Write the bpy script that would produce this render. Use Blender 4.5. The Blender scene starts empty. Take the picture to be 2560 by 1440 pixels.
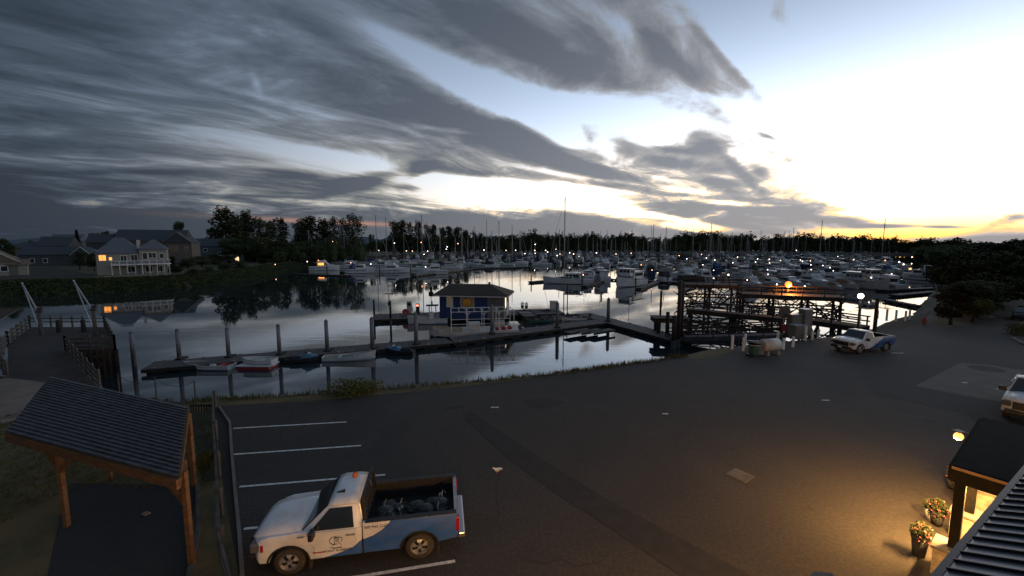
import bpy, bmesh, math, random
from mathutils import Vector, Matrix
R = math.radians
scene = bpy.context.scene
COL = scene.collection

# ---------------------------------------------------------------- camera
EYE = 8.75
PITCH = 6.02
cam_data = bpy.data.cameras.new('camera')
cam_data.sensor_width = 36
cam_data.lens = 36 * 1024 / 2560
cam_data.clip_start = 0.1
cam_data.clip_end = 6000
cam = bpy.data.objects.new('camera', cam_data)
COL.objects.link(cam)
cam.location = (0, 0, EYE)
cam.rotation_euler = (R(90 - PITCH), 0, 0)
scene.camera = cam

# ---------------------------------------------------------------- render settings
scene.view_settings.view_transform = 'Standard'
scene.view_settings.look = 'None'
scene.view_settings.exposure = 0.0
scene.view_settings.gamma = 1.0
scene.cycles.use_denoising = True
scene.cycles.max_bounces = 6
scene.cycles.sample_clamp_indirect = 4.0
SUN_AZ = 46.0     # degrees to the right of straight ahead (+Y)

# ---------------------------------------------------------------- node helper
class N:
    """small expression builder over a node tree"""
    def __init__(s, tree): s.t = tree
    def new(s, typ, **kw):
        n = s.t.nodes.new(typ)
        for k, v in kw.items(): setattr(n, k, v)
        return n
    def put(s, sock, v):
        if isinstance(v, (int, float)): sock.default_value = v
        elif isinstance(v, (tuple, list)):
            sock.default_value = tuple(v) if len(v) == len(sock.default_value) else tuple(v) + (1,)
        else: s.t.links.new(v, sock)
    def m(s, op, a, b=None, c=None, clamp=False):
        n = s.new('ShaderNodeMath', operation=op, use_clamp=clamp)
        for i, v in enumerate((a, b, c)):
            if v is not None: s.put(n.inputs[i], v)
        return n.outputs[0]
    def add(s, a, b): return s.m('ADD', a, b)
    def sub(s, a, b): return s.m('SUBTRACT', a, b)
    def mul(s, a, b): return s.m('MULTIPLY', a, b)
    def div(s, a, b): return s.m('DIVIDE', a, b)
    def ss(s, v, lo, hi, a=0.0, b=1.0):
        n = s.new('ShaderNodeMapRange', interpolation_type='SMOOTHSTEP')
        s.put(n.inputs[0], v); s.put(n.inputs[1], lo); s.put(n.inputs[2], hi); s.put(n.inputs[3], a); s.put(n.inputs[4], b)
        return n.outputs[0]
    def mix(s, f, a, b, mode='MIX'):
        n = s.new('ShaderNodeMix', data_type='RGBA', blend_type=mode)
        s.put(n.inputs[0], f); s.put(n.inputs[6], a); s.put(n.inputs[7], b)
        return n.outputs[2]
    def xyz(s, x, y, z):
        n = s.new('ShaderNodeCombineXYZ')
        s.put(n.inputs[0], x); s.put(n.inputs[1], y); s.put(n.inputs[2], z)
        return n.outputs[0]
    def noise(s, vec, scale, detail=4, rough=0.5, dist=0.0, ntype=None):
        n = s.new('ShaderNodeTexNoise')
        if vec is not None: s.put(n.inputs['Vector'], vec)
        s.put(n.inputs['Scale'], scale); s.put(n.inputs['Detail'], detail)
        s.put(n.inputs['Roughness'], rough); s.put(n.inputs['Distortion'], dist)
        return n.outputs[0]
    def sx(s, vec, i):
        p = s.new('ShaderNodeSeparateXYZ'); s.put(p.inputs[0], vec); return p.outputs[i]
    def gauss(s, x, y, cx, cy, wx, wy, ang=0.0):
        """soft ellipse in direction space: 1 at its centre, 0 far away"""
        ca, sa = math.cos(R(ang)), math.sin(R(ang))
        dx, dy = s.sub(x, cx), s.sub(y, cy)
        p = s.div(s.add(s.mul(dx, ca), s.mul(dy, sa)), wx)
        q = s.div(s.sub(s.mul(dy, ca), s.mul(dx, sa)), wy)
        return s.m('EXPONENT', s.mul(s.add(s.mul(p, p), s.mul(q, q)), -1.0))

# ---------------------------------------------------------------- sky
world = bpy.data.worlds.new('World')
scene.world = world
world.use_nodes = True
def build_sky(tree):
    tree.nodes.clear()
    n = N(tree)
    out = n.new('ShaderNodeOutputWorld')
    bg = n.new('ShaderNodeBackground')
    tree.links.new(bg.outputs[0], out.inputs[0])
    tc = n.new('ShaderNodeTexCoord')
    sep = n.new('ShaderNodeSeparateXYZ')
    tree.links.new(tc.outputs['Generated'], sep.inputs[0])
    x, y, z = sep.outputs
    az = n.mul(n.m('ARCTAN2', x, y), 57.2958)
    el = n.mul(n.m('ARCSINE', z), 57.2958)
    elp = n.m('MAXIMUM', el, 0.0)
    da = n.sub(az, SUN_AZ)
    # light of the clear air: strongest over the place where the sun went down
    q = n.add(n.m('POWER', n.div(da, 57.0), 2.0), n.m('POWER', n.div(elp, 17.5), 2.0))
    glow = n.m('EXPONENT', n.mul(q, -1.0))
    low = n.m('EXPONENT', n.mul(n.m('POWER', n.div(elp, 9.0), 2.0), -1.0))
    near = n.m('EXPONENT', n.mul(n.m('POWER', n.div(da, 40.0), 2.0), -1.0))
    sky_l = n.add(0.27, n.mul(glow, 2.3))
    lowest = n.m('EXPONENT', n.mul(n.m('POWER', n.div(elp, 2.3), 2.0), -1.0))
    nish = n.new('ShaderNodeTexSky', sky_type='NISHITA')
    nish.sun_disc = False
    nish.sun_elevation = R(1.2)
    nish.sun_rotation = R(SUN_AZ)
    nish.ozone_density = 3.0
    blue = n.mix(n.m('MINIMUM', glow, 1.0), (0.72, 0.92, 1.24), (1.0, 1.05, 1.1))
    warm = n.mix(near, (1.15, 0.98, 0.74), n.mix(lowest, (1.20, 0.88, 0.44), (1.30, 0.62, 0.10)))
    tint = n.mix(low, blue, warm)
    clear = n.new('ShaderNodeVectorMath', operation='SCALE')
    tree.links.new(tint, clear.inputs[0]); n.put(clear.inputs['Scale'], n.mul(sky_l, n.sub(1.0, n.mul(lowest, 0.50))))
    nscale = n.new('ShaderNodeVectorMath', operation='SCALE')
    tree.links.new(nish.outputs[0], nscale.inputs[0]); nscale.inputs['Scale'].default_value = 0.03
    base = n.mix(1.0, clear.outputs[0], nscale.outputs[0], 'ADD')
    # cloud decks: a plane overhead, streaks running towards the sunset
    zz = n.add(n.m('MAXIMUM', z, 0.0), 0.075)
    px_, py_ = n.div(x, zz), n.div(y, zz)
    A = R(43.5)
    u = n.sub(n.mul(px_, math.cos(A)), n.mul(py_, math.sin(A)))    # across the streaks
    v = n.add(n.mul(px_, math.sin(A)), n.mul(py_, math.cos(A)))    # along them
    warp = n.mul(n.sub(n.noise(n.xyz(n.mul(u, 0.35), n.mul(v, 0.22), 3.0), 1.0, 3), 0.5), 1.5)
    uw = n.add(u, warp)
    n1 = n.noise(n.xyz(n.mul(uw, 0.95), n.mul(v, 0.36), 1.7), 1.0, 7, 0.60, 0.9)
    n2 = n.noise(n.xyz(n.mul(uw, 3.0), n.mul(v, 1.45), 9.1), 1.0, 8, 0.64, 0.7)
    n3 = n.noise(n.xyz(n.div(az, 9.0), n.div(el, 1.9), 4.4), 1.0, 6, 0.62, 0.6)
    w2 = n.ss(az, -32.0, 8.0, 0.30, 0.52)
    wisp = n.add(n.add(n.mul(n1, 0.60), n.mul(n2, w2)), n.mul(n.sub(0.52, w2), 0.5))
    # big deck left of a line that points at the sunset
    deck = n.ss(uw, -1.05, 0.15, 1.0, 0.0)
    wisp = n.add(n.mul(wisp, n.ss(el, 1.5, 5.0)), n.mul(0.56, n.ss(el, 1.5, 5.0, 1.0, 0.0)))
    cov = n.add(n.sub(n.mul(deck, 0.25), 0.06), wisp)
    g = lambda *a: n.gauss(az, el, *a)
    # cloud masses and openings, by compass direction and height
    plus = [(-4.7, 27.1, 6.8, 1.26, -21.8, 0.22), (7.4, 22.7, 8.3, 1.64, -23.0, 0.25), (2.6, 26.0, 5.9, 1.29, -28.8, 0.08), (20.4, 21.8, 9.1, 1.03, -41.6, 0.22), (25.7, 21.4, 7.3, 0.59, -48.3, 0.22), (29.9, 20.7, 5.6, 0.49, -59.4, 0.16), (31.8, 23.9, 2.5, 1.3, -59.0, 0.12), (3.5, 16.3, 3.2, 0.58, -27.9, 0.28), (10.2, 14.1, 1.6, 0.87, -38.9, 0.24), (24.4, 12.2, 2.9, 1.36, -38.1, 0.26), (20.8, 11.8, 2.9, 0.47, -9.2, 0.3), (21.8, 10.1, 4.3, 0.66, -11.9, 0.3), (29.0, 8.1, 4.2, 0.49, -48.0, 0.24), (26.0, 7.6, 2.3, 0.51, -16.1, 0.38), (14.9, 12.7, 2.1, 0.95, -21.9, 0.26), (-18.0, 8.6, 5.6, 0.97, 17.5, 0.3), (-12.6, 9.5, 1.9, 0.99, 30.6, 0.34), (-13.5, 7.5, 3.1, 0.52, -6.2, 0.34), (-20.9, 7.8, 2.9, 0.59, 2.9, 0.25), (33.2, 3.9, 4.3, 0.5, -2.5, 0.44), (29.5, 5.4, 3.4, 0.37, -8.6, 0.3), (42.0, 1.9, 2.8, 0.24, -1.7, 0.46), (46.2, 1.7, 1.3, 0.15, -1.8, 0.4), (48.4, 0.4, 4.2, 0.33, 2.5, 0.42), (50.2, 9.6, 1.5, 1.27, 61.7, 0.3), (-1.6, 14.8, 22.3, 1.69, -21.6, 0.2), (9.2, 10.4, 15.0, 1.31, -17.7, 0.2), (-23.2, 19.8, 15.8, 1.52, -17.8, 0.1), (-41.4, 18.1, 8.3, 1.84, -7.0, 0.06), (26.0, 15.4, 1.4, 0.8, -34.3, 0.1), (31.2, 12.3, 1.3, 0.24, -27.0, 0.25), (-29.0, 8.4, 4.6, 0.37, -2.1, 0.14), (-41.6, 7.3, 5.5, 0.27, 6.4, 0.12), (-47.5, 2.7, 10.1, 0.66, 2.9, 0.1), (6.6, 2.8, 16.4, 1.19, -4.3, 0.16), (-4.4, 9.2, 8.1, 0.63, -7.0, 0.16), (50.1, 2.2, 1.4, 0.49, 20.9, 0.28), (37.7, 2.7, 2.8, 0.34, -5.8, 0.3), (30.6, 8.5, 0.9, 0.49, -35.2, 0.2)]
    minus = [(-2.7, 19.8, 13.4, 1.41, -21.8, 0.22), (24.7, 24.6, 7.3, 2.14, -44.7, 0.16), (11.4, 27.5, 8.0, 1.0, -27.1, 0.1), (29.8, 21.8, 7.0, 2.05, -51.2, 0.08), (7.5, 14.7, 6.4, 1.45, -24.5, 0.2), (14.4, 26.1, 2.7, 1.72, -54.5, 0.14), (-9.5, 21.9, 9.7, 0.92, -23.1, 0.16), (-35.7, 12.1, 9.0, 0.58, -3.2, 0.08), (-43.9, 15.1, 6.9, 0.43, -1.6, 0.06), (-28.5, 16.1, 7.9, 0.39, -8.5, 0.07), (29.0, 14.8, 5.4, 0.86, -31.1, 0.35), (-19.9, 10.4, 9.5, 0.88, -4.4, 0.16), (-2.2, 7.0, 11.0, 1.38, -4.6, 0.95), (8.7, 5.6, 10.3, 0.79, -11.6, 0.85), (2.7, 7.7, 8.8, 0.63, -8.1, 0.4), (18.1, 4.0, 7.1, 0.31, -11.5, 0.5), (24.0, 2.1, 3.7, 0.4, -4.2, 0.5), (-24.5, 10.7, 13.3, 1.42, -3.6, 0.13), (-32.1, 9.0, 7.8, 0.4, 2.2, 0.07), (-14.5, 23.2, 14.9, 1.54, -23.3, 0.1), (-2.7, 19.3, 8.8, 1.7, -21.9, 0.36), (9.1, 17.7, 10.6, 1.28, -13.1, 0.4), (17.8, 15.1, 7.5, 2.72, -13.8, 0.36), (42.2, 14.7, 14.5, 7.97, -12.6, 0.4), (44.3, 5.5, 8.5, 2.66, -5.3, 0.36), (10.8, 8.8, 9.0, 0.41, -9.4, 0.26), (11.9, 7.3, 7.4, 0.41, -8.4, 0.34), (23.3, 6.6, 5.6, 0.48, -11.1, 0.3), (26.5, 5.2, 5.4, 0.33, -9.1, 0.2), (-9.8, 8.4, 3.2, 0.73, -8.4, 0.34), (-7.0, 14.7, 6.4, 0.29, -5.6, 0.12), (41.7, 1.3, 6.8, 0.57, -1.2, 0.3), (6.5, 13.8, 3.2, 1.09, -29.0, 0.2), (-30.8, 17.8, 1.1, 0.42, -72.5, 0.08), (14.4, 10.0, 6.2, 0.39, -16.9, 0.15)]
    fp = 0.0
    for p in plus: fp = n.m('MULTIPLY_ADD', g(*p[:5]), p[5], fp)
    for p in minus: fp = n.m('MULTIPLY_ADD', g(*p[:5]), -p[5], fp)
    ragged = n.add(n.mul(n3, 0.9), n.mul(n2, 0.9))
    cov = n.add(cov, n.mul(fp, n.add(0.25, n.mul(ragged, 0.85))))
    cov = n.add(cov, n.mul(n.sub(ragged, 0.9), 0.16))
    # layered low cloud along the horizon
    lowband = n.mul(n.ss(el, 2.6, 5.6, 1.0, 0.0), n.ss(n.add(az, n.mul(el, 2.0)), 22.0, 40.0, 1.0, 0.0))
    cov = n.add(cov, n.mul(lowband, n.add(-0.10, n.mul(n3, 0.62))))
    cov = n.add(cov, n.mul(n.mul(n.ss(el, 4.0, 9.0, 1.0, 0.0), n.sub(n3, 0.5)), 0.75))
    cov = n.add(cov, n.mul(g(50.0, 0.9, 7.0, 0.9, -3), 0.34))
    dens = n.ss(cov, 0.52, 0.72)
    thick = n.ss(cov, 0.60, 0.90)
    # cloud colour: slate away from the sunset, greyer and warmer towards it
    cglow = n.m('EXPONENT', n.mul(n.add(n.m('POWER', n.div(da, 52.0), 2.0), n.m('POWER', n.div(elp, 30.0), 2.0)), -1.0))
    lowwide = n.mul(n.m('EXPONENT', n.mul(n.m('POWER', n.div(n.sub(el, 8.0), 5.0), 2.0), -1.0)), n.ss(az, -48.0, -14.0))
    cthin = n.mix(cglow, n.mix(lowwide, (0.125, 0.172, 0.240), (0.38, 0.38, 0.33)), (0.62, 0.58, 0.56))
    cthick = n.mix(cglow, (0.038, 0.058, 0.088), (0.31, 0.32, 0.355))
    cl = n.mix(thick, cthin, cthick)
    rim = n.mul(n.mul(n.mul(dens, n.sub(1.0, dens)), 4.0), n.mul(low, n.ss(az, -22.0, 12.0)))
    # far left end of the sky is the night side
    night = n.ss(az, -62.0, -12.0, 0.56, 1.0)
    # scattered bright light shows through thin cloud
    col = n.mix(n.mul(dens, 0.97), base, cl)
    col = n.mix(n.mul(rim, 0.75), col, (1.05, 0.66, 0.30))
    col = n.mix(n.mul(n.mul(g(-25.0, 2.9, 10.0, 0.28, -1.5), n.ss(n3, 0.30, 0.55)), 0.85), col, (0.62, 0.33, 0.24))
    dark = n.new('ShaderNodeVectorMath', operation='SCALE')
    tree.links.new(col, dark.inputs[0]); n.put(dark.inputs['Scale'], night)
    below = n.mix(n.ss(el, -2.0, -0.2), (0.02, 0.025, 0.03), dark.outputs[0])
    tree.links.new(below, bg.inputs[0])
    bg.inputs[1].default_value = 1.0
build_sky(world.node_tree)
world.cycles.sampling_method = 'MANUAL'
world.cycles.sample_map_resolution = 512

# the last of the sunlight, almost gone behind the western trees
sun_data = bpy.data.lights.new('sun', 'SUN')
sun_data.energy = 0.03
sun_data.angle = R(4)
sun_data.color = (1.0, 0.62, 0.35)
sun = bpy.data.objects.new('sun', sun_data)
COL.objects.link(sun)
sun.rotation_euler = (R(88.8), 0, R(-SUN_AZ + 180))

# ---------------------------------------------------------------- materials
def pm(name, c1, c2=None, scale=3.0, rough=0.6, metal=0.0, bump=0.0, bscale=None, detail=5, lo=0.35, hi=0.65, stretch=None, emit=None, estr=0.0, spec=None, coord='Object'):
    """procedural material: two base colours mixed by noise, optional bump from a finer noise"""
    mt = bpy.data.materials.new(name)
    mt.use_nodes = True
    n = N(mt.node_tree)
    b = mt.node_tree.nodes['Principled BSDF']
    tc = n.new('ShaderNodeTexCoord').outputs[coord]
    if stretch:
        mp = n.new('ShaderNodeMapping'); n.put(mp.inputs[0], tc); mp.inputs['Scale'].default_value = stretch; tc = mp.outputs[0]
    if c2 is not None:
        f = n.ss(n.noise(tc, scale, detail, 0.6), lo, hi)
        n.put(b.inputs['Base Color'], n.mix(f, c1, c2))
    else:
        n.put(b.inputs['Base Color'], c1)
    n.put(b.inputs['Roughness'], rough)
    n.put(b.inputs['Metallic'], metal)
    if spec is not None: b.inputs['Specular IOR Level'].default_value = spec
    if bump:
        bp = n.new('ShaderNodeBump'); bp.inputs['Strength'].default_value = bump; bp.inputs['Distance'].default_value = 0.03
        n.put(bp.inputs['Height'], n.noise(tc, bscale or scale * 6, 5, 0.6)); mt.node_tree.links.new(bp.outputs[0], b.inputs['Normal'])
    if emit:
        n.put(b.inputs['Emission Color'], emit); b.inputs['Emission Strength'].default_value = estr
        mt.cycles.emission_sampling = 'NONE'
    return mt

M = {}
def asphalt_mat():
    mt = bpy.data.materials.new('asphalt'); mt.use_nodes = True
    n = N(mt.node_tree); b = mt.node_tree.nodes['Principled BSDF']
    tc = n.new('ShaderNodeTexCoord').outputs['Object']
    broad = n.ss(n.noise(tc, 0.09, 5, 0.62, .6), 0.36, 0.66)
    grit = n.noise(tc, 9.0, 6, 0.85)
    blot = n.ss(n.noise(tc, 0.9, 6, 0.7, .8), 0.60, 0.72)
    c = n.mix(broad, (0.029, 0.0262, 0.0235), (0.042, 0.0375, 0.033))
    c = n.mix(n.mul(blot, 0.75), c, (0.015, 0.014, 0.0135))
    pale = n.ss(n.noise(n.xyz(n.mul(N.sx(n, tc, 0), .35), N.sx(n, tc, 1), 0.0), 0.55, 6, 0.7, 1.2), 0.58, 0.74)
    c = n.mix(n.mul(pale, 0.6), c, (0.054, 0.050, 0.045))
    vo = n.new('ShaderNodeTexVoronoi'); vo.feature = 'DISTANCE_TO_EDGE'; vo.inputs['Scale'].default_value = 0.16
    wv = n.new('ShaderNodeVectorMath', operation='ADD'); nz = n.new('ShaderNodeTexNoise'); n.put(nz.inputs['Vector'], tc); nz.inputs['Scale'].default_value = .8; nz.inputs['Detail'].default_value = 5
    n.put(wv.inputs[0], tc); n.put(wv.inputs[1], nz.outputs['Color']); n.put(vo.inputs['Vector'], wv.outputs[0])
    crack = n.mul(n.ss(vo.outputs['Distance'], 0.0, 0.007, 1.0, 0.0), n.ss(n.noise(tc, 0.13, 2), .50, .60))
    c = n.mix(n.mul(crack, 0.65), c, (0.012, 0.011, 0.011))
    c = n.mix(0.5, c, n.mix(n.ss(grit, 0.25, 0.75), (0.0, 0.0, 0.0), (1, 1, 1)), 'OVERLAY')
    n.put(b.inputs['Base Color'], c); b.inputs['Roughness'].default_value = 0.88; b.inputs['Specular IOR Level'].default_value = 0.35
    bp = n.new('ShaderNodeBump'); bp.inputs['Strength'].default_value = .5; bp.inputs['Distance'].default_value = .02; n.put(bp.inputs['Height'], grit); mt.node_tree.links.new(bp.outputs[0], b.inputs['Normal'])
    return mt
M['asphalt'] = asphalt_mat()
M['asphalt_old'] = pm('asphalt', (0.036, 0.034, 0.032), (0.052, 0.048, 0.044), 0.35, 0.86, bump=0.5, bscale=22)
M['asphalt_patch'] = pm('asphalt_patch', (0.0115, 0.011, 0.011), (0.019, 0.0175, 0.0165), 2.4, 0.9, bump=0.5, bscale=22)
M['concrete'] = pm('concrete', (0.14, 0.135, 0.125), (0.10, 0.095, 0.09), 1.1, 0.9, bump=0.3)
M['concrete_pad'] = pm('concrete_pad', (0.085, 0.078, 0.064), (0.062, 0.058, 0.048), 0.9, 0.9, bump=0.3)
M['road_paint'] = pm('road_paint', (0.62, 0.62, 0.60), (0.38, 0.38, 0.37), 6, 0.7)
M['grass'] = pm('dry_grass', (0.105, 0.076, 0.030), (0.055, 0.052, 0.020), 0.8, 0.95, bump=1.0, bscale=14)
M['lawn'] = pm('lawn', (0.030, 0.040, 0.014), (0.055, 0.052, 0.022), 0.12, 0.95, bump=0.8, bscale=3)
M['gravel'] = pm('dark_gravel', (0.010, 0.013, 0.015), (0.024, 0.028, 0.030), 22, 0.95, bump=0.9, bscale=60)
M['path'] = pm('path', (0.20, 0.15, 0.115), (0.13, 0.105, 0.085), 0.5, 0.9, bump=0.3)
M['rock'] = pm('rock', (0.030, 0.032, 0.030), (0.085, 0.082, 0.072), 1.2, 0.9, bump=1.0)
M['soil'] = pm('soil', (0.028, 0.024, 0.014), (0.014, 0.016, 0.008), 0.6, 0.95, bump=0.8)
M['timber'] = pm('weathered_timber', (0.075, 0.068, 0.060), (0.04, 0.036, 0.032), 2.5, 0.85, bump=0.5, stretch=(1, 1, .3))
M['deck'] = pm('dock_planks', (0.085, 0.078, 0.075), (0.05, 0.047, 0.045), 1.5, 0.8, bump=0.4)
M['dark_timber'] = pm('dark_timber', (0.022, 0.016, 0.012), (0.010, 0.008, 0.007), 2.0, 0.85, bump=0.4)
M['pier_deck'] = pm('pier_planks', (0.042, 0.034, 0.028), (0.022, 0.019, 0.017), 0.8, 0.85, bump=0.4)
M['wharf_timber'] = pm('wharf_timber', (0.036, 0.021, 0.014), (0.015, 0.010, 0.008), 1.0, 0.85, bump=0.4)
M['pile'] = pm('grey_pile', (0.14, 0.15, 0.165), (0.085, 0.092, 0.105), 1.6, 0.75, bump=0.3, stretch=(3, 3, .4))
M['pile_wet'] = pm('wet_pile', (0.012, 0.014, 0.014), (0.03, 0.032, 0.03), 2.2, 0.6)
M['cedar'] = pm('cedar_beam', (0.15, 0.070, 0.022), (0.09, 0.042, 0.015), 2.5, 0.7, stretch=(1, 1, 4))
M['rubber'] = pm('rubber', (0.018, 0.018, 0.018), (0.035, 0.028, 0.022), 4, 0.85)
M['tyre'] = pm('tyre', (0.045, 0.036, 0.026), (0.025, 0.022, 0.018), 6, 0.9)
M['black'] = pm('black_plastic', (0.012, 0.012, 0.014), None, rough=0.5)
M['steel'] = pm('steel', (0.42, 0.42, 0.43), (0.30, 0.30, 0.31), 5, 0.42, metal=0.6)
M['white'] = pm('white_gelcoat', (0.56, 0.56, 0.56), (0.44, 0.44, 0.44), 0.5, 0.35)
M['offwhite'] = pm('offwhite', (0.46, 0.45, 0.42), (0.38, 0.37, 0.35), 1.5, 0.6)
M['white_paint'] = pm('white_paint', (0.72, 0.72, 0.70), (0.55, 0.55, 0.53), 3, 0.6)
M['navy'] = pm('navy_gelcoat', (0.012, 0.022, 0.07), (0.02, 0.03, 0.09), 1, 0.3)
M['hull_green'] = pm('green_gelcoat', (0.02, 0.06, 0.045), (0.03, 0.075, 0.06), 1, 0.35)
M['hull_red'] = pm('red_gelcoat', (0.30, 0.018, 0.018), (0.22, 0.02, 0.02), 2, 0.45)
M['canvas_blue'] = pm('blue_canvas', (0.02, 0.04, 0.13), (0.03, 0.055, 0.17), 3, 0.9)
M['canvas_green'] = pm('green_canvas', (0.02, 0.07, 0.05), (0.03, 0.10, 0.07), 3, 0.9)
M['canvas_tan'] = pm('tan_canvas', (0.28, 0.21, 0.13), (0.20, 0.15, 0.10), 3, 0.9)
M['canvas_black'] = pm('black_canvas', (0.015, 0.016, 0.02), (0.03, 0.03, 0.035), 3, 0.9)
M['canvas_red'] = pm('maroon_canvas', (0.14, 0.02, 0.02), (0.09, 0.015, 0.015), 3, 0.9)
M['glass'] = pm('dark_glass', (0.012, 0.018, 0.024), None, rough=0.08, spec=0.8)
M['alu'] = pm('mast_alloy', (0.24, 0.24, 0.25), (0.16, 0.16, 0.17), 0.4, 0.5, metal=0.2)
M['lamp_white'] = pm('lamp_white', (1, 1, 1), None, emit=(1.0, 0.84, 0.72), estr=8)
M['lamp_warm'] = pm('lamp_warm', (1, .7, .4), None, emit=(1.0, 0.36, 0.09), estr=9)
M['lamp_pink'] = pm('lamp_pink', (1, .7, .6), None, emit=(1.0, 0.50, 0.34), estr=6)
M['lamp_blue'] = pm('lamp_blue', (.7, .8, 1), None, emit=(0.75, 0.82, 1.0), estr=9)
M['window_warm'] = pm('lit_window', (.6, .4, .2), None, emit=(1.0, 0.40, 0.08), estr=2.4)
M['window_white'] = pm('lit_window_white', (.8, .7, .5), None, emit=(1.0, 0.66, 0.34), estr=1.6)
M['lens_red'] = pm('red_lens', (0.30, 0.008, 0.008), None, rough=0.25)
M['lens_orange'] = pm('orange_lens', (0.62, 0.10, 0.01), None, rough=0.3)
M['lens_clear'] = pm('clear_lens', (0.10, 0.10, 0.11), None, rough=0.12)
M['chrome'] = pm('chrome', (0.55, 0.55, 0.56), None, rough=0.28, metal=0.9)

def leafm(name, a, b, s=0.5):
    return pm(name, a, b, s, 0.9, spec=0.2)
M['leaf_dark'] = leafm('dark_foliage', (0.020, 0.030, 0.013), (0.044, 0.056, 0.020))
M['leaf_pale'] = leafm('pale_foliage', (0.040, 0.050, 0.026), (0.075, 0.085, 0.045))
M['leaf_red'] = leafm('russet_foliage', (0.042, 0.018, 0.010), (0.026, 0.022, 0.010))
M['leaf_bush'] = leafm('bush_foliage', (0.085, 0.080, 0.018), (0.042, 0.050, 0.014), 2)
M['conifer'] = leafm('conifer_foliage', (0.012, 0.018, 0.012), (0.024, 0.032, 0.018))
M['bark'] = pm('bark', (0.05, 0.035, 0.026), (0.028, 0.02, 0.015), 3, 0.95)
M['petal'] = pm('petals', (0.34, 0.03, 0.04), (0.46, 0.16, 0.17), 14, 0.8, lo=.45, hi=.5)

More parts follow.
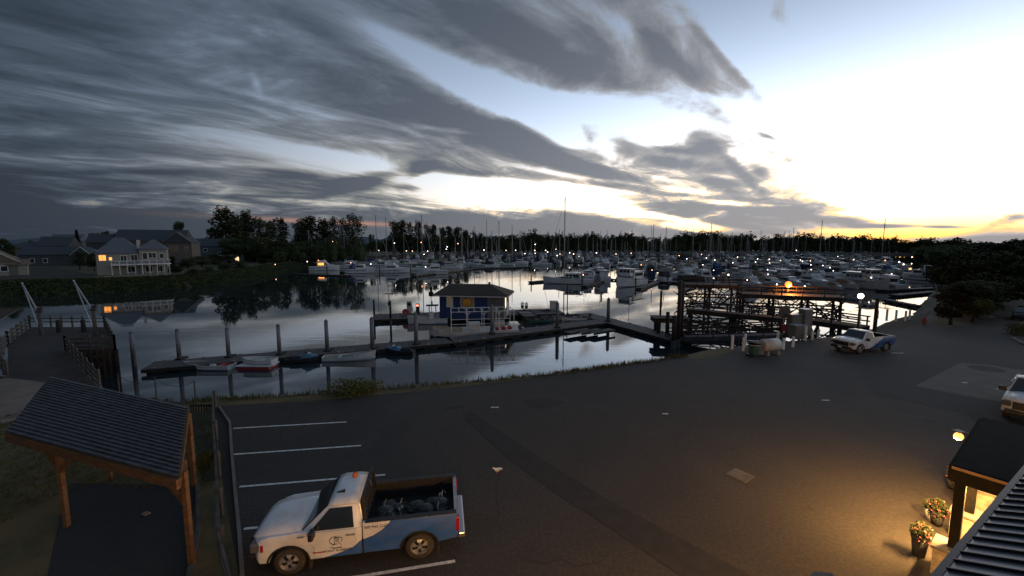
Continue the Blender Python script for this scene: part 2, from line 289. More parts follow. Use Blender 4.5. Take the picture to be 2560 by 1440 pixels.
# ---------------------------------------------------------------- mesh builder
class MB:
    def __init__(s): s.v = []; s.f = []; s.mi = []
    def add(s, vs, fs, mi=0):
        o = len(s.v)
        s.v += [tuple(p) for p in vs]
        s.f += [tuple(i + o for i in f) for f in fs]
        s.mi += [mi] * len(fs)
        return s
    def box(s, c, d, rz=0.0, mi=0, top=1.0):
        """box centred at c with full sizes d; top scales the upper face"""
        a, b, h = d[0] / 2, d[1] / 2, d[2] / 2
        co, si = math.cos(rz), math.sin(rz)
        vs = []
        for z, k in ((-h, 1.0), (h, top)):
            for x, y in ((-a, -b), (a, -b), (a, b), (-a, b)):
                vs.append((c[0] + x * k * co - y * k * si, c[1] + x * k * si + y * k * co, c[2] + z))
        return s.add(vs, [(0, 3, 2, 1), (4, 5, 6, 7), (0, 1, 5, 4), (1, 2, 6, 5), (2, 3, 7, 6), (3, 0, 4, 7)], mi)
    def beam(s, p, q, w, h=None, mi=0, up=(0, 0, 1)):
        p, q = Vector(p), Vector(q); h = h or w
        d = (q - p)
        if d.length < 1e-6: return s
        d.normalize(); upv = Vector(up)
        if abs(d.dot(upv)) > 0.98: upv = Vector((0, 1, 0))
        a = d.cross(upv).normalized() * (w / 2); b = a.cross(d).normalized() * (h / 2)
        vs = [p - a - b, p + a - b, p + a + b, p - a + b, q - a - b, q + a - b, q + a + b, q - a + b]
        return s.add(vs, [(0, 1, 2, 3), (7, 6, 5, 4), (0, 4, 5, 1), (1, 5, 6, 2), (2, 6, 7, 3), (3, 7, 4, 0)], mi)
    def tube(s, p, q, r, r2=None, n=8, mi=0, cap=True):
        p, q = Vector(p), Vector(q); r2 = r if r2 is None else r2
        d = (q - p).normalized(); u = Vector((0, 0, 1))
        if abs(d.dot(u)) > 0.95: u = Vector((1, 0, 0))
        a = d.cross(u).normalized(); b = d.cross(a)
        vs = []
        for c, rr in ((p, r), (q, r2)):
            for i in range(n):
                t = 2 * math.pi * i / n
                vs.append(c + a * (math.cos(t) * rr) + b * (math.sin(t) * rr))
        fs = [(i, (i + 1) % n, n + (i + 1) % n, n + i) for i in range(n)]
        if cap: fs += [tuple(reversed(range(n))), tuple(range(n, 2 * n))]
        return s.add(vs, fs, mi)
    def path(s, pts, r, n=6, mi=0):
        for a, b in zip(pts[:-1], pts[1:]): s.tube(a, b, r, r, n, mi)
        return s
    def prism(s, pts, z0, z1, mi=0):
        n = len(pts)
        vs = [(x, y, z0) for x, y in pts] + [(x, y, z1) for x, y in pts]
        fs = [(i, (i + 1) % n, n + (i + 1) % n, n + i) for i in range(n)] + [tuple(reversed(range(n))), tuple(range(n, 2 * n))]
        return s.add(vs, fs, mi)
    def side(s, pts, y0, y1, mi=0):
        """outline in x-z pushed across y"""
        n = len(pts)
        vs = [(x, y0, z) for x, z in pts] + [(x, y1, z) for x, z in pts]
        fs = [(i, (i + 1) % n, n + (i + 1) % n, n + i) for i in range(n)] + [tuple(reversed(range(n))), tuple(range(n, 2 * n))]
        return s.add(vs, fs, mi)
    def loft(s, rings, mi=0, closed=True, caps=True):
        n = len(rings[0]); vs = [p for r in rings for p in r]; fs = []
        for k in range(len(rings) - 1):
            for i in range(n if closed else n - 1):
                j = (i + 1) % n
                fs.append((k * n + i, k * n + j, (k + 1) * n + j, (k + 1) * n + i))
        if caps: fs += [tuple(reversed(range(n))), tuple(range((len(rings) - 1) * n, len(rings) * n))]
        return s.add(vs, fs, mi)
    def ball(s, c, r, n=10, mi=0, sc=(1, 1, 1)):
        m = max(4, n // 2 + 1); rings = []
        for k in range(m + 1):
            t = math.pi * k / m; rr = max(math.sin(t), 0.02)
            rings.append([(c[0] + r * sc[0] * rr * math.cos(2 * math.pi * i / n), c[1] + r * sc[1] * rr * math.sin(2 * math.pi * i / n), c[2] - r * sc[2] * math.cos(t)) for i in range(n)])
        return s.loft(rings, mi)
    def disc(s, c, r, n=14, mi=0, axis='z'):
        vs = []
        for i in range(n):
            t = 2 * math.pi * i / n; a, b = r * math.cos(t), r * math.sin(t)
            vs.append((c[0] + a, c[1] + b, c[2]) if axis == 'z' else (c[0] + a, c[1], c[2] + b) if axis == 'y' else (c[0], c[1] + a, c[2] + b))
        return s.add(vs, [tuple(range(n))], mi)
    def quad(s, a, b, c, d, mi=0): return s.add([a, b, c, d], [(0, 1, 2, 3)], mi)
    def leaves(s, rng, c, rad, count, size, mi=0, shell=0.5):
        """leaf-sized faces scattered through an ellipsoid, denser to the outside"""
        for _ in range(count):
            while True:
                p = Vector((rng.uniform(-1, 1), rng.uniform(-1, 1), rng.uniform(-1, 1)))
                if shell * rng.random() < p.length <= 1: break
            q = Vector((c[0] + p.x * rad[0], c[1] + p.y * rad[1], c[2] + p.z * rad[2]))
            a = Vector((rng.gauss(0, 1), rng.gauss(0, 1), rng.gauss(0, 1))).normalized()
            b = a.orthogonal().normalized(); k = size * rng.uniform(0.55, 1.3)
            a, b = a * k, b * (k * rng.uniform(0.5, 0.9))
            s.add([q - a, q - b * 0.8, q + a, q + b], [(0, 1, 2, 3)], mi)
        return s
    def mesh(s, name, mats):
        me = bpy.data.meshes.new(name)
        me.from_pydata(s.v, [], s.f)
        for m_ in (mats if isinstance(mats, (list, tuple)) else [mats]): me.materials.append(M[m_] if isinstance(m_, str) else m_)
        me.polygons.foreach_set('material_index', s.mi)
        me.update()
        return me
    def build(s, name, mats, parent=None, smooth=0, bevel=0.0, loc=None, rz=0.0):
        me = s.mesh(name, mats)
        bm = bmesh.new(); bm.from_mesh(me); bmesh.ops.recalc_face_normals(bm, faces=bm.faces); bm.to_mesh(me); bm.free()
        o = bpy.data.objects.new(name, me); COL.objects.link(o)
        if parent: o.parent = parent
        if loc is not None: o.location = loc
        o.rotation_euler.z = rz
        if smooth: me.shade_smooth() if smooth == 1 else me.shade_auto_smooth(angle=R(smooth)) if hasattr(me, 'shade_auto_smooth') else me.shade_smooth()
        if bevel:
            b = o.modifiers.new('edge', 'BEVEL'); b.width = bevel; b.segments = 2; b.limit_method = 'ANGLE'; b.angle_limit = R(35)
        return o

def tag(o, label=None, cat=None, group=None, kind=None):
    if label: o['label'] = label
    if cat: o['category'] = cat
    if group: o['group'] = group
    if kind: o['kind'] = kind
    return o
def empty(name, loc, rz=0.0, label=None, cat=None, group=None):
    o = bpy.data.objects.new(name, None); COL.objects.link(o)
    o.location = loc; o.rotation_euler.z = rz; o.empty_display_size = 0.3
    return tag(o, label, cat, group)
def struct(name, mb, mats, **kw):
    return tag(mb.build(name, mats, **kw), kind='structure')
def kids(o, pool): return pool.get(o.name, [])
def copy_tree(o, label=None, loc=None, rz=None, scale=None, group=None, mats=None):
    """copy a thing with its parts and their sub-parts; mats maps a material name to another"""
    def rec(src, parent):
        c = src.copy(); COL.objects.link(c); c.parent = parent
        if mats and c.type == 'MESH':
            for sl, ms in zip(c.material_slots, src.data.materials):
                if ms and ms.name in mats: sl.link = 'OBJECT'; sl.material = mats[ms.name]
        for ch in src.children: rec(ch, c)
        return c
    c = rec(o, None)
    if label: c['label'] = label
    if group: c['group'] = group
    if loc is not None: c.location = loc
    if rz is not None: c.rotation_euler.z = rz
    if scale is not None: c.scale = scale if isinstance(scale, (tuple, list)) else (scale,) * 3
    return c

# ---------------------------------------------------------------- reading the photograph: a pixel (2560 x 1440) meets a level z
SP, CP = math.sin(R(PITCH)), math.cos(R(PITCH))
def ray(px, py):
    x, u = px - 1280, 720 - py
    return Vector((x, 1024 * CP + u * SP, -1024 * SP + u * CP))
def at(px, py, z=0.0):
    d = ray(px, py); t = (z - EYE) / d.z
    return Vector((d.x * t, d.y * t, z))
def atY(px, py, Y):
    d = ray(px, py); t = Y / d.y
    return Vector((d.x * t, Y, EYE + d.z * t))
def xy(px, py, z=0.0):
    p = at(px, py, z); return (p.x, p.y)
WATER = -2.5
ORD = ['first', 'second', 'third', 'fourth', 'fifth', 'sixth', 'seventh', 'eighth', 'ninth', 'tenth', 'eleventh', 'twelfth', 'thirteenth', 'fourteenth', 'fifteenth', 'sixteenth', 'seventeenth', 'eighteenth', 'nineteenth', 'twentieth']
def nth(i):
    if i < 20: return ORD[i]
    tens = {2: 'twenty', 3: 'thirty', 4: 'forty', 5: 'fifty', 6: 'sixty', 7: 'seventy', 8: 'eighty', 9: 'ninety', 10: 'hundred'}[(i + 1) // 10]
    tenth = {2: 'twentieth', 3: 'thirtieth', 4: 'fortieth', 5: 'fiftieth', 6: 'sixtieth', 7: 'seventieth', 8: 'eightieth', 9: 'ninetieth', 10: 'hundredth'}[(i + 1) // 10]
    return tenth if (i + 1) % 10 == 0 else tens + '-' + ORD[(i + 1) % 10 - 1]

# ================================================================ SETTING: water, ground, shores
rng = random.Random(7)
def water_mat():
    mt = bpy.data.materials.new('harbour_water'); mt.use_nodes = True
    n = N(mt.node_tree); b = mt.node_tree.nodes['Principled BSDF']
    b.inputs['Base Color'].default_value = (0.014, 0.022, 0.025, 1)
    b.inputs['Roughness'].default_value = 0.02
    b.inputs['IOR'].default_value = 1.85
    b.inputs['Specular IOR Level'].default_value = 0.75
    tc = n.new('ShaderNodeTexCoord').outputs['Object']
    mp = n.new('ShaderNodeMapping'); n.put(mp.inputs[0], tc); mp.inputs['Scale'].default_value = (0.30, 1.0, 1); mp.inputs['Rotation'].default_value = (0, 0, R(-8))
    big = n.noise(mp.outputs[0], 0.035, 3, 0.5)
    patch = n.ss(big, 0.46, 0.62)
    w1 = n.noise(mp.outputs[0], 0.55, 4, 0.55, 0.3)
    w2 = n.noise(mp.outputs[0], 2.6, 3, 0.5, 0.2)
    h = n.add(n.mul(w1, 0.75), n.mul(w2, 0.22))
    bp = n.new('ShaderNodeBump'); n.put(bp.inputs['Strength'], n.add(0.06, n.mul(patch, 0.26))); bp.inputs['Distance'].default_value = 0.045
    n.put(bp.inputs['Height'], h); mt.node_tree.links.new(bp.outputs[0], b.inputs['Normal'])
    return mt
M['water'] = water_mat()
mb = MB(); mb.quad((-3500, -40, WATER), (3500, -40, WATER), (3500, 4500, WATER), (-3500, 4500, WATER))
struct('water', mb, 'water')
mb = MB(); mb.quad((-3500, -60, -5.5), (3500, -60, -5.5), (3500, 4500, -5.5), (-3500, 4500, -5.5))
struct('seabed', mb, 'soil')

def wobble(pts, step, amp, rg):
    """subdivide a polyline and push it about a little"""
    out = []
    for a, b in zip(pts[:-1], pts[1:]):
        a, b = Vector(a[:2]), Vector(b[:2]); L = (b - a).length; k = max(1, int(L / step)); nrm = Vector((-(b - a).y, (b - a).x)).normalized()
        for i in range(k):
            p = a.lerp(b, i / k)
            if i: p = p + nrm * rg.uniform(-amp, amp)
            out.append((p.x, p.y))
    out.append(tuple(pts[-1][:2])); return out
def shore(name, line, rest, slope_to, mats, z=0.0, amp=0.15, step=1.2, drop=-4.2):
    """land whose water side follows line; the bank falls away in the direction slope_to (metres), lifted from the line"""
    L = wobble(line, step, amp, rng); mb = MB()
    n = len(L)
    top = L + [tuple(p) for p in rest]
    mb.add([(x, y, z) for x, y in top], [tuple(range(len(top)))], 0)
    rings = []
    prev = [(x, y, z) for x, y in L]
    K = 5
    for k in range(1, K + 1):
        t = k / K; row = []
        for i, (x, y) in enumerate(L):
            a = Vector(L[max(0, i - 2)]); b = Vector(L[min(n - 1, i + 2)]); d = (b - a).normalized(); nn = Vector((-d.y, d.x))
            if nn.dot(Vector(slope_to).normalized()) < 0: nn = -nn
            w = math.hypot(*slope_to) * t
            j = rng.uniform(-1, 1) * (0.25 if k < K else 0)
            row.append((x + nn.x * (w + j * .4), y + nn.y * (w + j * .4), z + (drop - z) * t + j * .35))
        o = len(mb.v); vs = prev + row
        mb.add(vs, [(i, i + 1, n + i + 1, n + i) for i in range(n - 1)], 1)
        prev = row
    return struct(name, mb, mats)

# the boat yard on which the camera's building stands
edge = [(-260, 26), (-90, 22), xy(-420, 965), xy(0, 940), xy(180, 966), xy(330, 995), xy(470, 1005), xy(640, 995), xy(820, 984), xy(1030, 968), xy(1240, 950), xy(1400, 934), xy(1560, 912), xy(1640, 902), xy(1720, 890), xy(1830, 868), xy(1925, 858), xy(2030, 846), xy(2120, 838), xy(2185, 822), xy(2215, 806),
        xy(2260, 792), xy(2320, 783), xy(2350, 760), xy(2352, 742), xy(2372, 715), xy(2385, 694), xy(2398, 680), (640, 520)]
shore('boat_yard_ground', edge, [(1500, 700), (1500, -60), (-260, -60)], (0, 4.6), ['asphalt', 'rock'])
# left shore with the houses
lshore = [(-900, 110), xy(-700, 714), xy(-300, 712), xy(0, 709), xy(130, 706), xy(300, 701), xy(450, 694), xy(560, 683), xy(640, 672), xy(700, 662), xy(745, 655), xy(800, 646), xy(900, 641), xy(1000, 637), xy(1150, 634)]
mb_rest = [(-60, 900), (-900, 900)]
shore('far_left_shore', lshore, mb_rest, (3, -5.5), ['lawn', 'soil'], amp=0.5, step=3)
# breakwater and wooded shore beyond the marina
fshore = [(-140, 470), (-40, 500), (100, 505), (260, 500), (420, 470), (560, 430), (700, 400)]
shore('far_shore', fshore, [(2500, 500), (2500, 2500), (-900, 2500), (-900, 900)], (0, -7), ['soil', 'rock'], z=-0.3, amp=1.5, step=12)

# far hills across the bay
hb = MB(); hr = random.Random(3)
def ridge(x0, x1, Y, h, seedv):
    pts = []; r = random.Random(seedv); k = 60
    for i in range(k + 1):
        t = i / k; x = x0 + (x1 - x0) * t
        pts.append((x, Y + 60 * math.sin(t * 9), h * (0.35 + 0.65 * math.sin(math.pi * min(1, max(0, t)))) * (0.8 + 0.25 * math.sin(t * 17 + seedv) + r.uniform(-.05, .05))))
    vs = [(x, y, -3) for x, y, z in pts] + [(x, y + 300, z) for x, y, z in pts] + [(x, y + 700, -3) for x, y, z in pts]
    n = k + 1
    hb.add(vs, [(i, i + 1, n + i + 1, n + i) for i in range(k)] + [(n + i, n + i + 1, 2 * n + i + 1, 2 * n + i) for i in range(k)])
ridge(-4200, -1700, 2600, 62, 2); ridge(-1500, -500, 3300, 110, 5)
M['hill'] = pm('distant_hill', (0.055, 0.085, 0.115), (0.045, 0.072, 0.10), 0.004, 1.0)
struct('hills', hb, 'hill', smooth=1)

def sheet(name, pts, z, mat, kind='structure', **kw):
    mb = MB(); mb.add([(p[0], p[1], z) for p in pts], [tuple(range(len(pts)))])
    return struct(name, mb, mat, **kw)
# yard surfaces, each sheet 4 mm over the one below
g0 = [xy(-500, 1010), xy(0, 962), xy(178, 985), xy(330, 1004), xy(470, 1012), xy(534, 1012), xy(560, 1230), (-6.6, 9.2), (-5.2, 6.5), (-60, 6.5)]
sheet('dry_grass_plot', g0, 0.004, 'grass')
sheet('gravel_pad', [xy(178, 1208), xy(494, 1213), (-6.9, 7.4), (-11.3, 7.4), xy(118, 1440), xy(150, 1290)], 0.008, 'gravel')
sheet('footpath', [xy(-160, 990), xy(60, 932), xy(232, 934), xy(262, 975), xy(110, 1032), xy(-260, 1130)], 0.012, 'path')
sheet('mulch_bed', [xy(476, 1032), xy(536, 1034), xy(548, 1200), xy(506, 1206)], 0.010, 'soil')
bk = wobble([xy(470, 1004), xy(640, 995), xy(820, 984), xy(1030, 969), xy(1240, 951), xy(1330, 941)], 0.9, 0.12, rng)
sheet('bank_verge', bk + [xy(1330, 946), xy(1240, 957), xy(1030, 980), xy(900, 992), xy(760, 1004), xy(560, 1014), xy(470, 1016)], 0.008, 'grass')
sheet('bank_verge', [xy(1700, 892), xy(1772, 874), xy(1830, 868), xy(1838, 876), xy(1790, 892), xy(1740, 897)], 0.006, 'grass')
for i, (a, b) in enumerate([((583, 1071), (866, 1055)), ((584, 1136), (903, 1114)), ((598, 1217), (963, 1187)), ((610, 1322), (1060, 1282))]):
    A, B = at(*a), at(*b); d = (B - A).normalized(); nn = Vector((-d.y, d.x, 0)) * 0.055
    if i == 3: B = A + d * 5.2
    sheet('parking_line', [A - nn, B - nn, B + nn, A + nn], 0.006, 'road_paint')
A, B = at(1138, 1403), at(890, 1443); d = (B - A).normalized(); nn = Vector((-d.y, d.x, 0)) * 0.055
sheet('parking_line', [A - nn, B - nn + d * 3.6, B + nn + d * 3.6, A + nn], 0.006, 'road_paint')
sheet('trench_patch', [xy(1155, 1040), xy(1176, 1028), xy(1362, 1152), xy(1522, 1250), xy(1705, 1348), xy(1880, 1440), xy(2080, 1560), xy(1920, 1580), xy(1700, 1440), xy(1540, 1330), xy(1385, 1230), xy(1262, 1140)], 0.006, 'asphalt_patch')
sheet('asphalt_patch', [xy(1305, 1002), xy(1360, 993), xy(1410, 1006), xy(1372, 1022), xy(1330, 1020)], 0.006, 'asphalt_patch')
sheet('asphalt_patch', [xy(1112, 1020), xy(1156, 1014), xy(1164, 1018), xy(1120, 1024)], 0.006, 'asphalt_patch')
sheet('asphalt_patch', [xy(2150, 920), xy(2180, 905), xy(2395, 880), xy(2600, 920), xy(2700, 1160), xy(2560, 1120), xy(2400, 1032), xy(2190, 985), xy(2172, 965)], 0.006, 'asphalt_patch')
sheet('concrete_pad', [xy(2288, 965), xy(2400, 907), xy(2470, 912), xy(2640, 940), xy(2760, 1030), xy(2560, 1012), xy(2440, 995)], 0.010, 'concrete_pad')
sheet('manhole_cover', [(xy(2465, 922)[0] + 1.0 * math.cos(t / 10 * math.pi), xy(2465, 922)[1] + .85 * math.sin(t / 10 * math.pi)) for t in range(20)], 0.014, 'asphalt_patch')
sheet('spit_ground', [xy(2120, 842), xy(2185, 826), xy(2215, 810), xy(2260, 796), xy(2320, 787), xy(2350, 764), xy(2372, 760), xy(2420, 790), xy(2310, 806), xy(2220, 832), xy(2190, 846)], 0.006, 'soil')
sheet('road_verge', [xy(2352, 742), xy(2372, 715), xy(2398, 682), xy(2500, 716), xy(2494, 740), xy(2470, 770), xy(2424, 812), xy(2360, 818), xy(2318, 806), xy(2350, 762)], 0.008, 'grass')
sheet('road_verge', [xy(2536, 830), xy(2700, 850), xy(2700, 730), xy(2580, 760), xy(2552, 800)], 0.008, 'grass')
sheet('footpath', [xy(2340, 752), xy(2366, 748), xy(2356, 780), xy(2340, 800), xy(2305, 806), xy(2330, 780)], 0.012, 'concrete_pad')
for i in range(8):
    p = at(2483 + i * 8, 792 + i * 1.1); sheet('road_dash', [(p.x - .28, p.y - .3), (p.x + .28, p.y - .3), (p.x + .28, p.y + .3), (p.x - .28, p.y + .3)], 0.006, 'road_paint')
# kerb along the parking bays and below the right verge
mb = MB()
kp = [xy(548, 1020), xy(575, 1060), xy(580, 1140), xy(588, 1230), xy(598, 1330), xy(606, 1440), (-5.6, 7.6)]
for a, b in zip(kp[:-1], kp[1:]): mb.beam((a[0], a[1], .06), (b[0], b[1], .06), .10, .12)
struct('kerb', mb, 'concrete')
mb = MB(); kp = [xy(2532, 846), xy(2560, 862), xy(2700, 880)]
for a, b in zip(kp[:-1], kp[1:]): mb.beam((a[0], a[1], .06), (b[0], b[1], .06), .2, .13)
struct('kerb', mb, 'concrete')
# rocks of the bank edge
def rock_mesh(seedv, r=0.35):
    rg = random.Random(seedv); m_ = MB(); m_.ball((0, 0, 0), r, 8)
    m_.v = [(x * rg.uniform(.75, 1.25), y * rg.uniform(.75, 1.25), z * rg.uniform(.6, .95)) for x, y, z in m_.v]
    return m_
mbr = MB()
for i in range(420):
    t = rng.random(); k = rng.randint(5, 15); a, b = edge[k], edge[k + 1]
    x, y = a[0] + (b[0] - a[0]) * t, a[1] + (b[1] - a[1]) * t; off = rng.uniform(0.1, 3.2)
    m_ = rock_mesh(i, rng.uniform(.16, .42)); z = -0.05 - off * 0.85
    mbr.add([(vx + x, vy + y + off, vz + z) for vx, vy, vz in m_.v], m_.f)
tag(mbr.build('riprap', 'rock'), 'loose grey riprap stones down the bank below the yard edge', 'rocks', kind='stuff')

# grass blades and weeds along the bank (far too many to count)
def tufts(name, spots, label, mat, hmin, hmax, wd=0.02):
    m_ = MB()
    for (x, y, z) in spots:
        for _ in range(5):
            a = rng.uniform(0, 6.28); h = rng.uniform(hmin, hmax); dx, dy = math.cos(a) * wd, math.sin(a) * wd; lx, ly = rng.gauss(0, .12) * h, rng.gauss(0, .12) * h
            ox, oy = rng.gauss(0, .06), rng.gauss(0, .06)
            m_.add([(x + ox - dx, y + oy - dy, z), (x + ox + dx, y + oy + dy, z), (x + ox + lx, y + oy + ly, z + h)], [(0, 1, 2)])
    return tag(m_.build(name, mat), label, 'grass', kind='stuff')
sp = []
for i in range(1500):
    k = rng.choice([6, 7, 8, 9, 10, 11, 11, 12, 13]); t = rng.random(); a, b = edge[k], edge[k + 1]
    sp.append((a[0] + (b[0] - a[0]) * t, a[1] + (b[1] - a[1]) * t + rng.uniform(-.25, .5), rng.uniform(-.25, 0)))
tufts('bank_grass', sp, 'thin dry grass fringing the edge of the yard above the water', 'leaf_bush', .08, .38)
sp = [(rng.uniform(-26, -9), rng.uniform(9.5, 21.5), 0) for _ in range(6000)]
sp = [s_ for s_ in sp if s_[0] < -16.2 + (21.5 - s_[1]) * 0.70 and not (-16 < s_[0] < -7 and s_[1] < 13.9)]
tufts('plot_grass', sp, 'rough dry grass on the fenced plot round the pavilion', 'leaf_bush', .04, .14, .012)
sp = []
for i in range(16000):
    k = rng.choice([1, 2, 2, 3, 3, 4, 4, 5, 5, 6, 7, 8, 9, 10]); t = rng.random(); a, b = lshore[k], lshore[k + 1]; off = rng.uniform(-4.0, 6.2); nn_ = Vector((b[1] - a[1], a[0] - b[0])).normalized()
    sp.append((a[0] + (b[0] - a[0]) * t + nn_.x * off, a[1] + (b[1] - a[1]) * t + nn_.y * off, -max(0, off) * .62))
m_ = MB()
for (x, y, z) in sp: m_.leaves(rng, (x, y, z + .2), (.8, .8, .45), 5, .26)
tag(m_.build('bank_scrub', 'leaf_dark'), 'dense dark scrub covering the bank below the waterside houses', 'scrub', kind='stuff')

# ================================================================ DOCKS AND PILES
DZ = WATER + 0.5
def dock(name, a, b, w, label, group=None, planks=True, thick=0.45, cat='dock', light=False):
    """a floating dock from a to b (x, y), w wide; deck boards, side walers, float tubs"""
    a, b = Vector((a[0], a[1], 0)), Vector((b[0], b[1], 0)); d = b - a; L = d.length; ang = math.atan2(d.y, d.x)
    root = empty(name, (a.x, a.y, WATER), ang, label, cat, group)
    m_ = MB(); k = 0; step = 0.6 if L < 60 else 1.5
    while k < L:
        m_.box((k + step / 2, 0, .47), (step - .03, w, .06)); k += step
    m_.build('deck', 'deck', root)
    m_ = MB(); m_.beam((0, -w / 2 + .06, .30), (L, -w / 2 + .06, .30), .14, .28); m_.beam((0, w / 2 - .06, .30), (L, w / 2 - .06, .30), .14, .28); m_.build('waler', 'dark_timber', root)
    m_ = MB(); k = 1.0
    while k < L - .5: m_.box((k, 0, .12), (1.4, w - .3, .42)); k += 2.4
    m_.build('float', 'black', root)
    if L < 80:
        m_ = MB(); k = .8
        while k < L: m_.box((k, -w / 2 + .16, .55), (.3, .06, .09)); m_.box((k, w / 2 - .16, .55), (.3, .06, .09)); k += 3.0
        m_.build('cleat', 'steel', root)
    return root
P0, P1 = xy(368, 914, DZ), xy(1120, 850, DZ)
def band(pts_back, pts_front):
    return [((xy(*p, DZ)[0] + xy(*q, DZ)[0]) / 2, (xy(*p, DZ)[1] + xy(*q, DZ)[1]) / 2) for p, q in zip(pts_back, pts_front)]
cl = band([(368, 903), (816, 872), (1117, 841), (1300, 818), (1480, 800)], [(372, 925), (820, 893), (1122, 862), (1312, 838), (1520, 806)])
dock('floating_dock', cl[0], cl[2], 2.7, 'long grey floating dock with skiffs moored along its near side', 'floating docks')
dock('floating_dock', (cl[2][0] + .15, cl[2][1] + .1), cl[4], 2.7, 'floating dock between the tall piles below the fuel hut', 'floating docks')
e4 = cl[4]
dock('floating_dock', xy(1455, 783, DZ), xy(1700, 848, DZ), 2.8, 'floating dock running from the fuel hut to the gangway', 'floating docks')
dock('floating_dock', xy(932, 792, DZ), xy(1400, 777, DZ), 5.0, 'wide fuel float under the blue hut', 'floating docks')
# slatted finger ramps lying on the near side of the dock
for i, px in enumerate((1420, 1450, 1480)):
    r_ = empty('finger_float', (*xy(px, 832, DZ), WATER + .3), R(34), ['slatted grey finger float nearest the tall pile', 'slatted grey finger float between two others', 'slatted grey finger float by the dock corner'][i], 'float', 'finger floats on the dock')
    m_ = MB()
    for k in range(9): m_.box((k * .42, 0, .25), (.34, 1.15, .05))
    m_.build('slats', 'deck', r_)
    m_ = MB(); m_.beam((-.2, -.5, .12), (3.6, -.5, .12), .1, .2); m_.beam((-.2, .5, .12), (3.6, .5, .12), .1, .2); m_.build('frame', 'dark_timber', r_)

# guide piles: px of the base on the water, px y of the top, radius
def pile(px, pby, ptop, r, label, group='guide piles of the docks', cap='cone', lean=0.0, mat='pile'):
    b = at(px, pby, WATER); top = atY(px, ptop, b.y).z
    root = empty('guide_pile', (b.x, b.y, WATER), 0, label, 'pile', group)
    m_ = MB(); r *= .88; m_.tube((0, 0, .9), (lean, 0, top - WATER), r, r * .93, 10)
    m_.build('shaft', mat, root, smooth=40)
    m_ = MB(); m_.tube((0, 0, -2.6), (0, 0, .92), r * 1.03, r * 1.01, 10); m_.build('wet_foot', 'pile_wet', root, smooth=40)
    if cap: m_ = MB(); m_.tube((lean, 0, top - WATER), (lean, 0, top - WATER + r * 1.1), r * 1.02, .03, 10); m_.build('cap', 'pile', root, smooth=40)
    if mat == 'pile' and px > 400:
        m_ = MB(); m_.box((0, .25, .56), (r * 3.2, r * 2 + .6, .14)); m_.build('pile_hoop', 'dark_timber', root)
    return root
for (px, pb, pt, r, lb) in [(336, 915, 832, .21, 'grey pile standing alone in open water beside the timber pier'), (450, 912, 826, .21, 'grey pile at the outer end of the long floating dock'), (573, 906, 822, .21, 'grey pile beside the outboard motor skiff'),
    (700, 899, 814, .21, 'grey pile just right of the red and white dinghy'), (819, 890, 803, .22, 'grey pile between a jet ski and the white rowing boat'), (932, 884, 797, .25, 'grey pile between the white rowing boat and a jet ski'), (1041, 872, 785, .25, 'grey pile before the centre console boat'),
    (1230, 846, 765, .26, 'grey pile before the frame-topped barge'), (1393, 829, 759, .27, 'grey pile before the work skiffs'), (1520, 812, 748, .27, 'grey pile at the corner of the dock below the tugboat')]:
    pile(px, pb, pt, r, lb)
for (px, pb, pt, r, lb) in [(936, 800, 750, .16, 'dark pile at the outer corner of the fuel float'), (977, 812, 752, .17, 'dark pile carrying a small sign by the fuel float'), (1418, 778, 710, .10, 'thin pole beyond the work skiffs'), (1650, 806, 727, .16, 'slim dark pile left of the timber wharf'),
    (1667, 852, 780, .26, 'short dark pile by the platform left of the gangway'), (1683, 872, 790, .26, 'second short dark pile against the gangway foot')]:
    pile(px, pb, pt, r, lb, 'dark mooring piles', None, 0, 'dark_timber')
# marina mooring piles standing in the open basin (px, base y, top y)
for i, (px, pb, pt) in enumerate([(1328, 708, 687), (818, 683, 660), (880, 681, 662), (949, 688, 664), (1027, 692, 665), (1094, 680, 664), (1145, 671, 650), (1177, 676, 661), (1455, 713, 690), (1589, 718, 694), (1503, 744, 742), (1625, 700, 680), (1270, 664, 640), (1560, 665, 650)]):
    lb = ['dark pile at the tip of the white sailboat finger dock', 'dark pile before the lit cabin cruiser', 'dark pile between two white cruisers', 'dark pile ahead of the low white express boat', 'dark pile in front of the canopied boats', 'first of two dark piles beside the pale cruiser stern', 'second dark pile at the end of a long finger dock', 'dark pile at the finger dock end under the tall masts',
          'dark pile alongside the big ketch', 'dark pile between the tugboat and its finger dock', 'low stub of pile in the open water beyond the dock', 'dark pile behind the tugboat', 'dark pile left of the lone white cruiser', 'dark pile left of the tall white yacht'][i]
    pile(px, pb, pt, .20, lb, 'dark mooring piles', None, 0, 'dark_timber')

# ---------------------------------------------------------------- fuel hut
hx, hy = xy(1112, 786, DZ); 
HA = R(-8)
hut = empty('fuel_hut', (*xy(1188, 792, DZ), DZ + .02), HA, 'blue-walled fuel hut with dark hipped roof and a scallop shell sign', 'hut')
HL, HW_, HH = 9.4, 5.0, 3.65
m_ = MB(); [m_.box((-HL / 2 + .5 + k * 1.0, -HW_ / 2 - .012, HH / 2), (.035, .02, HH - .1)) for k in range(7)]; m_.build('batten', 'navy', hut)
m_ = MB(); m_.box((0, 0, HH / 2), (HL, HW_, HH)); m_.build('wall', pm('blue_siding', (0.008, 0.026, 0.10), (0.014, 0.036, 0.13), 3, .7), hut)
m_ = MB(); m_.box((HL / 2 - 1.15, -HW_ / 2 - .02, HH / 2), (2.3, .06, HH)); m_.box((HL / 2 + .02, 0, HH / 2), (.06, HW_ + .06, HH)); m_.build('end_cladding', 'concrete', hut)
